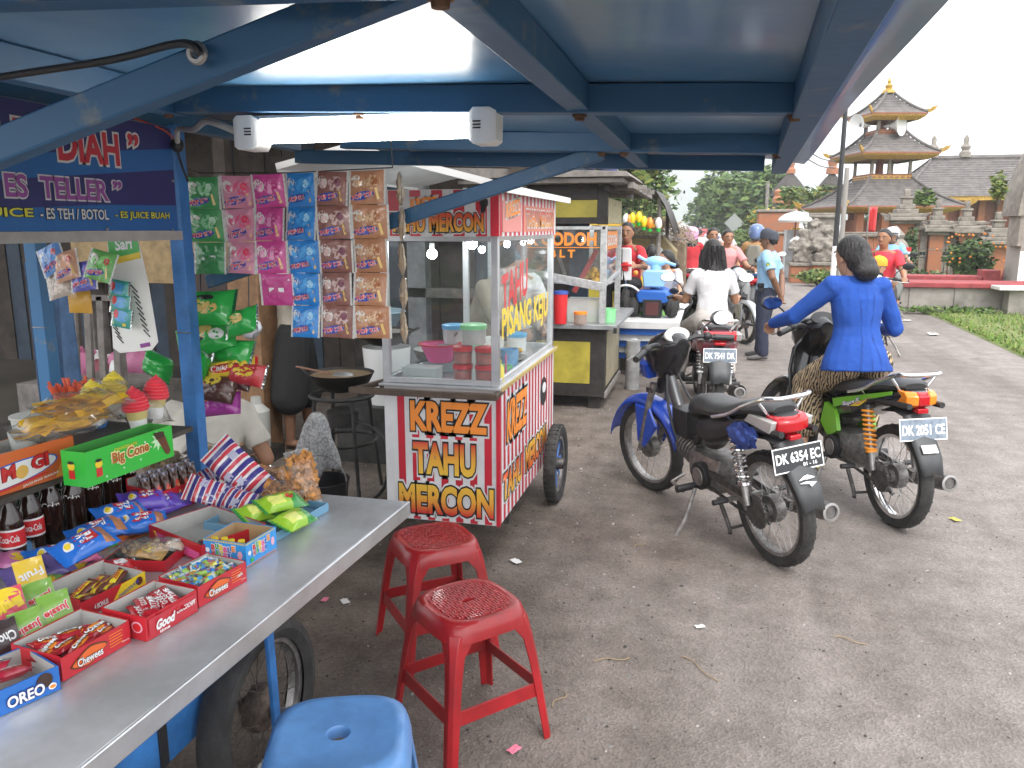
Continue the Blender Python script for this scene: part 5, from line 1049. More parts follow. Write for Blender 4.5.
m=MB();m.box((-.1,-.22,.01),(.1,.0,.2),BLACK);m.box((-.07,-.225,.03),(.07,-.221,.17),mat('dark_red',(.1,.03,.03),.5));m.build('motor_box',t,bevel=.006)
m=MB();m.tube(smooth_path([(-.2,.14,.66),(-.08,.16,.60),(.08,.16,.60),(.22,.14,.56)]),.018,LB,8);m.ell((.0,.18,.60),(.13,.07,.06),LB);m.cyl((0,.2,.3),(0,.18,.6),.06,LB);m.build('handlebar',t)
for sx in(-1,1):
 for y in(-.12,.35):m=MB();wheel_toy(m,(sx*.21,y,.11),.11,.06,RUB,RB);m.build('wheel',t)
p=atY(627,318,9.0)
t=thing('ride_motorbike','white toy motorbike with big black front wheel on the ride platform','ride',(p.x-.02,9.0,zt));m=MB();wheel_toy(m,(0,0,.155),.155,.05);m.build('wheel',t)
m=MB();m.bar((.02,.0,.16),(-.06,.05,.62),.03,.03,CHROME);m.tube(arc((0,0,.16),.185,.3,2.2,8,V((1,0,0)),Z1),.03,WPRINT,8,.5);m.build('fork',t)
m=MB();m.loft([[V((x+dx,y,z))for x,z in((-.06,.4),(.06,.4),(.05,.75),(-.05,.75))]for y,dx in((.02,.0),(.1,-.04),(.4,-.05))],WPRINT);m.box((-.05,-.0,.5),(.02,.02,.6),RED);m.ell((.1,.02,.48),.03,ORANGE);m.box((-.12,-.02,.55),(.06,.0,.58),RED);m.build('fairing',t,bevel=.015)
m=MB();wheel_toy(m,(-.05,.55,.155),.155,.05);m.build('wheel',t)
p=atY(638,290,9.75);t=thing('ride_car','yellow and red toy car behind the toy motorbike','ride',(p.x,9.75,zt));m=MB();m.loft([[V((x,y*k,z))for y,z in((-.2,.1),(.2,.1),(.2,.30),(.12,.40),(-.12,.40),(-.2,.3))]for x,k in((-.28,.8),(-.15,1),(.2,1),(.3,.8))],YELLOW);m.box((-.2,-.205,.15),(.2,-.2,.28),RED);m.build('body',t,bevel=.02)
for sx in(-.18,.18):m=MB();wheel_toy(m,(sx,-.2,.08),.08,.03,RUB,WPRINT,Y1);m.build('wheel',t)
s4=thing('market_stall','farther stall under a sagging dark tarpaulin with a yellow rail','stall',(-1.2,12.5,0));inv4=V((-1.2,12.5,0))
def p4(mb,nm,**k):mb.v=[tuple(V(v)-inv4)for v in mb.v];return mb.build(nm,s4,**k)
Y4=11.6;xr=atY(666,220,Y4).x;xl=-3.0
m=MB();za=atY(650,200,Y4).z
m.sheet(lambda u,v:(xl+(xr+.1-xl)*u,Y4+2.6*v,za+.25-.12*u-(max(0,u-.86)/.14)**2*.55+.05*sin(v*9+u*3)),20,10,mat('tarp_dark',(.055,.05,.05),.7,var=.4,vscale=3));p4(m,'tarp_roof',solid=.01)
for x in(xl+.2,xr-.1):
 for y in(Y4+.1,Y4+2.3):m=MB();m.cyl((x,y,0),(x,y,za+.05),.03,GRW);p4(m,'pole')
m=MB();a=atY(622,221,Y4-.02);b=atY(662,226,Y4-.02);m.bar(V((xl,a.y,a.z+.02)),b,.03,.05,mat('rail_yellow',(.7,.45,.06),.6));p4(m,'rail')
m=MB();m.box((xl,Y4+.3,0),(xr-.3,Y4+1.6,.85),OLV);p4(m,'counter',bevel=.01)
cols=[('yellow',YELLOW,632.5,218),('white',WPRINT,626,219),('yellow',YELLOW,639,217),('yellow',YELLOW,644,221.5),('orange',ORANGE,650,223),('white',WPRINT,658.5,223),('orange',ORANGE,629,220)]
for i,(nm,mm,px,py)in enumerate(cols):
 p=atY(px,py,Y4-.06);t=thing('hanging_lantern',['yellow','white','large yellow','small yellow','orange','white','orange'][i]+' toy lantern hanging on the farther stall, '+['second from left','leftmost','in the middle','right of the largest yellow one','second from right','rightmost','third from left'][i],'lantern',p,0,'toy lanterns on the farther stall')
 b=MB();b.lathe((0,0,0),[(0,-.085),(.03,-.07),(.05,-.02),(.045,.03),(.02,.07),(0,.08)],mm,14);b.build('shade',t);b=MB();b.lathe((0,0,-.12),[(0,0),(.03,0),(.035,.04),(0,.045)],GREEN,10);b.cyl((0,0,.07),(0,0,.3),.004,BLACK);b.build('tassel',t)
t=thing('wooden_cart','olive wooden cupboard cart with a round white plate on its side','cart',(-.75,13.2,0));m=MB();p=atY(655,257,13.2);q=atY(674,234,13.2)
m.prism([(-.35,0,.2),(.25,0,.2),(.33,0,1.25),(.1,0,1.5),(-.4,0,1.5)],(0,.8,0),mat('cupboard_olive',(.26,.21,.11),.7,var=.2));m.bar((-.38,-.012,1.48),(.12,-.012,1.48),.02,.05,GRW);m.bar((-.05,-.012,.3),(-.05,-.012,1.45),.02,.04,GRW);m.build('cupboard',t,bevel=.01);m=MB();m.lathe((.05,-.02,1.25),[(0,0),(.08,0),(.08,.01),(0,.012)],WPRINT,16,Y1*-1);m.build('plate',t);t.location=(p.x+.0,13.2,0)
m=MB();rr=random.Random(8)
for i in range(500):
 a=rr.uniform(0,6.28);e=rr.uniform(0,1.5);c=V((.75*cos(a)*cos(e),.5*sin(a)*cos(e),.42*sin(e)))*rr.uniform(.8,1);d=V((rr.uniform(-1,1),rr.uniform(-1,1),rr.uniform(-.3,.6))).normalized()*.12
 m.bar(c-d,c+d,.012,.006,mat('dry_bundle',(.38,.30,.22),.9,var=.4,vscale=20))
o=fin(m,'straw_heap',(atY(655,234,14.5).x,14.5,1.35),0,'heap of dry brown bundles piled high beyond the olive cart','straw',smooth=0);
m=MB();m.box((-.55,-.4,0),(.55,.4,1.4),mat('crate_brown',(.2,.15,.1),.8,var=.3));fin(m,'wooden_crate',(atY(655,234,14.5).x,14.6,0),0,'big brown crate under the heap of dry bundles','crate',bevel=.02)
SR=mat('stool_red',(.31,.010,.014),.34,var=.25,vscale=5,bump=.05,bscale=40,coat=.15);SRD=mat('stool_red_deep',(.33,.015,.018),.4);SBS=mat('stool_blue',(.10,.24,.50),.38,var=.2,vscale=5,bump=.05,bscale=40)
def stool(lab,mm,loc,rz,H=.45,weave=True,top=.147,foot=.195):
 t=thing('plastic_stool',lab,'stool',loc,rz,'plastic stools')
 def sq(r,n,k,z):
  out=[]
  for i in range(n):
   a=2*pi*i/n;c,s=cos(a),sin(a);e=2/k;out.append(V((r*(abs(c)**e)*(1 if c>0 else-1),r*(abs(s)**e)*(1 if s>0 else-1),z)))
  return out
 m=MB();n=48;hole=.016 if weave else.026
 hr=[V((hole*(1.5 if weave else 1)*cos(2*pi*i/n),hole*(.7 if weave else 1)*sin(2*pi*i/n),H-.001))for i in range(n)]
 m.loft([[v-Z1*.03 for v in hr],[v-Z1*.004 for v in hr],[V((v.x*1.12,v.y*1.12,H))for v in hr],sq(top*.80,n,3.2,H),sq(top*.83,n,3.2,H+.0025),sq(top*.94,n,3.4,H+.001),sq(top,n,3.6,H-.008),sq(top*1.045,n,3.8,H-.03),sq(top*1.07,n,4,H-.055),sq(top*1.03,n,4,H-.055),sq(top*.95,n,3.6,H-.012),],mm,True,False)
 if weave:
  st_=.0205
  for i in range(-5,6):
   for j in range(-5,6):
    x,y=i*st_,j*st_
    if max(abs(x),abs(y))>top*.74 or abs(x)+abs(y)>top*1.18 or(abs(x)<.03 and abs(y)<.02):continue
    L2,W2=(.0115,.0045)if(i+j)%2 else(.0045,.0115)
    for o2 in(-.0052,.0052):
     dx,dy=(0,o2)if(i+j)%2 else(o2,0)
     m.loft([[V((x+dx+a*L2*(.8 if L2<W2 else 1)*k,y+dy+b_*W2*(.8 if W2<L2 else 1)*k,H+z))for a,b_ in((-1,-1),(1,-1),(1,1),(-1,1))]for k,z in((1,-.001),(.8,.0022))],mm,True,True)if False else m.loft([[V((x+dx+a*(L2 if L2>W2 else.0038)*k,y+dy+b_*(W2 if W2>L2 else.0038)*k,H+z))for a,b_ in((-1,-1),(1,-1),(1,1),(-1,1))]for k,z in((1,-.001),(.75,.0028))],mm,True,True)
 m.build('seat',t)
 zr_=H*.33
 def leg_c(f,z):return top*.96+(foot-top*.96)*(1-z/(H-.03))**.85
 for sx in(-1,1):
  for sy in(-1,1):
   m=MB();rings=[]
   for z in(0.0,.02,zr_-.03,zr_,zr_+.06,H*.6,H*.78,H*.86,H-.055,H-.03):
    c=leg_c(1,z);k=max(0,(z-H*.72)/(H*.28-.03));w_=.043-.010*(1-z/H)+.062*k**2
    o1=V((sx*c,sy*c,z));a=V((-sx*w_,0,0));b=V((0,-sy*w_,0));ch=.012+.012*k
    prof=[V((-sx*ch,0,0)),a,a+V((0,-sy*.006,0)),V((-sx*.007,-sy*.007,0))+V((-sx*ch*.5,-sy*ch*.5,0)),b+V((-sx*.006,0,0)),b,V((0,-sy*ch,0))]
    ring=[o1+q for q in prof];rings.append(ring if sx*sy>0 else ring[::-1])
   m.loft(rings,mm);m.build('leg',t,bevel=.002)
 for(ax,s)in((0,1),(0,-1),(1,1),(1,-1)):
  m=MB();c=leg_c(1,zr_)-.006;c2=leg_c(1,zr_+.045)-.006
  f=(lambda u,w,z:V((u,w,z)))if ax==0 else(lambda u,w,z:V((w,u,z)))
  vs=[f(-c+.02,s*c,zr_),f(c-.02,s*c,zr_),f(c2-.02,s*c2,zr_+.045),f(-c2+.02,s*c2,zr_+.045)]
  m.prism(vs,f(0,-s*.006,0),mm);m.build('stretcher',t,bevel=.0015)
 return t
stool('red plastic stool nearer to the camera, with woven seat pattern',SR,(-.70,2.275,.004),radians(48))
stool('red plastic stool farther from the camera, beside the striped cart',SR,(-.985,2.76,.004),radians(40))
stool('blue plastic stool with round hole in the seat, cut off by the photo edge',SBS,(-.80,1.545,.004),radians(20),.45,False,.16,.205)
TL_R=glossy('lamp_red',(.42,.008,.015),.12);TL_O=glossy('lamp_amber',(.75,.22,.02),.12);TL_C=glossy('lamp_clear',(.42,.41,.40),.12);MIRR=mat('mirror_glass',(.85,.87,.88),.03,1.0)
SEAT=mat('seat_vinyl',(.028,.028,.03),.42,bump=.08,bscale=60);ENG=mat('engine_grey',(.20,.19,.18),.5,.6,var=.4,vscale=25,bump=.1);PLATE=mat('plate_black',(.02,.022,.025),.4);PLT=mat('plate_grey',(.17,.21,.26),.5,var=.3,vscale=30);FEND=mat('mudflap_grey',(.05,.052,.055),.5,var=.2);SPOKE=mat('spoke_steel',(.4,.4,.4),.35,.9)
MUF=mat('muffler_steel',(.16,.15,.145),.45,.6,var=.3,vscale=20);MUF2=mat('muffler_cap',(.36,.35,.34),.4,.7,var=.2)
def bike(nm,lab,loc,rz,body,lean=0.0,steer=0.0,shield=True,plate=None,plate_dark=True,spring=CHROME,stripe=None,rail=True,fendc=None,alloy=False,scale=1.0,mirrors=(1,-1),detail=True,group=None,guard=False,brand=None,tailc=None,front_hi=.92,date=None,rimm=None,mh=.24):
 t=thing(nm,lab,'motorcycle',loc,0,group);t.rotation_euler=(lean,0,rz);t.scale=(scale,)*3
 WB=1.21;R=.285;rimm=rimm or STEEL
 def wheel(par,c):
  m=MB();m.lathe(c,[(R*.76,-.022),(R*.82,-.026),(R*.80,-.01),(R*.80,.01),(R*.82,.026),(R*.76,.022),(R*.74,0),(R*.76,-.022)],rimm,40,Y1)
  m.lathe(c,[(0,-.05),(.03,-.05),(.035,-.03),(.065,-.028),(.07,.0),(.065,.028),(.035,.03),(.03,.05),(0,.05)],ENG,20,Y1)
  if alloy:
   for i in range(5):a=2*pi*i/5;d=V((cos(a),0,sin(a)));m.bar(V(c)+d*.04,V(c)+d*R*.78,.025,.035,BLACK,Y1)
  elif detail:spokes(m,c,Y1,.06,R*.77,32,SPOKE,.0014,.025)
  w=m.build('wheel',par);m=MB();k=R*.82
  m.lathe(c,[(k-.008,-.022),(k+.012,-.034),(R-.016,-.036),(R-.003,-.022),(R,0),(R-.003,.022),(R-.016,.036),(k+.012,.034),(k-.008,.022)],RUB,48,Y1)
  if detail:
   for i in range(60):
    a=2*pi*i/60;d=V((cos(a),0,sin(a)));q=V(c)+d*(R-.001);s=1 if i%2 else-1;m.bar(q+V((0,.004*s,0)),q+V((0,.028*s,0))-d*.006,.011,.006,RUB,d)
  m.build('tyre',w);return w
 wheel(t,(0,0,R))
 SM=TR((1.02,0,0),steer)@TR((-1.02,0,0))
 def sb():b=MB();b.M=SM;return b
 b0=MB();wf=wheel(t,(0,0,R));wf.matrix_local=SM@Matrix.Translation((WB,0,0))
 m=sb()
 for s in(-1,1):m.tube([(WB,s*.075,R),(1.115,s*.075,.56),(1.07,s*.055,.72)],[.02,.019,.022],ENG,10)
 m.bar((1.09,-.08,.68),(1.09,.08,.68),.05,.03,BLACK);m.cyl((1.09,0,.66),(.985,0,front_hi),.028,BLACK);m.cyl((WB,-.1,R),(WB,.1,R),.009,STEEL);m.build('fork',t)
 m=sb();fc=fendc or body
 def fen(u,v):
  a=radians(168-152*u);y=(v-.5)*2;r_=R+.035+.018*sin(pi*u);w=.072-.012*abs(u-.5)
  return V((WB+r_*cos(pi-a)*(1.0+.1*max(0,.3-u)),y*w,R+r_*sin(a)-.045*abs(y)**3+.0))
 m.sheet(fen,22,8,fc)
 for s in(-1,1):m.loft([[V((WB-.17,s*.074,R+.17)),V((WB-.04,s*.076,R+.02)),V((WB+.02,s*.076,R+.05)),V((WB+.02,s*.078,R+.29)),V((WB-.12,s*.078,R+.28))],[V((WB-.16,s*.084,R+.18)),V((WB-.04,s*.086,R+.03)),V((WB+.01,s*.086,R+.06)),V((WB+.01,s*.086,R+.28)),V((WB-.12,s*.086,R+.27))]],fc)
 m.build('front_fender',t,solid=.004)
 H=front_hi
 m=sb()
 rings=[]
 for x,w,z0,z1 in((.86,.05,H+.02,H+.11),(.90,.10,H-.06,H+.14),(.98,.14,H-.16,H+.15),(1.06,.13,H-.14,H+.12),(1.12,.09,H-.10,H+.07),(1.14,.05,H-.06,H+.03)):
  rings.append([V((x+.03*sin(a)*0,w*cos(a)*(1.0 if sin(a)>0 else.8),(z0+z1)/2+(z1-z0)/2*sin(a)))for a in[2*pi*i/18 for i in range(18)]])
 m.loft(rings,BLACKG if not shield else body)
 m.ell((1.115,0,H-.01),(.04,.085,.06),TL_C,16,8)
 m.build('headlight_cowl',t)
 m=sb();R_=Ry(radians(-52));m.prism([V((.912,0,H+.125))+R_@V((.048*sin(a),.088*cos(a),0))for a in[2*pi*i/22 for i in range(22)]],R_@V((0,0,.012)),TL_C if not shield else BLACK);m.build('dashboard',t)
 m=sb()
 for s in(-1,1):
  m.tube(smooth_path([(.95,s*.05,H+.06),(.93,s*.16,H+.09),(.885,s*.26,H+.075),(.84,s*.34,H+.06)]),.014,BLACK,8);m.cyl((.885,s*.26,H+.075),(.83,s*.36,H+.058),.019,BLACK,10);m.tube([(.93,s*.2,H+.06),(.94,s*.29,H+.05),(.895,s*.37,H+.045)],.006,STEEL,6);m.ell((.905,s*.225,H+.085),(.03,.03,.025),BLACK,10,6)
 m.build('handlebar',t)
 for s in mirrors:
  m=sb();c=V((.93,s*.36,H+mh));m.tube(smooth_path([(.91,s*.2,H+.09),(.96,s*.24,H+mh*.7),(.95,s*.32,H+mh*.95),c+V((.012,0,0))]),.006,BLACK,6);m.ell(c+V((.01,0,0)),(.02,.072,.045),BLACK,18,8,Ry(radians(14)));mr=m.build('mirror',t)
  m=sb();m.prism([c+Ry(radians(14))@V((-.0125,.066*cos(a),.039*sin(a)))for a in[2*pi*i/22 for i in range(22)]],(-.001,0,0),MIRR);m.build('mirror_glass',mr)
 m=MB();m.tube(smooth_path([(1.0,0,.86),(.96,0,.74),(.86,0,.56),(.74,0,.47),(.60,0,.47)]),[.032]*25,mat('frame_steel',(.10,.10,.105),.35,.7),10)
 m.tube(smooth_path([(.62,.05,.46),(.45,.08,.6),(.2,.1,.68),(-.2,.09,.72)]),.016,BLACK);m.tube(smooth_path([(.62,-.05,.46),(.45,-.08,.6),(.2,-.1,.68),(-.2,-.09,.72)]),.016,BLACK)
 m.tube(smooth_path([(.95,.03,.8),(.88,.07,.62),(.8,.06,.42),(.66,.05,.4)]),.008,BLACK,6);m.tube(smooth_path([(.97,-.03,.82),(.85,-.05,.66),(.7,-.06,.56)]),.007,BLACK,6)
 for s in(-1,1):m.bar((.38,s*.075,.33),(-.02,s*.085,R),.02,.05,ENG)
 m.build('frame',t)
 m=MB();m.loft([[V((x,y*k,z))for y,z in((-.09,.25),(.09,.25),(.11,.30),(.11,.37),(.08,.43),(-.08,.43),(-.11,.37),(-.11,.30))]for x,k in((.36,.8),(.42,1),(.58,1),(.64,.8))],ENG)
 m.cyl((.62,0,.36),(.84,0,.41),.062,ENG,14)
 for i in range(6):m.cyl((.66+i*.026,0,.369+i*.006),(.672+i*.026,0,.372+i*.006),.078,ENG,12)
 for s in(-1,1):m.cyl((.47,s*.09,.33),(.47,s*.135,.33),.075,BLACK if s>0 else ENG,18);m.cyl((.47,s*.135,.33),(.47,s*.142,.33),.05,STEEL,16)
 m.box((.70,-.06,.46),(.86,.06,.62),BLACK);m.ell((.50,.0,.5),(.06,.07,.05),GREASE)
 m.build('engine',t,bevel=.006)
 m=MB();m.bar((.5,-.2,.265),(.5,.2,.265),.02,.02,STEEL);m.bar((.17,-.16,.30),(.17,.16,.30),.02,.02,STEEL)
 for s in(-1,1):m.cyl((.5,s*.14,.27),(.5,s*.25,.27),.02,BLACK,10)
 m.cyl((.17,.15,.30),(.17,.23,.30),.015,BLACK,8);m.cyl((.17,-.15,.30),(.17,-.23,.30),.015,BLACK,8);m.tube([(.62,.13,.30),(.64,.2,.26),(.5,.21,.25)],.01,STEEL,6);m.build('footpegs',t)
 m=MB()
 if not guard:m.tube([(.48,.15,.26),(.44,.24,.12),(.46,.30,.015)],.011,STEEL);m.ell((.46,.30,.014),(.03,.02,.008),STEEL)
 m.tube([(.33,.1,.25),(.22,.11,.12),(.20,.12,.10)],.012,GREASE);m.tube([(.33,-.1,.25),(.22,-.11,.12),(.20,-.12,.10)],.012,GREASE);m.bar((.22,-.11,.12),(.22,.11,.12),.012,.012,GREASE);m.build('stand',t)
 m=MB();m.bar((.42,.1,.36),(-.03,.095,R+.055),.02,.035,ENG if shield else GREASE);m.bar((.42,.1,.28),(-.02,.095,R-.05),.012,.012,GREASE);m.lathe((0,.09,R),[(0,0),(.075,0),(.08,.004),(.075,.012),(0,.012)],GREASE,24,Y1)
 for i in range(24):a=2*pi*i/24;m.box((.08*cos(a)-.004,.09,R+.08*sin(a)-.004),(.08*cos(a)+.004,.1,R+.08*sin(a)+.004),GREASE)
 m.build('chain',t)
 for s in(-1,1):
  m=MB();a=V((.03,s*.125,R+.03));b=V((.13,s*.12,.66));d=b-a;fr=frame(d)
  m.cyl(a,a+d*.35,.017,STEEL,10);m.cyl(a+d*.3,b,.012,STEEL,8);pts=[]
  for i in range(12*9+1):
   u=i/(12*9);q=a+d*(.3+.65*u)+(fr[0]*cos(u*2*pi*9)+fr[1]*sin(u*2*pi*9))*.029;pts.append(q)
  m.tube(pts,.0065,spring,6);m.cyl(a+d*.94,b,.03,BLACK,12);m.cyl(a+d*.27,a+d*.31,.03,spring,12);m.build('shock_absorber',t)
 m=MB();y=-.165;m.tube(smooth_path([(.78,-.05,.33),(.7,-.1,.22),(.5,-.13,.19),(.28,y,.21),(.15,y,.23)]),.017,CHROME,10)
 m.tube([(.2,y,.225),(.12,y,.235),(-.25,y-.01,.285),(-.31,y-.01,.292)],[.03,.043,.046,.04],MUF,16);m.lathe((-.31,y-.01,.292),[(.042,0),(.046,.012),(.034,.014),(.032,.004)],MUF2,18,V((-1,0,.12)));m.lathe((-.31,y-.01,.292),[(.032,.004),(.028,-.03),(.0,-.03)],BLACK,18,V((-1,0,.12)))
 if guard:m.loft([[V((x,y-.01+.058*cos(a),z+.058*sin(a)))for a in[pi*.2+pi*1.2*i/10 for i in range(11)]]for x,z in((.1,.24),(-.26,.29))],BLACK,close=False)
 m.build('exhaust',t,solid=0)
 m=MB();rings=[]
 for x,w,zt,zb_ in((.66,.06,.70,.62),(.62,.09,.735,.60),(.52,.115,.755,.64),(.38,.12,.75,.665),(.22,.125,.765,.69),(.05,.125,.80,.715),(-.12,.115,.815,.74),(-.22,.09,.81,.755),(-.25,.06,.80,.765)):
  rings.append([V((x,w*cos(a)*(1 if sin(a)<.2 else.93),(zt+zb_)/2+(zt-zb_)/2*(abs(sin(a))**.7)*(1 if sin(a)>0 else-1)))for a in[2*pi*i/20 for i in range(20)]])
 m.loft(rings,SEAT);m.build('seat',t)
 m=MB();tc=tailc or body;rings=[]
 for x,w,zt,zb_ in((.58,.07,.63,.50),(.45,.115,.67,.50),(.25,.125,.70,.56),(.05,.12,.735,.63),(-.15,.105,.765,.67),(-.27,.085,.775,.70),(-.33,.06,.765,.715)):
  rings.append([V((x,w*cos(a),(zt+zb_)/2+(zt-zb_)/2*(abs(sin(a))**.6)*(1 if sin(a)>0 else-1)))for a in[2*pi*i/18 for i in range(18)]])
 m.loft(rings,tc)
 if stripe:
  for s in(-1,1):
   m.prism([(.5,s*.119,.62),(.3,s*.129,.675),(-.2,s*.104,.755),(-.2,s*.106,.735),(.28,s*.1285,.64),(.48,s*.119,.57)],(0,s*.003,0),stripe[0]);m.prism([(.40,s*.123,.60),(.22,s*.128,.635),(.0,s*.122,.70),(.18,s*.1295,.64)],(0,s*.004,0),stripe[1]);m.prism([(.28,s*.1285,.62),(.16,s*.128,.63),(.06,s*.124,.675),(.18,s*.129,.655)],(0,s*.0045,0),stripe[2])
  m.text('Supra X',WPRINT,(.36,.1305,.60),V((-1,0,.26)),Z1,.22,.03,.04,PURPLE,.06,.004)
  for s in(-1,1):m.loft([[V((x,s*y,z))for x,z in((.52,.38),(.62,.45),(.58,.58),(.46,.56),(.42,.44))]for y in(.10,.125)],stripe[0])
 m.build('tail_cowl',t)
 m=MB()
 if tailc or True:
  for(y0,y1,mm)in(((-.085,-.03,TL_O),(-.03,.03,TL_R),(.03,.085,TL_O))if stripe else((-.085,.085,TL_R),)):
   n=14;rings=[]
   for i in range(n+1):
    y=y0+(y1-y0)*i/n;x=-.335+.9*y*y*6;rings.append([V((x,y,.765)),V((x-.035,y,.745)),V((x-.035,y,.70)),V((x+.01,y,.68)),V((x+.08,y,.69)),V((x+.08,y,.765))])
   m.loft(rings,mm)
  for s in(-1,1):
   if not stripe:m.loft([[V((x,s*y,z))for x,z in((-.30,.69),(-.33,.75),(-.08,.755),(-.02,.71))]for y in(.078,.112)],TL_C)
 m.box((-.36,-.03,.655),(-.30,.03,.68),TL_R);m.build('tail_lamp',t,bevel=.006)
 if rail:
  m=MB();m.tube(smooth_path([(.30,.135,.70),(.1,.14,.735),(-.1,.135,.80),(-.27,.12,.85),(-.335,.07,.855),(-.34,0,.855),(-.335,-.07,.855),(-.27,-.12,.85),(-.1,-.135,.80),(.1,-.14,.735),(.30,-.135,.70)],5),.011,CHROME,8)
  for s in(-1,1):m.cyl((.12,s*.138,.732),(.12,s*.10,.69),.008,CHROME);m.cyl((-.22,s*.125,.83),(-.22,s*.07,.76),.008,CHROME)
  m.build('grab_rail',t)
 m=MB();m.loft([[V((x,y*k,z+.02*(1-abs(y)/.08)))for y in(-.075,-.04,0,.04,.075)]for x,z,k in((.0,.62,.9),(-.18,.64,1),(-.29,.63,1),(-.364,.54,.95),(-.47,.44,.9),(-.53,.37,.72))],FEND,close=False)
 if brand:
  d=V((-.136,0,-.12)).normalized();q=V((-.45,0,.465));nr=V((-.12,0,.136)).normalized()*.022
  if brand==1:
   for pl in([(-.04,.012),(-.008,.03),(-.002,.012),(.042,.016),(.01,.032),(-.01,.028)],[(.04,-.012),(.008,-.03),(.002,-.012),(-.042,-.006),(-.01,-.002),(.01,-.006)]):m.prism([q+V((0,-1,0))*x-d*y+nr for x,y in pl],nr*.1,WPRINT)
  else:m.prism([q+V((0,-1,0))*x-d*y+nr for x,y in((-.04,-.02),(.04,-.02),(.04,.03),(-.04,.03))],nr*.1,mat('flap_white',(.6,.6,.6),.5,var=.3,vscale=60))
 m.build('mudflap',t,solid=.005)
 if plate:
  m=MB();c=V((-.375,0,.575));up=V((.28,0,1)).normalized();xr=V((0,-1,0));nr=xr.cross(up);W_,H_=.265,.118
  def rect(w,h,lf,mm,th=.002):m.prism([c+xr*a*w/2+up*b*h/2+nr*lf for a,b in((-1,-1),(1,-1),(1,1),(-1,1))],nr*th,mm)
  lt=WPRINT;rect(W_,H_,0,lt);rect(W_-.012,H_-.012,.0024,PLATE if plate_dark else PLT,.001)
  m.text(plate,lt,c-xr*(W_/2-.014)+up*(-.018 if date else-.03),xr,up,W_-.028,.05 if date else.055,.03,None,.05,.0042)
  if date:m.text(date,lt,c+xr*(.02)-up*.043,xr,up,.075,.018,.03,None,.05,.0042)
  m.build('number_plate',t,smooth=0)
 if shield:
  m=MB();rings=[]
  for x,w,z in((1.0,.12,.93),(.985,.19,.87),(.95,.23,.74),(.90,.24,.58),(.85,.22,.44),(.83,.17,.34)):
   rings.append([V((x-.10*abs(k)**2.2,k*w,z))for k in(-1,-.8,-.5,-.25,0,.25,.5,.8,1)])
  m.loft(rings,body,close=False);m.loft([[V((x,y,z))for y,z in((-.06,.50),(-.07,.62),(0,.66),(.07,.62),(.06,.50))]for x in(.62,.8,.93)],body);m.build('leg_shield',t,solid=.012)
 for ch in kids(t):
  if ch.name.split('.')[0]in('seat','tail_cowl','tail_lamp','grab_rail','mudflap','number_plate','exhaust'):
   kx=.8 if ch.name.startswith('exhaust')else.73
   for v in ch.data.vertices:
    if v.co.x<.3:v.co.x=.3+(v.co.x-.3)*kx;v.co.z+=(.02 if v.co.z>.4 else 0)*min(1,(.3-v.co.x)*4)
 return t
def head2d(a,b):return atan2(b[1]-a[1],b[0]-a[0])
B1=atZ(775,562,.004);F1=atZ(657,487,.004)
BLB=glossy('bike_blue',(.02,.07,.45),.2);BKB=glossy('bike_black',(.012,.012,.013),.15)
b1=bike('motorcycle','parked blue and black motorcycle without leg shields, front wheel turned',(B1.x,B1.y,.004),head2d(B1,F1),BLB,lean=-.10,steer=.20,shield=False,plate='DK 6354 EC',date='01 - 16',fendc=BLB,brand=1,tailc=BLACK,front_hi=.89,mirrors=(-1,),mh=.17)
m=MB();m.loft([[V((x,y*k,z))for y,z in((-.10,.76),(-.12,.84),(.0,.90),(.12,.84),(.10,.76))]for x,k in((1.17,.5),(1.14,.8),(1.06,1.0))],BLB);o=m.build('front_shell',b1,solid=.004);o.matrix_local=TR((1.02,0,.0),.2)@TR((-1.02,0,0))
m=MB();m.sheet(lambda u,v:V((.06,.125,.66))+V((.10*cos(u*6.283)*sin(v*3.1416),.035*sin(u*6.283)*sin(v*3.1416),.055*cos(v*3.1416)))*(1+.55*noise.noise(V((cos(u*6.283)*3,sin(u*6.283)*3,v*6)))),30,18,mat('rag_blue',(.03,.06,.25),.8));m.build('seat_cloth',b1)
B2=atZ(893,525,.004);
b2=bike('motorcycle','black and green motorcycle ridden by the woman in the blue blazer',(B2.x,B2.y,.004),radians(111),BKB,lean=-.02,steer=.12,plate='DK 2051 CE',plate_dark=False,spring=mat('spring_orange',(.8,.3,.03),.4),stripe=(glossy('stripe_green',(.18,.5,.03),.3),PINK,YELLOW),brand=2,mirrors=(1,),rimm=CHROME)
MAR=glossy('bike_maroon',(.20,.03,.05),.2)
q=atY(724,345,6.6);B3=V((q.x-.05,6.85,.004))
b3=bike('motor_scooter','maroon scooter ridden by the woman in the white shirt',B3,radians(97),BKB,plate='DK 7541 DR',plate_dark=False,tailc=MAR,rail=True,guard=True,alloy=True,mirrors=(1,-1))
for ch in kids(b3):
 k={'tail_lamp':1.55,'tail_cowl':1.42,'mudflap':1.25,'seat':1.15,'grab_rail':1.15}.get(ch.name.split('.')[0])
 if k:
  for v in ch.data.vertices:v.co.y*=k
m=MB();m.loft([[V((x,w*cos(a),.66+h_*sin(a)))for a in[2*pi*i/20 for i in range(20)]]for x,w,h_ in((.45,.13,.13),(.2,.165,.14),(-.02,.165,.13),(-.10,.13,.10),(-.13,.07,.05))],MAR);m.build('rear_cowl',b3)
SILV=glossy('bike_silver',(.42,.43,.45),.25,metal=.4)
def bk(px,py,Y,*a,**k):return V((atY(px,py,Y).x,Y,.004))
F4=atZ(741,344,.004);H4=radians(-72);B4=V((F4.x-1.21*cos(H4),F4.y-1.21*sin(H4),.004))
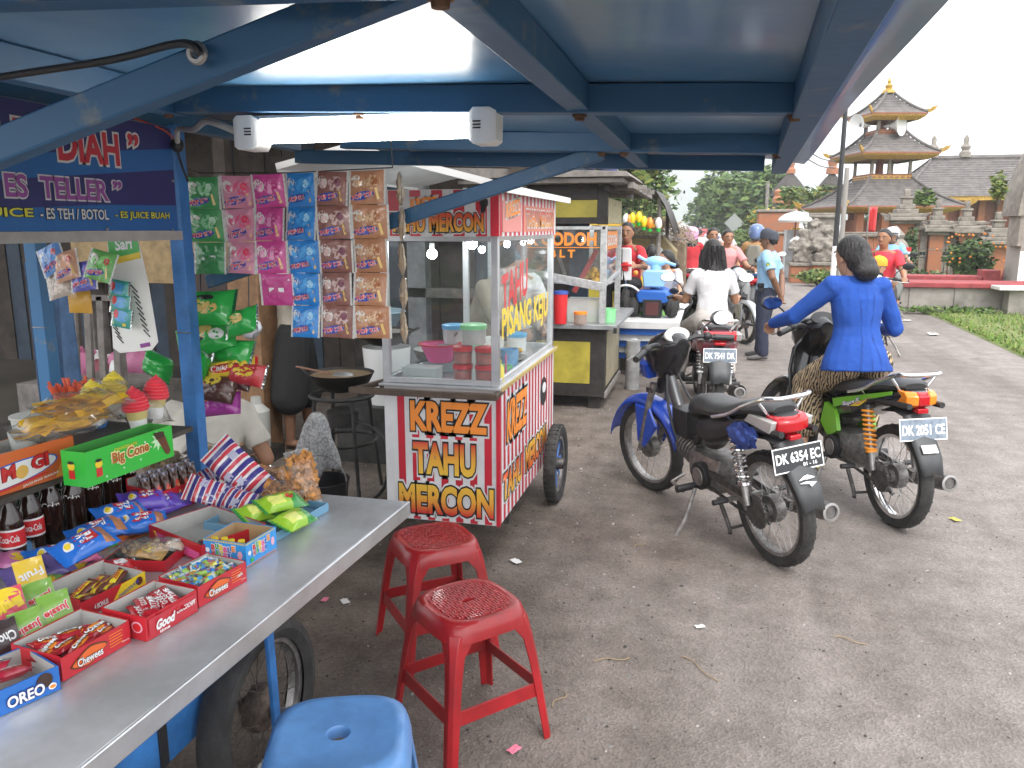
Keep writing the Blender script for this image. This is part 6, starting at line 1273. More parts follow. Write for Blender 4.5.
b4=bike('motorcycle','silver and black motorcycle carrying the two men in pink shirts',B4,H4,SILV,steer=.25,alloy=True,rail=False)
B5=bk(752,300,14.3);b5=bike('motorcycle','motorcycle seen from behind carrying riders in blue and brown',B5,radians(80),glossy('bike_red',(.4,.03,.04),.25),alloy=True,detail=False)
H6=radians(-108);q=bk(870,330,10.6);B6=V((q.x-1.0*cos(H6),10.6-1.0*sin(H6),.004))
b6=bike('motor_scooter','white-fronted scooter of the red-shirted rider coming towards the camera',B6,H6,glossy('bike_pearl',(.62,.63,.65),.25),alloy=True,detail=False,rail=False)
H10=radians(-100);B10=bk(886,300,16.5);b10=bike('motor_scooter','silver scooter of the helmeted rider following the red-shirted one',B10,H10,SILV,alloy=True,detail=False,rail=False)
B7=bk(690,290,15.5);b7=bike('motorcycle','motorcycle under the woman with the pink helmet',B7,radians(92),BKB,detail=False,alloy=True)
B8=bk(677,318,9.9);b8=bike('motorcycle','white and lime green small motorbike beside the ride platform',B8,radians(-112),glossy('bike_lime',(.22,.58,.05),.25),scale=.8,fendc=WPRINT,rail=False)
B9=bk(708,250,38);b9=bike('motorcycle','small distant motorcycle of the rider in white',B9,radians(88),BKB,detail=False,alloy=True)
SK=mat('skin_brown',(.33,.165,.095),.55,var=.1,vscale=12);SK2=mat('skin_light',(.45,.25,.16),.55,var=.08,vscale=12);SKD=mat('skin_dark',(.20,.10,.06),.55,var=.1,vscale=12)
HAIR=mat('hair_black',(.010,.008,.008),.42,bump=.9,bscale=1)
for n_ in HAIR.node_tree.nodes:
 if n_.type=='TEX_NOISE':
  mp_=HAIR.node_tree.nodes.new('ShaderNodeMapping');mp_.inputs['Scale'].default_value=(130,130,9)
  HAIR.node_tree.links.new(n_.inputs['Vector'].links[0].from_socket,mp_.inputs[0]);HAIR.node_tree.links.new(mp_.outputs[0],n_.inputs['Vector'])
def cloth(n,c,**k):k.setdefault('bump',.9);k.setdefault('bscale',7);return mat(n,c,.85,var=.1,vscale=7,**k)
def limb(m,pts,rs,mm,n=12):
 m.tube(pts,rs,mm,n)
 for p,r in zip(pts,rs):m.ell(p,r*.99,mm,12,8)
def torso(m,prof,lat,fw,mm,n=20):
 """prof: (centre, half width, half depth) from hip to neck"""
 m.loft([[c+lat*w*cos(a)+fw*d*sin(a)*(1-.15*abs(cos(a)))for a in[2*pi*i/n for i in range(n)]]for c,w,d in prof],mm)
def hand(m,w,d,pn,mm,s=1.0,curl=.5,side=1):
 """palm from the wrist w along d, palm facing pn, thumb on the given side"""
 d=V(d).normalized();pn=(V(pn)-d*V(pn).dot(d)).normalized();lat=d.cross(pn)*side
 m.tube([w,w+d*.045*s,w+d*.085*s],[.024*s,.036*s,.036*s],mm,10,.5,pn)
 for i,(o,l)in enumerate(((-.028,.068),(-.0095,.078),(.0095,.074),(.028,.056))):
  b=w+d*.078*s+lat*o*s;pts=[b-d*.02*s,b];q=b;a=0
  for k in(.42,.33,.25):a+=curl*(.9 if k>.4 else 1.2);q=q+(d*cos(a)+pn*sin(a))*l*k*s;pts.append(q)
  m.tube(pts,[.0095*s,.0095*s,.0088*s,.008*s,.007*s],mm,8)
 b=w+d*.03*s-lat*.026*s;q=b+(d*.7-lat*.75).normalized()*.035*s
 m.tube([b,q,q+(d*.9-lat*.2+pn*curl*.9).normalized()*.03*s,q+(d*.8+pn*curl*1.5).normalized()*.052*s],[.013*s,.011*s,.0095*s,.008*s],mm,8)
def head(m,c,f,u,mm,s=1.0):
 l=u.cross(f).normalized();f=l.cross(u).normalized()
 P=lambda x,y,z:c+(f*x+l*y+u*z)*s
 prof=[(-.118,.035,.03,.045),(-.105,.05,.042,.04),(-.075,.062,.056,.038),(-.04,.074,.066,.05),(0,.082,.074,.085),(.04,.082,.078,.102),(.075,.07,.07,.098),(.10,.048,.052,.078),(.116,.02,.024,.04)]
 m.loft([[P((fx if sin(a)>0 else bx)*sin(a)+.012,hw*cos(a),z)for a in[2*pi*i/18 for i in range(18)]]for z,fx,hw,bx in[(z,a_,b_,c_)for z,a_,b_,c_ in prof]],mm)
 R=Matrix((f,l,u)).transposed()
 m.ell(P(.098,0,-.022),(.016*s,.015*s,.013*s),mm,8,6,R);m.tube([P(.088,0,.02),P(.102,0,-.02)],[.008*s,.011*s],mm,8)
 for q in(-1,1):m.ell(P(0,q*.076,-.01),(.018*s,.010*s,.032*s),mm,8,6,R)
 m.ell(P(.083,0,-.062),(.012*s,.024*s,.010*s),mm,8,6,R)
 return P,R
EYEW=mat('eye_white',(.7,.68,.66),.3);EYED=mat('eye_dark',(.02,.015,.012),.2);LIP=mat('lip',(.30,.10,.09),.5)
def face(t,P,R,s=1.0,smile=False):
 m=MB()
 for q in(-1,1):
  m.ell(P(.084,q*.033,.006),(.008*s,.013*s,.0045*s),EYEW,10,6,R);m.ell(P(.089,q*.033,.006),(.006*s,.0075*s,.0055*s),EYED,8,6,R);m.tube([P(.090,q*.016,.027),P(.092,q*.035,.031),P(.082,q*.052,.024)],.0045*s,HAIR,6)
 m.tube([P(.085,-.026,-.06+(.008 if smile else 0)),P(.097,0,-.064),P(.085,.026,-.06+(.008 if smile else 0))],.005*s,LIP,6)
 m.build('face',t)
FOLD=bpy.data.textures.new('cloth_folds','CLOUDS');FOLD.noise_scale=.11;FOLD.noise_depth=3
ROUGH=bpy.data.textures.new('carving','CLOUDS');ROUGH.noise_scale=.14;ROUGH.noise_depth=3
def rm(m,nm,par,vox,it=3,fold=0,tx=None):
 o=m.build(nm,par,smooth=180);q=o.modifiers.new('Remesh','REMESH');q.mode='VOXEL';q.voxel_size=vox;q.use_smooth_shade=True
 q=o.modifiers.new('Smooth','SMOOTH');q.factor=.5;q.iterations=it
 if fold:q=o.modifiers.new('Folds','DISPLACE');q.texture=tx or FOLD;q.strength=fold;q.mid_level=.5
 return o
RIDE=dict(pel=(.33,0,.86),nb=(.40,0,1.335),hd=(.435,0,1.475),sh=(.385,.165,1.285),el=(.55,.27,1.06),wr=(.80,.31,1.02),hip=(.34,.09,.83),kn=(.70,.16,.74),an=(.47,.17,.33),toe=(.60,.18,.285))
STAND=dict(pel=(0,0,.90),nb=(0,0,1.37),hd=(.02,0,1.51),sh=(0,.17,1.315),el=(-.02,.24,1.05),wr=(.04,.25,.80),hip=(0,.09,.86),kn=(.02,.10,.46),an=(0,.10,.075),toe=(.13,.12,.03))
SIT=dict(pel=(0,0,.40),nb=(.08,0,.86),hd=(.12,0,1.0),sh=(.07,.165,.81),el=(.18,.24,.58),wr=(.40,.14,.55),hip=(.02,.09,.40),kn=(.42,.14,.42),an=(.36,.14,.07),toe=(.5,.14,.03))
def person(lab,loc,rz,base,ov=None,skin=SK,top=None,sleeve='short',bottom=None,kind='trousers',hair='short',s=1.0,vox=.010,face_on=True,hands=True,shoes=None,fdir=(1,0,0),fup=None,hem=-.04,female=False,thin=1.0,group=None,prof=None,hem_w=1.0,smile=False,handd=None,handn=None,curl=.6,nm='person'):
 J=dict(base);J.update(ov or{});t=thing(nm,lab,'person',loc,rz,group);t.scale=(s,)*3
 G={}
 for k,v in J.items():
  if k in('pel','nb','hd'):G[k]=V(v)
  elif isinstance(v,dict):G[k]={1:V(v[1]),-1:V(v[-1])}
  else:G[k]={1:V(v),-1:V((v[0],-v[1],v[2]))}
 lat=(G['sh'][1]-G['sh'][-1]).normalized();sp=(G['nb']-G['pel']);spn=sp.normalized();fw=lat.cross(spn).normalized()
 if fw.dot(V((1,0,0)))<0 and base is not None and False:fw=-fw
 f=V(fdir).normalized();up=V(fup).normalized()if fup else(spn*.4+V((0,0,1))).normalized()
 m=MB();k=thin;pe,nb=G['pel'],G['nb']
 bp=[(pe-spn*.08,.12*k,.09*k),(pe,.158*k,.108*k),(pe+sp*.25,.135*k,.095*k),(pe+sp*.5,.135*k,.10*k),(pe+sp*.75,.155*k,.11*k),(pe+sp*.92,.13*k,.085*k),(nb,.06*k,.06*k)]
 torso(m,bp,lat,fw,skin)
 limb(m,[nb-spn*.02,G['hd']-up*.06-f*.012],[.056*k,.05*k],skin)
 P,R=head(m,G['hd'],f,up,skin)
 for q in(1,-1):
  limb(m,[nb.lerp(G['sh'][q],.5)-spn*.015,G['sh'][q],G['sh'][q].lerp(G['el'][q],.5),G['el'][q],G['el'][q].lerp(G['wr'][q],.4),G['wr'][q]],[x*k for x in(.055,.054,.046,.038,.036,.025)],skin)
  d=(V(handd[q])if handd else(G['wr'][q]-G['el'][q]));pn=V(handn[q])if handn else V((0,-q,-.3))if base is not RIDE else V((.1,0,-1))
  if hands:hand(m,G['wr'][q],d,pn,skin,1.0,curl,q if base is not RIDE else q)
  else:m.ell(G['wr'][q]+d.normalized()*.06,.04,skin)
  limb(m,[G['hip'][q],G['hip'][q].lerp(G['kn'][q],.5),G['kn'][q],G['kn'][q].lerp(G['an'][q],.35),G['an'][q]],[x*k for x in(.088,.073,.054,.052,.034)],skin)
  a,b=G['an'][q],G['toe'][q];m.tube([a-(b-a).normalized()*V((1,1,0))*.04-Z1*.03,a*.5+b*.5-Z1*.008,b,b+(b-a)*V((1,1,0))*.3-Z1*.006],[.032,.04,.04,.022],skin,10,.7)
 rm(m,'body',t,vox)
 if face_on:face(t,P,R,1.0,smile)
 if top:
  m=MB();e=.014*k+(.004 if sleeve=='long' else 0);hz=hem
  pr=prof or[(hz,.170,.120),(.12,.150 if female else.158,.112),(.32,.135 if female else.155,.108),(.55,.150,.118),(.78,.168,.122),(.93,.135,.092),(1.0,.07,.066)]
  torso(m,[(pe+sp*u,w*k+e*.5,d_*k+e*.5)for u,w,d_ in pr],lat,fw,top)
  for q in(1,-1):
   a,b,c_=G['sh'][q],G['el'][q],G['wr'][q];st=nb.lerp(a,.45)-spn*.02
   if sleeve=='long':limb(m,[st,a,a.lerp(b,.5),b,b.lerp(c_,.5),c_-(c_-b).normalized()*.015],[x*k for x in(.062,.070,.062,.054,.048,.038)],top)
   elif sleeve=='short':m.tube([st,a-(b-a)*.08,a,a.lerp(b,.4),a.lerp(b,.68)],[x*k for x in(.05,.056,.061,.061,.066)],top,14);m.ell(a,.06*k,top)
  rm(m,'shirt',t,vox*1.05,3,.013 if vox<.0095 else.010)
 if bottom:
  m=MB();torso(m,[(pe-spn*.10,.14*k,.10*k),(pe,.172*k,.122*k),(pe+sp*.14,.158*k,.112*k),(pe+sp*.24,.148*k,.106*k)],lat,fw,bottom)
  for q in(1,-1):
   h,kn,an=G['hip'][q],G['kn'][q],G['an'][q]
   if kind=='trousers':limb(m,[h,h.lerp(kn,.5),kn,kn.lerp(an,.4),kn.lerp(an,.93)],[x*k for x in(.102,.088,.072,.068,.062)],bottom)
   elif kind=='shorts':limb(m,[h,h.lerp(kn,.5),h.lerp(kn,.9)],[.104*k,.095*k,.088*k],bottom)
   elif kind=='kneelength':limb(m,[h,h.lerp(kn,.5),kn,kn.lerp(an,.15)],[.125*k,.135*k,.14*k,.14*k],bottom)
   elif kind=='skirt':limb(m,[h,h.lerp(kn,.5),kn,kn.lerp(an,.3),kn.lerp(an,.62)],[.115*k,.115*k,.108*k,.105*k,.112*k],bottom)
  if kind in('skirt','kneelength'):m.loft([[x+Z1*.05,x-Z1*.06]for x in()]or[[pe-lat*.1,pe+lat*.1,pe+lat*.1-spn*.1,pe-lat*.1-spn*.1],[G['kn'][-1],G['kn'][1],G['kn'][1]-Z1*.04,G['kn'][-1]-Z1*.04]],bottom)
  rm(m,'skirt' if kind=='skirt' else 'trousers',t,vox*1.05,3,.02 if vox<.0095 else.01)
 if shoes:
  for q in(1,-1):
   m=MB();a,b=G['an'][q],G['toe'][q];fwd=(V((b.x-a.x,b.y-a.y,0))).normalized();tilt=(b-a-Z1*(-.045)).normalized()
   m.tube([a-fwd*.06-Z1*.035,a-fwd*.02-Z1*.02,a.lerp(b,.6)-Z1*.005,b,b+fwd*.06-Z1*.004],[.03,.046,.046,.044,.026],shoes,12,.75)
   rm(m,'shoe',t,vox,2)
 if hair:
  m=MB();hc=G['hd']
  def cap(z_front,e=1.0,low=-.03):
   n=20;rings=[]
   for i in range(9):
    v=i/8;rg=[]
    for j in range(n):
     a=2*pi*j/n;front=(1+cos(a))/2;th0=pi/2*.995;thb=math.asin(max(-.95,min(.95,(low*(1-front)+z_front*front)/.125)));th=th0+(thb-th0)*v
     rg.append(P((-.012+(.102 if cos(a)>0 else.118)*cos(th)*cos(a))*e+.012,.092*e*cos(th)*sin(a),.002+.128*e*sin(th)))
    rings.append(rg)
   m.loft(rings,HAIR,True,True)
  if hair in('short','tail','bun','long'):
   cap(.08,1.0,-.06 if hair=='short' else-.085);m.ell(P(-.045,0,.02),(.07,.075,.09),HAIR,14,9,R)
  if hair=='bun':
   m.ell(P(-.06,0,-.02),(.075,.075,.085),HAIR,14,9,R);m.ell(P(-.118,.005,-.085),(.065,.082,.062),HAIR,16,10,R);m.ell(P(-.105,0,-.045),(.06,.07,.05),HAIR,14,9,R)
  if hair=='long':
   m.ell(P(-.05,0,-.06),(.075,.085,.12),HAIR,14,9,R)
   for i in range(15):
    a=(i-7)/7;x=-.12+.09*a*a;m.tube(smooth_path([P(x*.7,a*.085,.03),P(x,a*.10,-.10),P(x-.02,a*.12,-.22),P(x-.02+.015*sin(i*2),a*.13+.012*sin(i*3),-.38-.06*sin(i*1.7))],3),[.03]*7+[.028,.022,.012],HAIR,8,.6)
  if hair=='tail':m.tube(smooth_path([P(-.10,0,.05),P(-.16,0,.0),P(-.155,.01,-.12),P(-.13,.0,-.22)],4),[.03,.036,.045,.05,.055,.055,.052,.05,.045,.04,.03,.025,.015],HAIR,10)
  ho=rm(m,'hair',t,vox*.9,2)
  if hair in('long','bun')and vox<.01:
   m=MB();rr=random.Random(5)
   for i in range(110 if hair=='long' else 36):
    a=rr.uniform(-1.25,1.25);k=rr.uniform(.95,1.1);l_=rr.uniform(.24,.44)if hair=='long' else rr.uniform(.03,.07)
    x=-(.125*cos(a)+.0)*k+.0;y=.108*sin(a)*k
    if hair=='long':m.tube(smooth_path([P(x*.8,y*.8,.06),P(x,y,-.06),P(x-.015,y*1.18+rr.uniform(-.015,.015),-.06-l_*.6),P(x-.02+rr.uniform(-.03,.03),y*1.3+rr.uniform(-.04,.04),-.06-l_)],3),[.004]*6+[.0035,.003,.002,.001],HAIR,4)
    else:z=rr.uniform(-.08,.1);m.tube([P(x*.92,y*.8,z),P(x*1.06,y*.95,z+l_*.3),P(x*1.12,y+rr.uniform(-.02,.02),z-l_*.6)],[.0016,.0014,.0008],HAIR,4)
   m.build('loose_strands',ho)
 t_=dict(t=t,P=P,R=R,G=G);return t_
def cap_hat(pp,mm,brim=True,band=None):
 P,t=pp['P'],pp['t'];m=MB();n=24;rings=[]
 for r_,z in((1.04,.015),(1.05,.04),(1.03,.08),(.9,.108),(.62,.128),(.1,.135)):rings.append([P(-.008+.108*r_*cos(a),.092*r_*sin(a),z+.014*cos(a))for a in[2*pi*i/n for i in range(n)]])
 m.loft(rings,mm);
 if brim:m.loft([[P(.085+.0*a,.07*a,.032-.02*a*a)for a in(-1,-.6,-.2,.2,.6,1)],[P(.15-.03*a*a,.075*a,.030-.025*a*a)for a in(-1,-.6,-.2,.2,.6,1)],[P(.215-.07*a*a,.07*a,.012-.025*a*a)for a in(-1,-.6,-.2,.2,.6,1)]],mm,close=False)
 m.build('cap',t,solid=.004)
def helmet(pp,mm,open_=True,vis=None):
 P,t,R=pp['P'],pp['t'],pp['R'];m=MB();n=24;rings=[]
 for r_,zf,zb_ in((1.18,.045,-.09),(1.25,.06,-.05),(1.27,.08,.02),(1.18,.11,.08),(.95,.14,.13),(.6,.16,.157),(.05,.17,.17)):rings.append([P(-.01+.115*r_*cos(a),.098*r_*sin(a),zf*(1+cos(a))/2+zb_*(1-cos(a))/2)for a in[2*pi*i/n for i in range(n)]])
 m.loft(rings,mm);
 if vis:m.loft([[P(.12-.03*a*a,.1*a,.07-.01*a*a)for a in(-1,-.5,0,.5,1)],[P(.17-.05*a*a,.1*a,.055)for a in(-1,-.5,0,.5,1)]],vis,close=False)
 for q in(-1,1):m.tube([P(.03,q*.088,-.02),P(.03,q*.07,-.1),P(.03,0,-.135)],.006,BLACK,6)
 m.build('helmet',t,solid=.008)
BLZ=cloth('blazer_blue',(.008,.06,.31),bump=.7,bscale=8)
def batik():
 m=mat('skirt_print',(.5,.4,.28),.85,bump=.3,bscale=16);nt=m.node_tree;N=nt.nodes;L=nt.links;tc=N.new('ShaderNodeTexCoord');w_=N.new('ShaderNodeTexWave');w_.bands_direction='DIAGONAL';w_.inputs['Scale'].default_value=22;w_.inputs['Distortion'].default_value=7;w_.inputs['Detail'].default_value=2;w_.inputs['Detail Scale'].default_value=1.2
 mp=N.new('ShaderNodeMapping');mp.inputs['Scale'].default_value=(1.2,1.2,.35);L.new(tc.outputs['Object'],mp.inputs[0]);L.new(mp.outputs[0],w_.inputs['Vector'])
 r=N.new('ShaderNodeValToRGB');r.color_ramp.elements[0].position=.35;r.color_ramp.elements[0].color=(.02,.016,.014,1);r.color_ramp.elements[1].position=.5;r.color_ramp.elements[1].color=(.42,.31,.19,1);L.new(w_.outputs['Fac'],r.inputs[0]);L.new(r.outputs[0],N['Principled BSDF'].inputs['Base Color']);return m
pw=person('woman in bright blue blazer and patterned skirt seated on the black and green motorcycle',(B2.x,B2.y,0),radians(111),RIDE,dict(pel=(.47,.02,.88),nb=(.535,.02,1.33),hd=(.575,.04,1.455),sh={1:(.52,.175,1.285),-1:(.52,-.125,1.275)},el={1:(.66,.33,1.10),-1:(.52,-.24,1.03)},wr={1:(.86,.375,1.03),-1:(.76,-.30,1.0)},hip=(.46,.09,.84),kn={1:(.76,.15,.66),-1:(.76,-.15,.66)},an={1:(.68,.21,.28),-1:(.66,-.21,.28)},toe={1:(.80,.22,.24),-1:(.78,-.22,.24)}),skin=SK2,top=BLZ,sleeve='long',bottom=batik(),kind='skirt',hair='bun',vox=.007,fdir=(1,.3,-.06),female=True,shoes=BLACK,handd={1:(.8,-.25,-.25),-1:(.8,.25,-.25)},curl=.9,thin=.93,hem_w=.8,prof=[(-.20,.225,.175),(-.06,.212,.165),(.06,.185,.15),(.24,.148,.120),(.36,.138,.112),(.5,.148,.115),(.72,.160,.12),(.88,.145,.10),(.96,.095,.078),(1.0,.072,.068)])
def seam(par,target,pts,mm,w_=.0035,lift=.0032):
 m=MB();pts=smooth_path(pts,8);rg=[]
 for i,p in enumerate(pts):
  d=(pts[min(i+1,len(pts)-1)]-pts[max(i-1,0)]).normalized();s_=frame(d,V((1,0,0)))[0]*w_/2;rg.append([p-s_,p+s_])
 m.loft(rg,mm,close=False);o=m.build('seam',par);q=o.modifiers.new('Wrap','SHRINKWRAP');q.target=target;q.offset=lift;q.wrap_method='NEAREST_SURFACEPOINT'
bt=[c for c in kids(pw['t'])if c.name.startswith('shirt')][0];G_=pw['G'];SEAM=mat('seam_navy',(.004,.03,.17),.8);sp_=(G_['nb']-G_['pel'])
for y in(0,.08,-.08):seam(bt,bt,[G_['pel']+sp_*u+V((-.2,y*(1-.35*sin(min(1,max(0,u))*pi))if y else.0,0))for u in(-.18,.1,.35,.6,.82,.96)],SEAM)
for q_ in(1,-1):
 a,b=G_['sh'][q_],G_['el'][q_];ax=(b-a).normalized();f1,f2=frame(ax);seam(bt,bt,[a.lerp(b,.02)+(f1*cos(t_)+f2*sin(t_))*.10 for t_ in[2*pi*i/10 for i in range(11)]],SEAM)
 w0=G_['wr'][q_];ax=(w0-b).normalized();f1,f2=frame(ax);seam(bt,bt,[w0-ax*.045+(f1*cos(t_)+f2*sin(t_))*.07 for t_ in[2*pi*i/10 for i in range(11)]],SEAM)
m=MB();n0=G_['nb'];f1,f2=frame(sp_.normalized());m.tube([n0-sp_*.02+(f1*cos(t_)*1.1+f2*sin(t_))*.072 for t_ in[2*pi*i/16 for i in range(17)]],.016,BLZ,8,1.3,caps=False);m.build('collar',bt)
WSH=cloth('shirt_white',(.56,.55,.56));GTR=cloth('trousers_pale',(.40,.37,.34))
person('woman in white t-shirt with long black hair seated on the maroon scooter',(B3.x,B3.y,0),radians(97),RIDE,dict(pel=(.40,0,.86),nb=(.52,0,1.27),hd=(.58,0,1.40),sh=(.50,.145,1.205),el={1:(.56,.225,.98),-1:(.56,-.215,.98)},wr=(.80,.27,.99),kn=(.78,.18,.72),an={1:(.52,.25,.33),-1:(.55,-.2,.33)},toe={1:(.64,.27,.27),-1:(.66,-.21,.28)}),skin=SK,top=WSH,bottom=GTR,hair='long',vox=.0085,thin=.9,female=True,shoes=BLACK,fdir=(1,.1,-.1),hem=-.12)
UNI=cloth('uniform_lightblue',(.28,.48,.68));NVT=cloth('trousers_navy',(.018,.022,.045));SHO=mat('shoe_grey',(.10,.09,.085),.5);CAPM=cloth('cap_dark',(.045,.05,.065))
PL=atZ(763,359,.004)
pp=person('man in light blue uniform and dark cap standing with hands behind his back',(PL.x,PL.y,.004),radians(166),STAND,dict(hip=(0,.10,.86),el={1:(-.10,.26,1.06),-1:(-.12,-.25,1.06)},wr={1:(-.17,.08,.84),-1:(-.18,-.04,.82)},kn={1:(.02,.12,.46),-1:(.05,-.13,.46)},an={1:(-.02,.14,.075),-1:(.08,-.16,.075)},toe={1:(.11,.17,.03),-1:(.21,-.18,.03)}),skin=SKD,top=UNI,bottom=NVT,thin=1.13,s=.975,vox=.008,shoes=SHO,hem=-.02,fdir=(1,.05,-.02),handd={1:(-.1,-.5,-.8),-1:(-.1,.3,-.9)},handn={1:(.6,-.6,0),-1:(-.6,.4,0)},hair='short')
cap_hat(pp,CAPM)
m=MB();m.box((-.035,-.02,-.05),(.035,.06,.05),BLACK);m.box((-.04,.055,.0),(.04,.065,.055),BLACKG);o=m.build('belt_pouch',pp['t'],bevel=.01);o.location=(.04,.175,.93)
m=MB();m.torus((0,0,.955),.142,.014,BLACK,24,6,Z1);o=m.build('belt',pp['t']);o.scale=(.85,1.15,1)
m=MB();a=pp['G']['sh'][1];b=pp['G']['el'][1];c=a.lerp(b,.42)+V((.0,.071,.01));m.prism([c+V((.022*cos(q),.0,.026*sin(q)))for q in[2*pi*i/16 for i in range(16)]],(0,.004,0),mat('badge_green',(.05,.2,.06),.6));m.prism([c+V((.011*cos(q),.0041,.013*sin(q)))for q in[2*pi*i/12 for i in range(12)]],(0,.002,0),YELLOW);m.build('arm_badge',pp['t'])
RSH=cloth('shirt_red',(.50,.03,.04));JN=cloth('jeans_blue',(.12,.22,.38));DKT=cloth('trousers_dark',(.03,.03,.035));PKS=cloth('shirt_salmon',(.62,.27,.27));PAT=mat('dress_print',(.72,.68,.68),.85,col2=(.55,.35,.42),vscale=45,lo=.55,hi=.6)
q=atY(630,250,9.55);person('man in a red shirt facing the camera behind the girl on the toy car',(q.x-.02,9.6,.58),radians(-100),SIT,dict(nb=(.04,0,.88),hd=(.08,0,1.03),el={1:(.15,.25,.62),-1:(.15,-.22,.62)},wr={1:(.36,.2,.64),-1:(.34,-.1,.60)}),skin=SK,top=RSH,bottom=DKT,s=.96,shoes=BLACK)
q=atY(648,268,9.72);g1=person('girl in pale printed dress with pink hair tie seated on the yellow toy car',(q.x,9.74,.62),radians(75),SIT,dict(el={1:(.1,.24,.64),-1:(.12,-.25,.68)},wr={1:(.24,.3,.72),-1:(.25,-.3,.82)}),skin=SK2,top=PAT,bottom=JN,hair='tail',s=.72,fdir=(1,.45,.05),thin=.95,hands=True);m=MB();m.ell(g1['P'](-.125,.0,.035),.035,PINK,10,6);m.build('hair_tie',g1['t'])
q=atY(678,262,10.0);person('smiling girl in a white t-shirt sitting on the lime green motorbike',(B8.x,B8.y,.0),radians(-112),RIDE,dict(hd=(.42,0,1.47)),skin=SK2,top=WSH,bottom=DKT,hair='bun',s=.86,fdir=(.8,-.7,0),smile=True,thin=.9)
pk=person('woman in a red shirt and pink helmet riding away beyond the stalls',(B7.x,B7.y,0),radians(92),RIDE,dict(),skin=SK2,top=RSH,bottom=cloth('skirt_olive',(.12,.11,.08)),hair='long',vox=.014,female=True,hands=False,face_on=False);helmet(pk,glossy('helmet_pink',(.72,.35,.58),.25))
person('man in a salmon shirt driving the silver motorcycle towards the camera',(B4.x,B4.y,0),H4,RIDE,dict(),skin=SK,top=PKS,bottom=cloth('shorts_black',(.03,.03,.03)),kind='shorts',vox=.011)
person('second man in pink shirt sitting behind the driver of the silver motorcycle',(B4.x,B4.y,0),H4,RIDE,dict(pel=(.02,.05,.90),nb=(.06,.05,1.37),hd=(.09,-.12,1.50),sh={1:(.04,.2,1.32),-1:(.04,-.13,1.32)},el={1:(.1,.3,1.1),-1:(.1,-.22,1.1)},wr={1:(.26,.22,.98),-1:(.26,-.2,.98)},hip=(.04,.1,.86),kn=(.4,.22,.76),an=(.2,.22,.36),toe=(.32,.24,.32)),skin=SK,top=PKS,bottom=DKT,vox=.011)
p1=person('rider in violet blue shirt and grey helmet beyond the uniformed man',(B5.x,B5.y,0),radians(80),RIDE,dict(),skin=SK,top=cloth('shirt_violet',(.10,.12,.42)),bottom=cloth('trousers_blue',(.03,.12,.42)),vox=.014,hands=False,face_on=False);helmet(p1,glossy('helmet_grey',(.35,.38,.45),.25))
p2=person('pillion rider in a brown top with grey backpack and helmet',(B5.x,B5.y,0),radians(80),RIDE,dict(pel=(.02,0,.90),nb=(.05,0,1.38),hd=(.09,0,1.52),sh=(.03,.16,1.33),el=(.1,.26,1.1),wr=(.26,.2,.98),hip=(.04,.1,.86),kn=(.4,.24,.78),an=(.18,.24,.36),toe=(.3,.26,.30)),skin=SK,top=cloth('top_brown',(.36,.20,.08)),bottom=cloth('trousers_blue',(.03,.12,.42)),vox=.014,hands=False,face_on=False);helmet(p2,glossy('helmet_blue',(.12,.18,.35),.25))
m=MB();m.loft([[V((x,y*k,z))for y,z in((-.12,1.0),(.12,1.0),(.13,1.2),(.09,1.34),(-.09,1.34),(-.13,1.2))]for x,k in((-.1,1),(-.18,1),(-.22,.8))],cloth('bag_grey',(.2,.19,.16)));m.build('backpack',p2['t'],bevel=.02)
person('man in a bright red t-shirt riding the white-fronted scooter towards the camera',(B6.x,B6.y,0),H6,RIDE,dict(hd=(.44,0,1.49)),skin=SK,top=cloth('shirt_brightred',(.62,.04,.06)),bottom=cloth('shorts_black',(.03,.03,.03)),kind='shorts',vox=.010,fdir=(1,-.25,0))
ch=person('small child in an orange hat standing in front of the red-shirted rider',(B6.x,B6.y,0),H6,SIT,dict(pel=(.66,0,.80),nb=(.69,0,1.02),hd=(.72,0,1.14),sh=(.68,.11,.98),el=(.74,.18,.88),wr=(.82,.2,.93),hip=(.66,.06,.76),kn=(.78,.09,.66),an=(.74,.1,.52),toe=(.82,.1,.48)),skin=SK2,top=cloth('shirt_childgrey',(.4,.4,.42)),bottom=DKT,vox=.011,hands=False,hair='short',thin=.7);cap_hat(ch,cloth('hat_orange',(.85,.35,.03)),False)
hb=person('rider in light blue shirt with silver helmet following the red-shirted man',(B10.x,B10.y,0),H10,RIDE,dict(),skin=SK,top=cloth('shirt_skyblue',(.22,.42,.65)),bottom=DKT,vox=.013,hands=False);helmet(hb,glossy('helmet_silver',(.55,.56,.58),.25),vis=BLACK)
far_rider=person('distant rider in a white shirt far up the road',(B9.x,B9.y,0),radians(88),RIDE,dict(),skin=SK,top=WSH,bottom=DKT,vox=.02,hands=False,face_on=False)['t']
STP=cloth('shirt_taupe',(.30,.25,.19))
q=atY(474,300,5.6);person('cook in brown shirt bending behind the glass case of the striped cart',(q.x-.03,5.75,0),radians(-20),STAND,dict(nb=(.22,0,1.30),hd=(.33,0,1.40),sh=(.2,.17,1.26),el=(.34,.24,1.04),wr=(.5,.16,.95)),skin=SK,top=STP,sleeve='long',bottom=JN,s=.95,vox=.012,shoes=BLACK)
q=atY(503,300,5.9);cc=person('helper in white shirt and dark cap seen through the striped cart glass',(q.x+.02,6.2,0),radians(-70),STAND,dict(el={1:(.12,.26,1.06),-1:(.1,-.26,1.06)},wr={1:(.34,.2,1.0),-1:(.3,-.2,1.0)}),skin=SK,top=WSH,bottom=DKT,s=.92,vox=.012,shoes=BLACK);cap_hat(cc,CAPM)
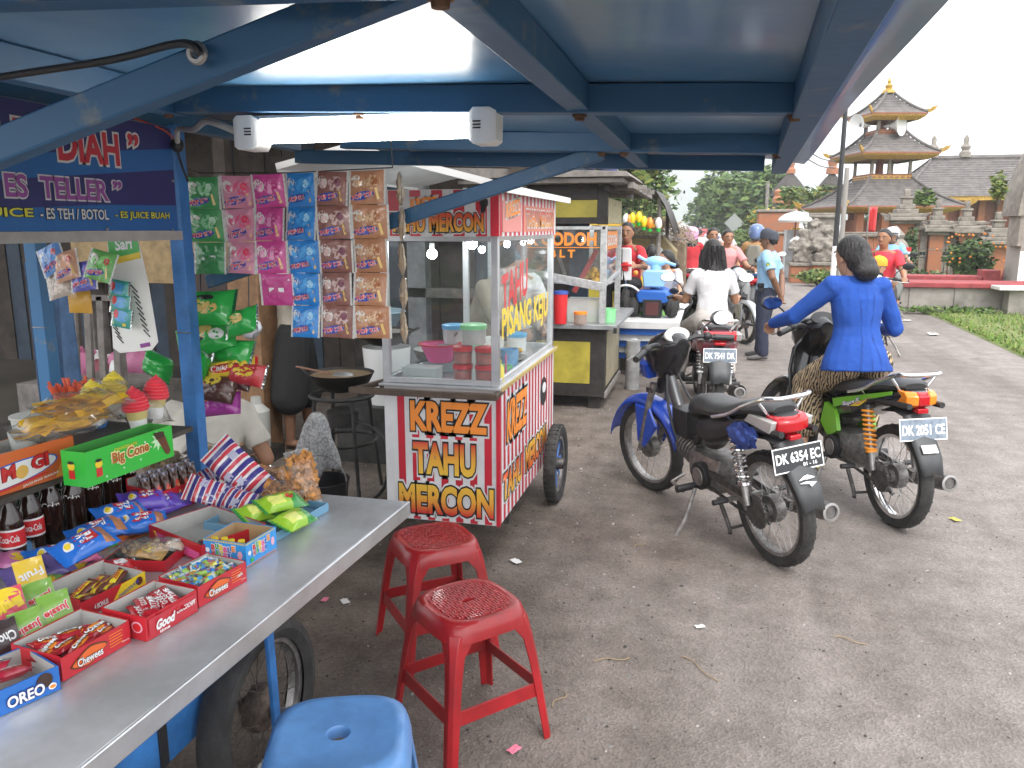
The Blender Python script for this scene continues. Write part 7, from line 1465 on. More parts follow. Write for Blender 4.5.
q=atZ(300,445,0);CUL=cloth('culottes_black',(.012,.012,.013));BEI=mat('shirt_stripe_beige',(.42,.38,.31),.85,var=.15,vscale=12)
person('cook in beige shirt and wide black short trousers standing beside the wok',(q.x,q.y,0),radians(20),STAND,dict(kn={1:(.03,.13,.46),-1:(-.04,-.11,.46)},an={1:(.06,.14,.075),-1:(-.05,-.12,.075)},toe={1:(.18,.16,.03),-1:(.07,-.13,.03)},el={1:(.1,.27,1.08),-1:(.08,-.27,1.06)},wr={1:(.34,.2,1.02),-1:(.3,-.22,.98)}),skin=SKD,top=BEI,bottom=CUL,kind='kneelength',s=.98,vox=.010,hem=-.05)
q=atY(190,440,3.05);OFW=cloth('tshirt_offwhite',(.55,.52,.46));pq=person('person in off-white t-shirt sitting hunched, back turned, behind the snack bags',(q.x+.0,3.1,-.03),radians(112),SIT,dict(nb=(.24,0,.80),hd=(.40,0,.86),sh=(.22,.17,.77),el={1:(.22,.28,.54),-1:(.2,-.27,.54)},wr={1:(.45,.2,.45),-1:(.45,-.2,.45)}),skin=SK,top=OFW,bottom=DKT,vox=.009,fdir=(.8,0,-.6),fup=(.6,0,.8),hem=-.1)
m=MB();m.box((-.2,-.2,0),(.2,.2,.25),DW);fin(m,'low_bench',(q.x-.02,3.12,0),radians(75),'low dark box seat under the hunched person','bench',bevel=.01)
TILE=mat('roof_tile',(.12,.107,.102),.8,var=.3,vscale=4,bump=.3,bscale=8);BRICK=mat('temple_brick',(.36,.135,.065),.85,col2=(.24,.14,.10),vscale=3.5,lo=.45,hi=.75,bump=.4,bscale=14);STONE=mat('temple_stone',(.17,.15,.13),.9,col2=(.30,.27,.23),vscale=6,bump=.6,bscale=12);GOLD=mat('gold_trim',(.45,.27,.05),.45,.3,var=.3,vscale=20);WOODR=mat('carved_wood',(.22,.07,.035),.6,var=.3,vscale=15)
THATCH=mat('thatch_black',(.055,.048,.045),.95,var=.35,vscale=9,bump=.6,bscale=25);CONC=mat('old_plaster',(.32,.29,.26),.9,col2=(.14,.13,.11),vscale=1.6,lo=.45,hi=.75,bump=.3,bscale=12);REDP=mat('red_cement',(.27,.04,.045),.75,var=.3,vscale=6)
def sqr(h,z,c=.0):return[V((-h,-h,z)),V((h,-h,z)),V((h,h,z)),V((-h,h,z))]
def hip(m,h0,z0,h1,z1,n,mm,hx=1.0,ex=0.0,curve=.45):
 """tiled hip roof of n courses from half-size h0 at z0 up to h1 at z1, slightly concave"""
 pr=[]
 for i in range(n+1):
  u=i/n;h=h0+(h1-h0)*u;z=z0+(z1-z0)*(u*(1-curve)+curve*u*u)
  pr.append((h,z));
  if i<n:u2=(i+.96)/n;pr.append((h0+(h1-h0)*u2+.0,z0+(z1-z0)*(u*(1-curve)+curve*u*u)+(z1-z0)/n*.55))
 m.loft([[V((x*h*hx+(ex if x>0 else-ex),y*h,z))for x,y in((-1,-1),(1,-1),(1,1),(-1,1))]for h,z in pr],mm)
def ridge(m,h0,z0,h1,z1,mm,ex=0.0,curve=.45,hx=1.0):
 for sx in(-1,1):
  for sy in(-1,1):
   pts=[]
   for i in range(7):u=i/6;h=h0+(h1-h0)*u;pts.append(V((sx*(h*hx+ex),sy*h,z0+(z1-z0)*(u*(1-curve)+curve*u*u)+.03)))
   m.tube(pts,.05,mm,6)
def flame(m,h,z,s,mm=None,hx=1.0,ex=0.0):
 for sx in(-1,1):
  for sy in(-1,1):
   d=V((sx,sy,0)).normalized();o=V((sx*(h*hx+ex),sy*h,z))-d*.25*s;pf=[(-.1,0),(.35,-.02),(.62,.12),(.80,.42),(.62,.30),(.5,.34),(.35,.2),(.2,.24),(.05,.12)]
   m.prism([o+d*x*s+Z1*y*s+d.cross(Z1)*.02 for x,y in pf],d.cross(Z1)*-.04,mm or GOLD)
TY=31.0;TC=atY(887,200,TY);SCL=(atY(938,150,TY).x-atY(838,150,TY).x)/2
def tz(y):return atY(887,y,TY).z
tw=thing('temple_tower','three-tiered temple drum tower with grey tiled roofs and gilded corners','tower',(TC.x-.25,TY,0),radians(15))
K=1/1.22
for(y0,y1,hw,top,n)in((116,92,36,3,9),(155,133,50,18,8),(207,179,75,27,11)):
 px=SCL/50;h0=hw*px*K;h1=top*px*K;z0,z1=tz(y0),tz(y1);m=MB();hip(m,h0,z0,h1,z1,n,TILE);ridge(m,h0,z0,h1,z1,TILE);m.build('roof',tw,smooth=0)
 m=MB();m.loft([sqr(h0*.99,z0-.005),sqr(h0*.97,z0-.10),sqr(h0*.80,z0-.22),sqr(h0*.74,z0-.22)],GOLD,True,False);m.loft([sqr(h0*1.0,z0+.0),sqr(h0*1.005,z0-.05)],WOODR,True,False);m.poly(sqr(h0*.9,z0-.15),WOODR)
 flame(m,h0,z0,.55 if hw<60 else.7);m.build('gilded_eave',tw,smooth=0)
m=MB();m.lathe((0,0,tz(92)),[(.22,-.05),(.2,.05),(.1,.1),(.13,.2),(.05,.28),(.07,.34),(0,.5)],GOLD,12);m.build('finial',tw)
for(yb,yt,hw,bh,nm)in((134,116,19,4,'upper_gallery'),(180,155,27,7,'lower_gallery')):
 px=SCL/50*K;h=hw*px;zb_,zt=tz(yb),tz(yt)+.1;m=MB();zr=zb_+bh*px*.95
 m.loft([sqr(h,zb_-.1),sqr(h,zr)],WOODR);m.loft([sqr(h*1.01,zb_),sqr(h*1.01,zr-.06)],GOLD,True,False)
 for k in range(-3,4):
  for s in(-1,1):m.box((k*h/3.6-.06,s*h*1.02-.01,zb_+.03),(k*h/3.6+.06,s*h*1.02+.01,zr-.1),WOODR);m.box((s*h*1.02-.01,k*h/3.6-.06,zb_+.03),(s*h*1.02+.01,k*h/3.6+.06,zr-.1),WOODR)
 for x in(-1,-.1,1):
  for y in(-1,1):m.box((x*h*.92-.045,y*h*.92-.045,zr),(x*h*.92+.045,y*h*.92+.045,zt),STONE)
 m.cyl((0,.2,zr-.2),(0,.2,zt),.13,WOODR,12);m.build(nm,tw,smooth=30)
for i,(px_,py)in enumerate(((866,125),(907,125))):
 p=atY(px_,py,TY-.6);q=tw.matrix_basis.inverted()@p if False else Rz(-radians(15))@(p-V((TC.x,TY,0)));m=MB();d=Rz(-radians(15))@V((-.8 if i==0 else.75,-.55,0)).normalized();m.lathe(q,[(.04,-.5),(.07,-.3),(.12,-.15),(.24,-.02),(.34,.08),(.36,.1),(.33,.08),(.06,-.1)],WHITE,18,d);m.bar(q-d*.3,q-d*.3-Z1*.4,.05,.05,BLACK);m.build('horn_speaker',tw)
m=MB();h=46*SCL/50*K;zt=tz(207)-.15
for x in(-1,-.3,.3,1):
 for y in(-1,1):m.box((x*h-.12,y*h-.12,0),(x*h+.12,y*h+.12,zt),BRICK);m.box((x*h-.25,y*h-.25,0),(x*h+.25,y*h+.25,.9),BRICK);m.box((x*h-.3,y*h-.3,.9),(x*h+.3,y*h+.3,1.02),STONE)
m.box((-h,-h*.3,0),(h,h*.9,.85),BRICK);m.box((-h*.6,.1,.85),(h*.4,h*.8,1.9),BRICK);m.build('base',tw,smooth=30)
def wallpart(nm,lab,x0,x1,Y,yt,yb,cap=True,face=BRICK):
 a=atY(x0,yb,Y);b=atY(x1,yb,Y);zt=atY((x0+x1)/2,yt,Y).z;t=thing(nm,lab,'wall',((a.x+b.x)/2,Y,0));w_=(b.x-a.x)/2;m=MB();m.box((-w_,-.2,0),(w_,.2,zt-.15),face);m.box((-w_-.04,-.25,.3),(w_+.04,.25,.42),STONE);m.build('wall',t)
 m=MB();m.box((-w_-.06,-.28,zt-.15),(w_+.06,.28,zt-.06),STONE);m.box((-w_,-.2,zt-.06),(w_,.2,zt),STONE);m.build('coping',t,bevel=.02);return t
wallpart('temple_wall','low brick wall under the drum tower',838,905,28,232,262)
wallpart('temple_wall','grey stone wall with carved reliefs left of the utility poles',806,832,27,213,268,face=STONE)
wallpart('temple_wall','reddish low wall behind the white umbrella',768,808,30,254,265,face=CONC)
def pillar(px_,Y,ytop,lab,w=.36,b=BRICK):
 p=atY(px_,250,Y);zt=atY(px_,ytop,Y).z;t=thing('wall_pillar',lab,'pillar',(p.x,Y,0),0,'capped brick pillars of the temple wall');m=MB();zc=zt-.92
 m.box((-w/2,-w/2,0),(w/2,w/2,zc),b)
 for i in range(int(zc/.28)):m.box((-w/2-.012,-w/2-.012,i*.28+.2),(w/2+.012,w/2+.012,i*.28+.225),STONE)if i%3==0 else None
 m.build('shaft',t);m=MB();z=zc
 for k,h in((1.5,.08),(2.1,.1),(1.75,.09),(1.3,.12),(.95,.12),(.6,.15),(.75,.06),(.35,.2)):m.box((-w*k/2,-w*k/2,z),(w*k/2,w*k/2,z+h),STONE);z+=h
 for sx in(-1,1):
  for sy in(-1,1):m.prism([(sx*w*.95,sy*w*.95,zc+.12),(sx*w*1.3,sy*w*1.3,zc+.3),(sx*w*.8,sy*w*.8,zc+.26)],(0,.06,0),STONE)
 m.build('stone_cap',t,bevel=.02);return p.x
WY_=24.0;xs=[]
for i,(px_,yt,lab)in enumerate(((902,189,'tall brick pillar with stepped stone cap nearest the drum tower'),(934,200,'brick pillar with stone cap, second from the drum tower'),(963,201,'brick pillar with stone cap behind the flowering bush'),(995,212,'wide brick pillar with stone cap beside the arch'))):xs.append(pillar(px_,WY_,yt,lab,.42 if i in(0,3)else.34))
TEAL=mat('grille_teal',(.16,.33,.30),.7,var=.3,vscale=20)
for i in range(3):
 a,b=xs[i]+.18,xs[i+1]-.18;t=thing('wall_panel',('brick wall panel with two teal grilles next to the climbing plant','brick wall panel with teal grille left of the flowering bush','brick wall panel with teal grille behind the flowering bush')[i],'wall',((a+b)/2,WY_+.1,0),0,None);w_=(b-a)/2;zt=atY(945,221,WY_).z
 m=MB();m.box((-w_,-.1,0),(w_,.1,zt-.25),BRICK);m.box((-w_,-.16,0),(w_,.12,.35),STONE);m.build('brickwork',t);m=MB();m.box((-w_-.03,-.2,zt-.25),(w_+.03,.2,zt-.12),STONE);m.box((-w_+.1,-.14,zt-.12),(w_-.1,.14,zt),STONE);m.build('coping',t,bevel=.03)
 for s in(-1,1):
  c=s*w_*.5;hw=w_*.40;m=MB();m.box((c-hw,-.15,.35),(c-hw+.09,-.101,zt-.27),STONE);m.box((c+hw-.09,-.15,.35),(c+hw,-.101,zt-.27),STONE);m.box((c-hw,-.155,zt-.42),(c+hw,-.102,zt-.28),STONE);m.box((c-.11,-.13,.75),(c+.11,-.102,zt-.75),STONE);m.build('stone_frame',t,bevel=.01)
  m=MB();m.box((c-.07,-.15,.82),(c+.07,-.132,zt-.82),TEAL)
  for k in range(5):m.box((c-.07,-.158,.85+k*.22),(c+.07,-.152,.9+k*.22),STONE)
  m.build('grille',t)
HY_=37.0;a=atY(936,196,HY_);rl=atY(953,154,HY_);rr_=atY(1075,154,HY_);ez=atY(960,196,HY_).z
hall=thing('temple_hall','long temple hall with a grey tiled hip roof behind the brick wall','building',((rl.x+rr_.x)/2,HY_+3.2,0));hl=(rr_.x-rl.x)/2;hr=3.4
m=MB();hip(m,hr,ez,.12,rl.z,16,TILE,.55,hl,.12);ridge(m,hr,ez,.12,rl.z,TILE,hl,.12,.55);m.tube([(-hl,0,rl.z+.08),(hl,0,rl.z+.08)],.12,TILE,8);m.build('roof',hall,smooth=0)
m=MB();flame(m,hr,ez,2.0,None,.55,hl);m.loft([[V((x*(hr*.55*.98+hl),y*hr*.98,z))for x,y in((-1,-1),(1,-1),(1,1),(-1,1))]for z in(ez,ez-.18)],GOLD,True,False);m.build('gilded_eave',hall,smooth=0)
m=MB();m.box((-hl-.8,-2.2,0),(hl+.8,2.4,ez),WOODR)
for k in range(9):x=-hl-.6+k*(2*hl+1.2)/8;m.box((x-.12,-2.5,0),(x+.12,-2.25,ez),BRICK)
m.build('wall',hall)
for x in(-hl,-hl+1.3):m=MB();m.lathe((x,0,rl.z+.1),[(.25,0),(.25,.2),(.15,.3),(.22,.45),(.1,.6),(.12,.8),(0,1.0)],STONE,10);m.build('roof_finial',hall)
def shrine(px_,ytop,yeave,hw,Y,lab,mm=THATCH,base=BRICK):
 c=atY(px_,yeave,Y);zt=atY(px_,ytop,Y).z;h=(atY(px_+hw,yeave,Y).x-c.x)/1.25;t=thing('shrine',lab,'shrine',(c.x,Y,0),radians(30));m=MB();k=10;pr=[(h*(1-(i/k)**1.25*.93),c.z+(zt-c.z)*(i/k)**.95)for i in range(k+1)]
 m.loft([[V((h*.9*cos(a),h*.9*sin(a),c.z-.12))for a in[2*pi*i/20+pi/4 for i in range(20)]]]+[[V((r_*(abs(cos(a))**.7)*(1 if cos(a)>0 else-1),r_*(abs(sin(a))**.7)*(1 if sin(a)>0 else-1),z))for a in[2*pi*i/20 for i in range(20)]]for r_,z in pr],mm);m.build('roof',t)
 m=MB();m.lathe((0,0,zt-.1),[(.28,0),(.28,.25),(.18,.35),(.24,.6),(0,.75)],BRICK,10);m.build('finial',t)
 m=MB();m.box((-h*.5,-h*.5,0),(h*.5,h*.5,c.z),base);m.box((-h*.62,-h*.62,0),(h*.62,h*.62,c.z*.35),STONE);m.box((-h*.62,-h*.62,c.z-.3),(h*.62,h*.62,c.z-.1),GOLD);m.build('body',t,bevel=.03)
shrine(789,172,196,22,52,'dark thatched shrine roof rising behind the pale leafy tree');shrine(831,172,188,15,42,'dark domed shrine roof seen between the utility poles');shrine(777,201,216,12,46,'small dark domed shrine roof below the taller thatched one')
m=MB();p=atY(792,240,29);zt=atY(792,214,29).z
for i in range(3):m.box((-1.0+i*.15,-.5,i*.75),(.8-i*.15,.5,(i+1)*.75-.1),BRICK);m.box((-1.06+i*.15,-.56,(i+1)*.75-.1),(.86-i*.15,.56,(i+1)*.75),STONE)
fin(m,'brick_altar',p+V((-.4,1.2,-p.z)),0,'stepped brick and stone altar behind the white umbrella','altar',bevel=.03)
m=MB();m.box((-.42,-.25,0),(.42,.25,1.5),mat('marble_pale',(.42,.43,.45),.6,var=.2,vscale=3));m.box((-.42,-.262,.05),(-.38,-.252,1.5),WHITE);m.box((-.2,-.2,1.5),(.1,.2,1.56),YELLOW);p=atY(797,255,27.5);fin(m,'stone_stele',(p.x,27.5,0.06),0,'pale upright stone slab under the white umbrella','monument')
p=atY(796,218,27.0);t=thing('ceremonial_umbrella','white fringed ceremonial umbrella standing by the temple gate','umbrella',(p.x,27.0,0));m=MB();m.lathe((0,0,p.z),[(.50,-.13),(.53,-.07),(.50,.0),(.36,.11),(.18,.17),(.03,.2),(0,.26)],WHITE,24);m.build('canopy',t);m=MB();m.cyl((0,0,0),(0,0,p.z+.2),.025,WOODR,8);m.build('pole',t);m=MB();m.lathe((.05,-.1,1.25),[(.2,-.1),(.22,-.04),(.1,.08),(0,.12)],WHITE,16);m.build('lower_shade',t)
rr=random.Random(4)
def statue(px_,yt,yb,Y,lab,mm=STONE):
 p=atY(px_,yb,Y);zt=atY(px_,yt,Y).z;t=thing('stone_statue',lab,'statue',(p.x,Y,0),0,'carved guardian statues at the temple gate');H=zt;m=MB();m.box((-.35,-.35,0),(.35,.35,H*.3),BRICK);m.box((-.4,-.4,H*.3),(.4,.4,H*.36),STONE);m.build('pedestal',t,bevel=.02);m=MB()
 m.tube([(0,0,H*.36),(0,0,H*.5),(0,-.03,H*.66),(0,-.02,H*.78)],[.3,.26,.28,.13],mm,12);m.ell((0,-.05,H*.84),(.15,.16,.17),mm);m.lathe((0,0,H*.87),[(.2,-.03),(.18,.08),(.1,.14),(.12,.2),(.03,.3),(0,H*.13)],mm,10)
 for s in(-1,1):m.tube([(s*.24,0,H*.74),(s*.38,-.1,H*.6),(s*.2,-.3,H*.58)],[.1,.09,.07],mm,8);m.tube([(s*.12,-.05,H*.5),(s*.22,-.22,H*.44),(s*.2,-.2,H*.36)],[.14,.12,.1],mm,8)
 rm(m,'figure',t,.028,0,.16,ROUGH)
statue(812,214,270,26,'carved grey guardian statue left of the black utility pole');statue(824,222,272,25.5,'smaller carved statue in front of the utility poles');statue(802,226,268,25.8,'mossy carved statue nearest the pale stone slab');
p=atY(893,262,22.5);t=thing('cloth_shrine','stone shrine post wrapped in black and white checked cloth with red band','shrine',(p.x,22.5,0));m=MB();z0=atY(893,264,22.5).z;z1=atY(893,247,22.5).z;m.box((-.3,-.3,0),(.3,.3,z0),STONE);m.lathe((0,0,z1),[(.34,0),(.3,.1),(.2,.2),(.24,.3),(.1,.45),(0,.55)],STONE,10);m.build('post',t);m=MB()
for fx in(0,1):
 for i in range(6):
  for k in range(5):
   u0=-.32+i*.64/6;zz=z0+(z1-z0-.1)*k/5;q=[(u0,zz),(u0+.64/6,zz),(u0+.64/6,zz+(z1-z0-.1)/5),(u0,zz+(z1-z0-.1)/5)];m.poly([(u,-.32,z)if fx==0 else(-.32,u,z)for u,z in q],WPRINT if(i+k)%2 else(BLACK if i%2 else mat('cloth_midgrey',(.2,.2,.2),.8)))
m.box((-.33,-.33,z1-.1),(.33,.33,z1),RED);m.build('checked_cloth',t,smooth=0)
p=atY(868,222,27.2);m=MB();m.cyl((0,0,0),(0,0,p.z+.5),.02,GRW);m.sheet(lambda u,v:(.02+.22*u,.05*sin(u*6+v),p.z+.45-.75*v),6,8,RED);fin(m,'flag',(p.x,27.2,0),0,'narrow red flag standing under the drum tower roof','flag',solid=.008)
def lowwall(lab,x0,x1,Y,zt,d=.5,left_end=True):
 t=thing('low_wall',lab,'wall',(x0,Y,0));m=MB();m.box((0,0,0),(x1-x0,d,zt-.1),CONC)
 for i in range(6):m.box((.15+i*.8,-.02,0),(.45+i*.8,0-.001,zt-.1),CONC)
 m.build('wall',t);m=MB();m.box((-.08,-.08,zt-.1),(x1-x0,d+.1,zt),REDP);m.build('red_coping',t,bevel=.015);return t
a=atY(902,282,17.0);lowwall('low grey wall with red coping, nearer of the two beside the road',a.x,11.5,17.0,a.z,.8);a2=atY(894,275,19.0);lowwall('second low wall with red coping, behind the nearer one',a2.x,atY(983,262,19.0).x,19.0,a2.z,.4)
m=MB();a=atY(983,273,19.0);b=atY(1000,273,19.0);c=atY(1010,258,19.0);m.box((a.x,18.95,0),(b.x,19.4,a.z+.06),REDP);m.prism([(b.x,18.95,0),(b.x+.5,18.95,0),(b.x+.5,18.95,c.z),(b.x+.25,18.95,c.z)],(0,.45,0),REDP);tag(m.build('red_step',bevel=.01),'red painted steps rising to the foot of the stone arch','steps')
m=MB();a=atY(996,287,16.6);m.box((a.x,16.4,a.z-.05),(a.x+3,16.9,a.z+.02),mat('plank_white',(.6,.58,.55),.7,var=.2));m.box((a.x+.2,16.5,0),(a.x+.5,16.8,a.z-.05),CONC);tag(m.build('stone_bench',bevel=.01),'pale bench slab in front of the low wall at the right photo edge','bench')
AY=18.6;c0=atY(1019,216,AY);Rr=2.35;ac=V((c0.x+Rr,AY,c0.z));t=thing('stone_arch','weathered round stone arch cut off by the right photo edge','arch',(ac.x,AY,0));m=MB();n=28
def archring(r0,r1,y0,y1,mm,a0=0.0,a1=pi):
 rg=[]
 for i in range(n+1):
  a=a1+(a0-a1)*i/n;rg.append([V((r*cos(a),y,c0.z+r*sin(a)*1.12))for r,y in((r0,y0),(r1,y0),(r1,y1),(r0,y1))])
 m.loft(rg,mm)
archring(Rr-.35,Rr,-.3,.5,CONC);archring(Rr+.002,Rr+.14,-.4,.6,STONE);archring(Rr-.16,Rr-.1,-.36,-.302,STONE);archring(Rr-.9,Rr-.352,.15,.5,CONC);m.build('arch_ring',t,smooth=30)
for s in(-1,1):m=MB();m.box((min(s*Rr,s*(Rr-.35)),-.3,0),(max(s*Rr,s*(Rr-.35)),.5,c0.z),CONC);m.box((min(s*Rr,s*(Rr-.14)),-.31,.3),(max(s*Rr,s*(Rr-.14)),-.301,c0.z-.7),WHITE);m.box((min(s*(Rr-.352),s*(Rr-.9)),.15,0),(max(s*(Rr-.352),s*(Rr-.9)),.5,c0.z),CONC);m.box((min(s*Rr*1.0,s*(Rr+.08)),-.35,c0.z-.6),(max(s*Rr*1.0,s*(Rr+.08)),.3,c0.z+.5),STONE);m.build('arch_pier',t,bevel=.02)
p=atY(834,262,21.0);t=thing('utility_pole','black utility pole with a white painted foot','pole',(p.x,21.0,0));m=MB();m.cyl((0,0,.0),(0,0,7.6),.065,BLACK,12,.045);m.build('pole',t);m=MB();m.cyl((0,0,.02),(0,0,atY(834,246,21).z),.068,WHITE,12);m.build('painted_foot',t)
p=atY(840,262,22.0);m=MB();m.cyl((0,0,0),(0,0,atY(840,168,22).z),.055,mat('pole_concrete',(.3,.28,.26),.8),12,.06);fin(m,'utility_pole',(p.x,22,0),0,'shorter grey concrete pole just right of the black one','pole')
p=atY(767,200,48);m=MB();m.cyl((0,0,0),(0,0,atY(767,182,48).z),.09,GRW,8);fin(m,'utility_pole',(p.x,48,0),0,'thin far pole beside the yellow flowering tree','pole')
m=MB();a=atY(835,168,21);b=atY(809,160,18)
for i in range(2):m.tube(smooth_path([a+Z1*i*.16,(a+b)/2-Z1*(.05-i*.16),b+Z1*i*.16,b+(b-a)*2+Z1*(.3+i*.16)],4),.014,BLACK,5)
tag(m.build('overhead_wire'),'pair of thin overhead wires running left from the black pole','wire')
p=atY(733,245,44);t=thing('road_sign','far square road sign on a grey post at the bend','sign',(p.x,44,0));m=MB();m.cyl((0,0,0),(0,0,atY(733,220,44).z),.05,GRW,8);m.build('post',t);m=MB();c=atY(733,223,44).z;m.prism([(0,-.06,c-.5),(.5,-.06,c),(0,-.06,c+.5),(-.5,-.06,c)],(0,.02,0),mat('sign_grey',(.25,.27,.25),.6));m.build('plate',t)
LF={k:mat('leaf_'+k,c,.6,spec=.3)for k,c in(('dark',(.030,.060,.014)),('mid',(.055,.11,.022)),('light',(.11,.17,.035)),('yellow',(.20,.22,.05)),('pale',(.16,.22,.09)),('flower',(.75,.48,.03)),('orange',(.75,.25,.05)))}
BARK=mat('bark_grey',(.14,.12,.10),.95,col2=(.07,.055,.045),vscale=9,bump=.9,bscale=16)
def leaves(m,c,r,n,s,mats,rr,shell=.45):
 for i in range(n):
  d=V((rr.gauss(0,1),rr.gauss(0,1),rr.gauss(0,1))).normalized();k=shell+(1-shell)*rr.random()**.6;p=V((c[0]+d.x*r[0]*k,c[1]+d.y*r[1]*k,c[2]+d.z*r[2]*k))
  a=V((rr.uniform(-1,1),rr.uniform(-1,1),rr.uniform(-.5,.5))).normalized();b=a.cross(d+V((rr.uniform(-.7,.7),rr.uniform(-.7,.7),.4)))
  if b.length<.05:continue
  b.normalize();q=s*rr.uniform(.6,1.3);m.add([p-a*q,p-b*q*.42,p+a*q,p+b*q*.42],[(0,1,2,3)],rr.choice(mats))
def tree(nm,lab,loc,h,cr,nclump,nleaf,ls,mats,seed,trunk_r=.2,low=.35,flat=.75,group='roadside trees',mm=None):
 rr=random.Random(seed);t=thing(nm,lab,'tree',loc,rr.uniform(0,6),group);m=MB();top=V((rr.uniform(-.1,.1)*h,rr.uniform(-.1,.1)*h,h*.75));mid=V((top.x*.3+rr.uniform(-.1,.1),top.y*.3,h*low))
 m.tube(smooth_path([(0,0,-.05),(0,0,h*.06),mid,top],4),[trunk_r*(1.35-1.1*i/12)for i in range(13)],mm or BARK,10);cl=[]
 for i in range(nclump):
  a=2.4*i+rr.uniform(-.4,.4);e=rr.uniform(-.25,1);k=rr.uniform(.35,.95);c=V((cos(a)*cr*k*(1-.35*max(0,e)),sin(a)*cr*k*(1-.35*max(0,e)),h*(low+(.3 if low>.29 else.06)+(1-low-(.38 if low>.29 else.14))*(e*.5+.35))));cl.append(c)
  if i%2==0 or nclump<10:s=mid.lerp(top,rr.uniform(.1,.9));m.tube(smooth_path([s,s.lerp(c,.5)+V((0,0,.1*cr)),c],3),[trunk_r*.4*(1-.8*j/6)for j in range(7)],mm or BARK,6)
 m.build('trunk',t);m=MB()
 for c in cl:q=cr*rr.uniform(.22,.42);leaves(m,c,(q,q,q*flat),nleaf,ls,mats,rr)
 m.build('crown',t,smooth=0);return t
def bush(nm,lab,loc,r,n,ls,mats,seed,group=None,cat='bush'):
 rr=random.Random(seed);m=MB()
 for i in range(7):
  a=rr.uniform(0,6.28);m.tube([(0,0,0),(cos(a)*r[0]*.3,sin(a)*r[1]*.3,r[2]*.7),(cos(a)*r[0]*.6,sin(a)*r[1]*.6,r[2]*1.4)],[.02,.015,.008],BARK,5)
 for i in range(9):a=rr.uniform(0,6.28);leaves(m,(cos(a)*r[0]*.5*rr.random(),sin(a)*r[1]*.5*rr.random(),r[2]*rr.uniform(.5,1.4)),(r[0]*.6,r[1]*.6,r[2]*.5),n//9,ls,mats,rr,.3)
 o=m.build(nm,smooth=0);tag(o,lab,cat,group);o.location=loc;return o
D,M_,Li,Ye,Pa=(LF[k]for k in('dark','mid','light','yellow','pale'))
for i,(px,Y,h,cr,lab)in enumerate(((604,26,7.2,2.6,'leafy green tree rising over the dark timber cart roof'),(560,30,8.5,3.4,'broad tree behind the rolled blue tarpaulins'),(650,48,4.2,2.0,'rounded green tree beyond the stalls, left of the road'),(628,70,7,3.4,'hazy tree farther along the left roadside'))):
 q=atY(px,228,Y);tree('roadside_tree',lab,(q.x-(.8 if Y>40 else.3),Y,0),h,cr,44,170 if Y<50 else 130,.15 if Y<35 else.24,[M_,M_,Li,Li,D,Ye],10+i,.22,.12)
for i,(px,Y,h,cr,lab)in enumerate(((737,62,6.6,3.0,'tall tree right of the road, nearest the temple shrines'),(750,56,6.2,2.9,'tall bluish green tree with forked crown behind the road sign'),(722,80,6.4,2.8,'smaller hazy tree on the right roadside'),(757,66,4.2,2.0,'dark tree between the tall trees and the thatched shrine'))):
 q=atY(px,228,Y);tree('roadside_tree',lab,(q.x,Y,0),h,cr,46,160,.27,[M_,M_,D,Li,Li],30+i,.25,.08)
q=atY(804,228,34);tree('frangipani_tree','thin pale leafy tree with bare twisting branches in front of the thatched shrine',(q.x,34,0),3.5,1.3,16,46,.14,[Li,Pa,Ye,M_],51,.10,.3,.7,None,mat('bark_pale',(.36,.33,.29),.9))
q=atY(768,228,40);t=tree('flowering_tree','small tree with yellow flowers left of the thatched shrine',(q.x,40,0),2.9,.9,12,50,.13,[LF['flower'],Ye,M_,Li],52,.08,.3,.8,None)
q=atY(756,245,42);bush('shrub','round bright green shrub at the foot of the far road sign',(q.x,42,0),(1.3,1.0,1.0),900,.16,[Li,M_,Li],61)
q=atY(782,240,45);bush('shrub','green shrub below the yellow flowering tree',(q.x,45,0),(1.3,1.0,1.0),700,.18,[M_,Li],62)
q=atY(974,262,20.6);bush('flowering_bush','dark green bush with orange flowers in front of the brick panels',(q.x,20.9,.3),(.72,.6,.62),1500,.085,[D,M_,D,M_,Li,LF['orange']if False else M_],63)
rr=random.Random(3);m=MB()
for i in range(34):a=rr.uniform(0,6.28);e=rr.uniform(-.2,1.2);m.ell((.78*cos(a)*cos(e),.64*sin(a)*cos(e),.62+.62*sin(e)),.026,LF['orange'],6,4)
o=m.build('blossoms',smooth=0);o.parent=bpy.data.objects['flowering_bush']
q=atY(911,262,22.8);bush('climbing_plant','narrow dark green climber growing up the brick wall',(q.x,23.3,.2),(.3,.3,.85),800,.08,[D,M_,D],64,None,'plant')
q=atY(925,262,22);bush('shrub','low scrubby plant at the foot of the brick wall',(q.x,22.3,.1),(.6,.4,.28),500,.07,[M_,D,Pa],65)
q=atY(890,215,32);bush('shrub','green shrub seen under the drum tower eave',(q.x,33.5,1.0),(.9,.7,.9),800,.12,[Li,M_,Li],66)
q=atY(925,208,26);bush('shrub','green growth sprouting over the brick wall caps',(q.x-.2,25.2,2.2),(.5,.4,.28),500,.08,[Li,M_],67)
q=atY(998,190,18.4);bush('climbing_plant','pale green weeds growing on the shoulder of the stone arch',(q.x,18.3,q.z-.3),(.22,.25,.35),320,.07,[Li,Ye,Pa],68,None,'plant')
q=atY(820,275,24);bush('shrub','yellowish low plants at the statues feet',(q.x,24.2,0),(1.0,.5,.3),700,.08,[Ye,Li,M_],69)
q=atY(955,300,14.8);bush('shrub','low weeds growing against the foot of the nearer red-topped wall',(q.x+.6,16.7,0),(1.8,.35,.10),700,.05,[Li,M_,Li,Pa],70)
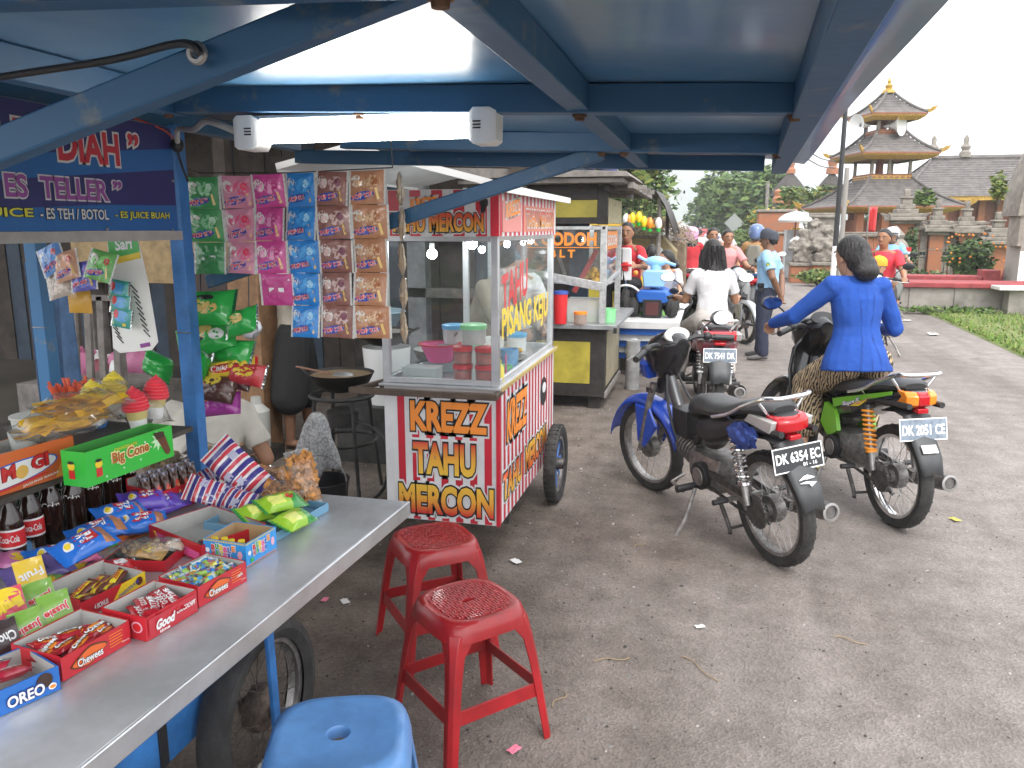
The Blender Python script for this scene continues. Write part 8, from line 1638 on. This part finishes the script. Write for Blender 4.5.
for i,(x,y,h,cr,lab)in enumerate(((-4.4,3.3,6.0,3.4,'big grey trunked shade tree at the left photo edge'),(-5.5,9.5,7.0,3.8,'dark shade tree behind the striped cart'),(-8.5,6.0,7.5,4.0,'shade tree farther back left of the stalls'),(-4.8,15.5,7.0,3.6,'shade tree behind the dark timber cart'),(-10,12,8,4.5,'tall dark tree in the back row'),(-9,19,8,4.5,'tall dark tree far back behind the stalls'))):
 tree('shade_tree',lab,(x,y,0),h,cr,40,210,.17,[D,D,M_,D],80+i,.26,.42,.7,'shade trees behind the stalls')
WALLD=mat('shop_boards',(.05,.038,.03),.8,var=.45,vscale=5,bump=.4,bscale=12);WB2=mat('shop_blue',(.04,.06,.09),.7,var=.3,vscale=3)
sh=thing('roadside_shop','dark boarded roadside shop behind the snack cart','shop',(-6.2,8.2,0));m=MB()
for i in range(46):x=-4.2+i*.2;m.box((x,-.03+.012*(i%3),0),(x+.194,.03,2.7),WALLD if i%5 else WB2)
m.build('front_wall',sh);m=MB();m.box((-4.4,-1.6,2.75),(5.0,.3,2.80),mat('shop_roof',(.09,.085,.08),.8,var=.4));m.build('roof',sh)
for x in(-4.2,-1.2,1.8,4.6):m=MB();m.box((x-.06,-1.5,0),(x+.06,-1.38,2.75),WALLD);m.build('post',sh)
m=MB();m.box((3.0,-.2,.9),(4.6,-.04,1.0),GRW);m.box((3.0,-.2,1.5),(4.6,-.04,1.6),GRW);m.build('shelf',sh)
sh2=thing('roadside_shop','low dark lean-to with a hanging red cloth behind the striped cart','shop',(-3.0,9.2,0));m=MB()
for i in range(16):m.box((-1.4+i*.18,0,0),(-1.4+i*.18+.175,.05,2.3),WALLD)
m.build('back_wall',sh2);m=MB();m.box((-1.5,-1.4,2.3),(1.6,.2,2.35),WALLD);m.build('roof',sh2);m=MB();m.box((-.1,-1.2,0),(.1,-1.0,2.3),mat('pillar_grey',(.28,.29,.3),.8,var=.2));m.build('pillar',sh2);m=MB();m.sheet(lambda u,v:(-1.1+.85*u,-.12+.05*sin(u*14),2.2-1.2*v),24,6,mat('cloth_darkred',(.16,.03,.035),.9));m.build('hanging_cloth',sh2,solid=.01)
for z in(.8,1.15,1.5):m=MB();m.box((.2,-.35,z),(1.3,-.02,z+.03),GRW);m.build('shelf',sh2)
rr=random.Random(21)
for i in range(12):
 z=(.83,1.18,1.53)[i%3];mm=(LID_G,LID_B,LID_R,TUBC,mat('jar_amber',(.4,.22,.05),.3))[i%5];m=MB();m.lathe((0,0,0),[(0,0),(.07,0),(.075,.14),(.05,.17),(.055,.2),(0,.2)],mm,12);fin(m,'storage_jar',(-2.75+.28*(i//3),9.0+rr.uniform(-.05,.05),z+.001),0,'jar on the shelves of the low lean-to','jar','jars on the lean-to shelves')
rk=thing('slatted_bench','dark wooden slatted bench standing behind the snack cart','bench',(0,0,0));BY_=5.0;m=MB()
for x in(58,74,88,101,116):a=atY(x-1,296,BY_);b=atY(x+3,378,BY_);m.bar(a,b,.055,.03,GRW,Y1);m.build('slat',rk,bevel=.004);m=MB()
for y0,y1 in((298,298),(378,384)):m.bar(atY(50,y0,BY_+.02),atY(124,y1,BY_+.02),.04,.07,GRW,Y1);m.build('rail',rk,bevel=.004);m=MB()
for x in(52,122):a=atY(x,380,BY_+.03);m.bar(V((a.x,BY_+.04,0)),V((a.x,BY_+.04,1.3)),.06,.05,GRW,Y1);m.build('leg',rk,bevel=.004);m=MB()
m.box((atY(50,380,BY_).x,BY_+.1,.42),(atY(124,380,BY_).x,BY_+.5,.46),GRW);m.build('seat',rk,bevel=.004)
rr=random.Random(6)
for i in range(7):
 p=atY(85+i*9,366+(i%3)*5,5.6);m=MB();k=rr.uniform(.1,.16);m.sheet(lambda u,v:V((k*cos(u*6.283)*sin(v*3.1416),k*.8*sin(u*6.283)*sin(v*3.1416),k*cos(v*3.1416)))*(1+.3*noise.noise(V((cos(u*6.283)*2,sin(u*6.283)*2,v*5+i)))),18,10,(mat('bag_pink',(.55,.18,.32),.5),WPRINT,mat('bag_maroon',(.25,.04,.06),.5))[i%3]);fin(m,'plastic_bag',(p.x,5.6+.08*(i%2),max(.1,p.z)),0,('pink','white','dark red')[i%3]+' bag in the heap behind the slatted bench','bag',('pink','white','dark red')[i%3]+' bags behind the slatted bench')
m=MB();p=atY(85,385,5.6);m.box((p.x-.5,5.4,0),(p.x+.7,5.95,.34),GRW);fin(m,'wooden_crate',(0,0,0),0,'low wooden crate under the heap of bags','crate')
m=MB();p=atY(38,300,3.9);m.sheet(lambda u,v:(p.x-.12+.30*u,3.95+.05*sin(u*13)*(.3+v),1.42-.95*v-.05*sin(u*9)*v),36,10,mat('cloth_blue',(.035,.075,.15),.85,var=.3));tag(m.build('blue_cloth',solid=.006),'blue cloth hanging between the tree trunk and the left cart post','cloth')
p=atY(252,295,5.2);m=MB();m.box((-.12,-.12,0),(.12,.12,1.5),mat('box_wood',(.22,.12,.06),.7,var=.3));m.box((-.4,-.1,.9),(-.13,.1,1.45),mat('box_dark',(.05,.035,.03),.7));fin(m,'wooden_post',(p.x,5.2,0),0,'square brown wooden post with a dark box behind the hanging snacks','post',bevel=.006)
p=atY(250,328,4.6);m=MB();m.sheet(lambda u,v:V((.075*cos(u*6.283)*sin(v*3.1416),.06*sin(u*6.283)*sin(v*3.1416),.07*cos(v*3.1416)))*(1+.25*noise.noise(V((cos(u*6.283)*3,sin(u*6.283)*3,v*5)))),20,12,mat('bag_greywhite',(.45,.46,.48),.4));m.cyl((0,0,.1),(.02,0,.5),.004,BLACK,5);fin(m,'plastic_bag',p,0,'greyish white plastic bag hanging by the brown post','bag')
p=atY(255,385,4.9);m=MB();m.lathe((0,0,0),[(0,0),(.085,0),(.09,.26),(.04,.31),(.035,.36),(0,.36)],mat('jerrycan',(.36,.36,.34),.5),16);fin(m,'water_can',(p.x,4.9,.1),0,'pale water can standing beside the beige cook','can');m=MB();m.box((-.13,-.13,0),(.13,.13,.1),DW);fin(m,'wooden_block',(p.x,4.9,0),0,'low wooden block under the pale water can','block')
p=atY(160,255,6.0);m=MB();m.box((-.9,0,1.15),(.9,.3,1.75),mat('box_ply',(.34,.24,.12),.75,var=.3));
for x in(-.85,.8):m.box((x,.05,0),(x+.06,.25,1.15),GRW)
fin(m,'cupboard',(p.x,6.0,0),0,'tan plywood cupboard on legs behind the white display card','cupboard',bevel=.008)
CARR=glossy('car_red',(.35,.03,.04),.25)
def car(px,Y,c,lab,rz=pi/2):
 q=atY(px,228,Y);t=thing('car',lab,'car',(q.x,Y,0),rz,None);m=MB();m.loft([[V((x,y*w,z))for y,z in((-1,.3),(1,.3),(1,.85),(.8,z2),(-.8,z2),(-1,.85))]for x,w,z2 in((-1.9,.7,1.0),(-1.75,.8,1.55),(.5,.8,1.6),(1.0,.78,1.0),(1.9,.68,.9))],c);m.build('body',t,bevel=.05)
 m=MB();m.box((-1.80,-.55,1.0),(-1.77,.55,1.42),BLACKG);m.build('rear_window',t)
 for x in(-1.2,1.2):
  for y in(-.72,.72):m=MB();m.lathe((x,y,.3),[(0,-.1),(.3,-.1),(.3,.1),(0,.1)],RUB,16,Y1);m.build('wheel',t)
 for s in(-1,1):m=MB();m.box((-1.86,s*.5-.12,.8),(-1.82,s*.5+.12,.95),TL_R);m.build('tail_lamp',t)
car(697,52,CARR,'red vehicle far along the road beyond the pink helmet');car(700,85,glossy('car_dark',(.05,.06,.07),.3),'dark vehicle near the vanishing point of the road')
for i,(px,Y,r_)in enumerate(((716,46,-88),(703,55,88),(712,64,-90),(700,30,85))):
 q=atY(px,228,Y);bl='distant motorcycle '+('coming down the right lane','far up the left lane','very far away near the road end','parked at the left roadside beyond the pink helmet')[i];dup(b9,(q.x,Y,.004),radians(r_),bl)
 if i<3:dup(far_rider,(q.x,Y,0),radians(r_),'distant rider on the motorcycle '+('coming down the right lane','far up the left lane','near the road end')[i])
for i,(px,py,l,a)in enumerate(((700,668,.20,2.3),(612,660,.14,.4),(560,700,.10,1.2),(850,640,.12,2.8),(640,545,.09,.9))):
 q=atZ(px,py,.008);m=MB();m.tube(smooth_path([(-l/2,0,0),(-l/6,.012,.003),(l/4,-.008,.002),(l/2,.006,0)],3),.0022,mat('twig_tan',(.3,.22,.13),.9),5);o=m.build('twig');tag(o,('longest dry twig lying on the road below the parked motorcycle','dry twig lying right of the nearer red stool','short dry twig close to the nearer red stool','dry twig on the open road right of centre','tiny dry twig left of the parked motorcycle stand')[i],'twig','dry twigs on the road');place(o,q,a)
for i,(src,px,Y,r_,lab)in enumerate(((b5,742,20,84,'red motorcycle parked beyond the pair on the motorcycle'),(b7,712,20,95,'black motorcycle parked up the road behind the two men in pink'),(b10,724,24,-80,'silver scooter coming down the road behind the two men in pink'),(b7,684,18.5,70,'black motorcycle parked close to the farther stalls'),(b5,702,25,100,'red motorcycle far up the road on the left'))):
 q=atY(px,228,Y);dup(src,(q.x,Y,.004),radians(r_),lab)
 if i in(2,4):dup(far_rider,(q.x,Y,0),radians(r_),('','','rider in white on the silver scooter behind the men in pink','','rider in white on the far red motorcycle')[i])
q=atY(682,228,22);w1=person('standing man in a dark blue shirt at the far stalls',(q.x,22,0),radians(20),STAND,dict(),skin=SK,top=cloth('shirt_midblue',(.05,.09,.25)),bottom=DKT,vox=.016,hands=False,face_on=False)
q=atY(716,228,27);dup(w1['t'],(q.x,27,0),radians(200),'standing man in dark blue in the road far behind the men in pink')
HZ=bpy.data.materials.new('haze');HZ.use_nodes=True;hn=HZ.node_tree.nodes;hn.remove(hn['Principled BSDF']);pv=hn.new('ShaderNodeVolumePrincipled');pv.inputs['Color'].default_value=(.93,.96,1,1);pv.inputs['Density'].default_value=.0012;HZ.node_tree.links.new(pv.outputs[0],hn['Material Output'].inputs['Volume'])
m=MB();m.box((-905,-65,-1),(905,1845,115),HZ);tag(m.build('haze',smooth=0),'pale humid haze over the street and the distant hill','haze',kind='stuff')
bpy.context.view_layer.update()
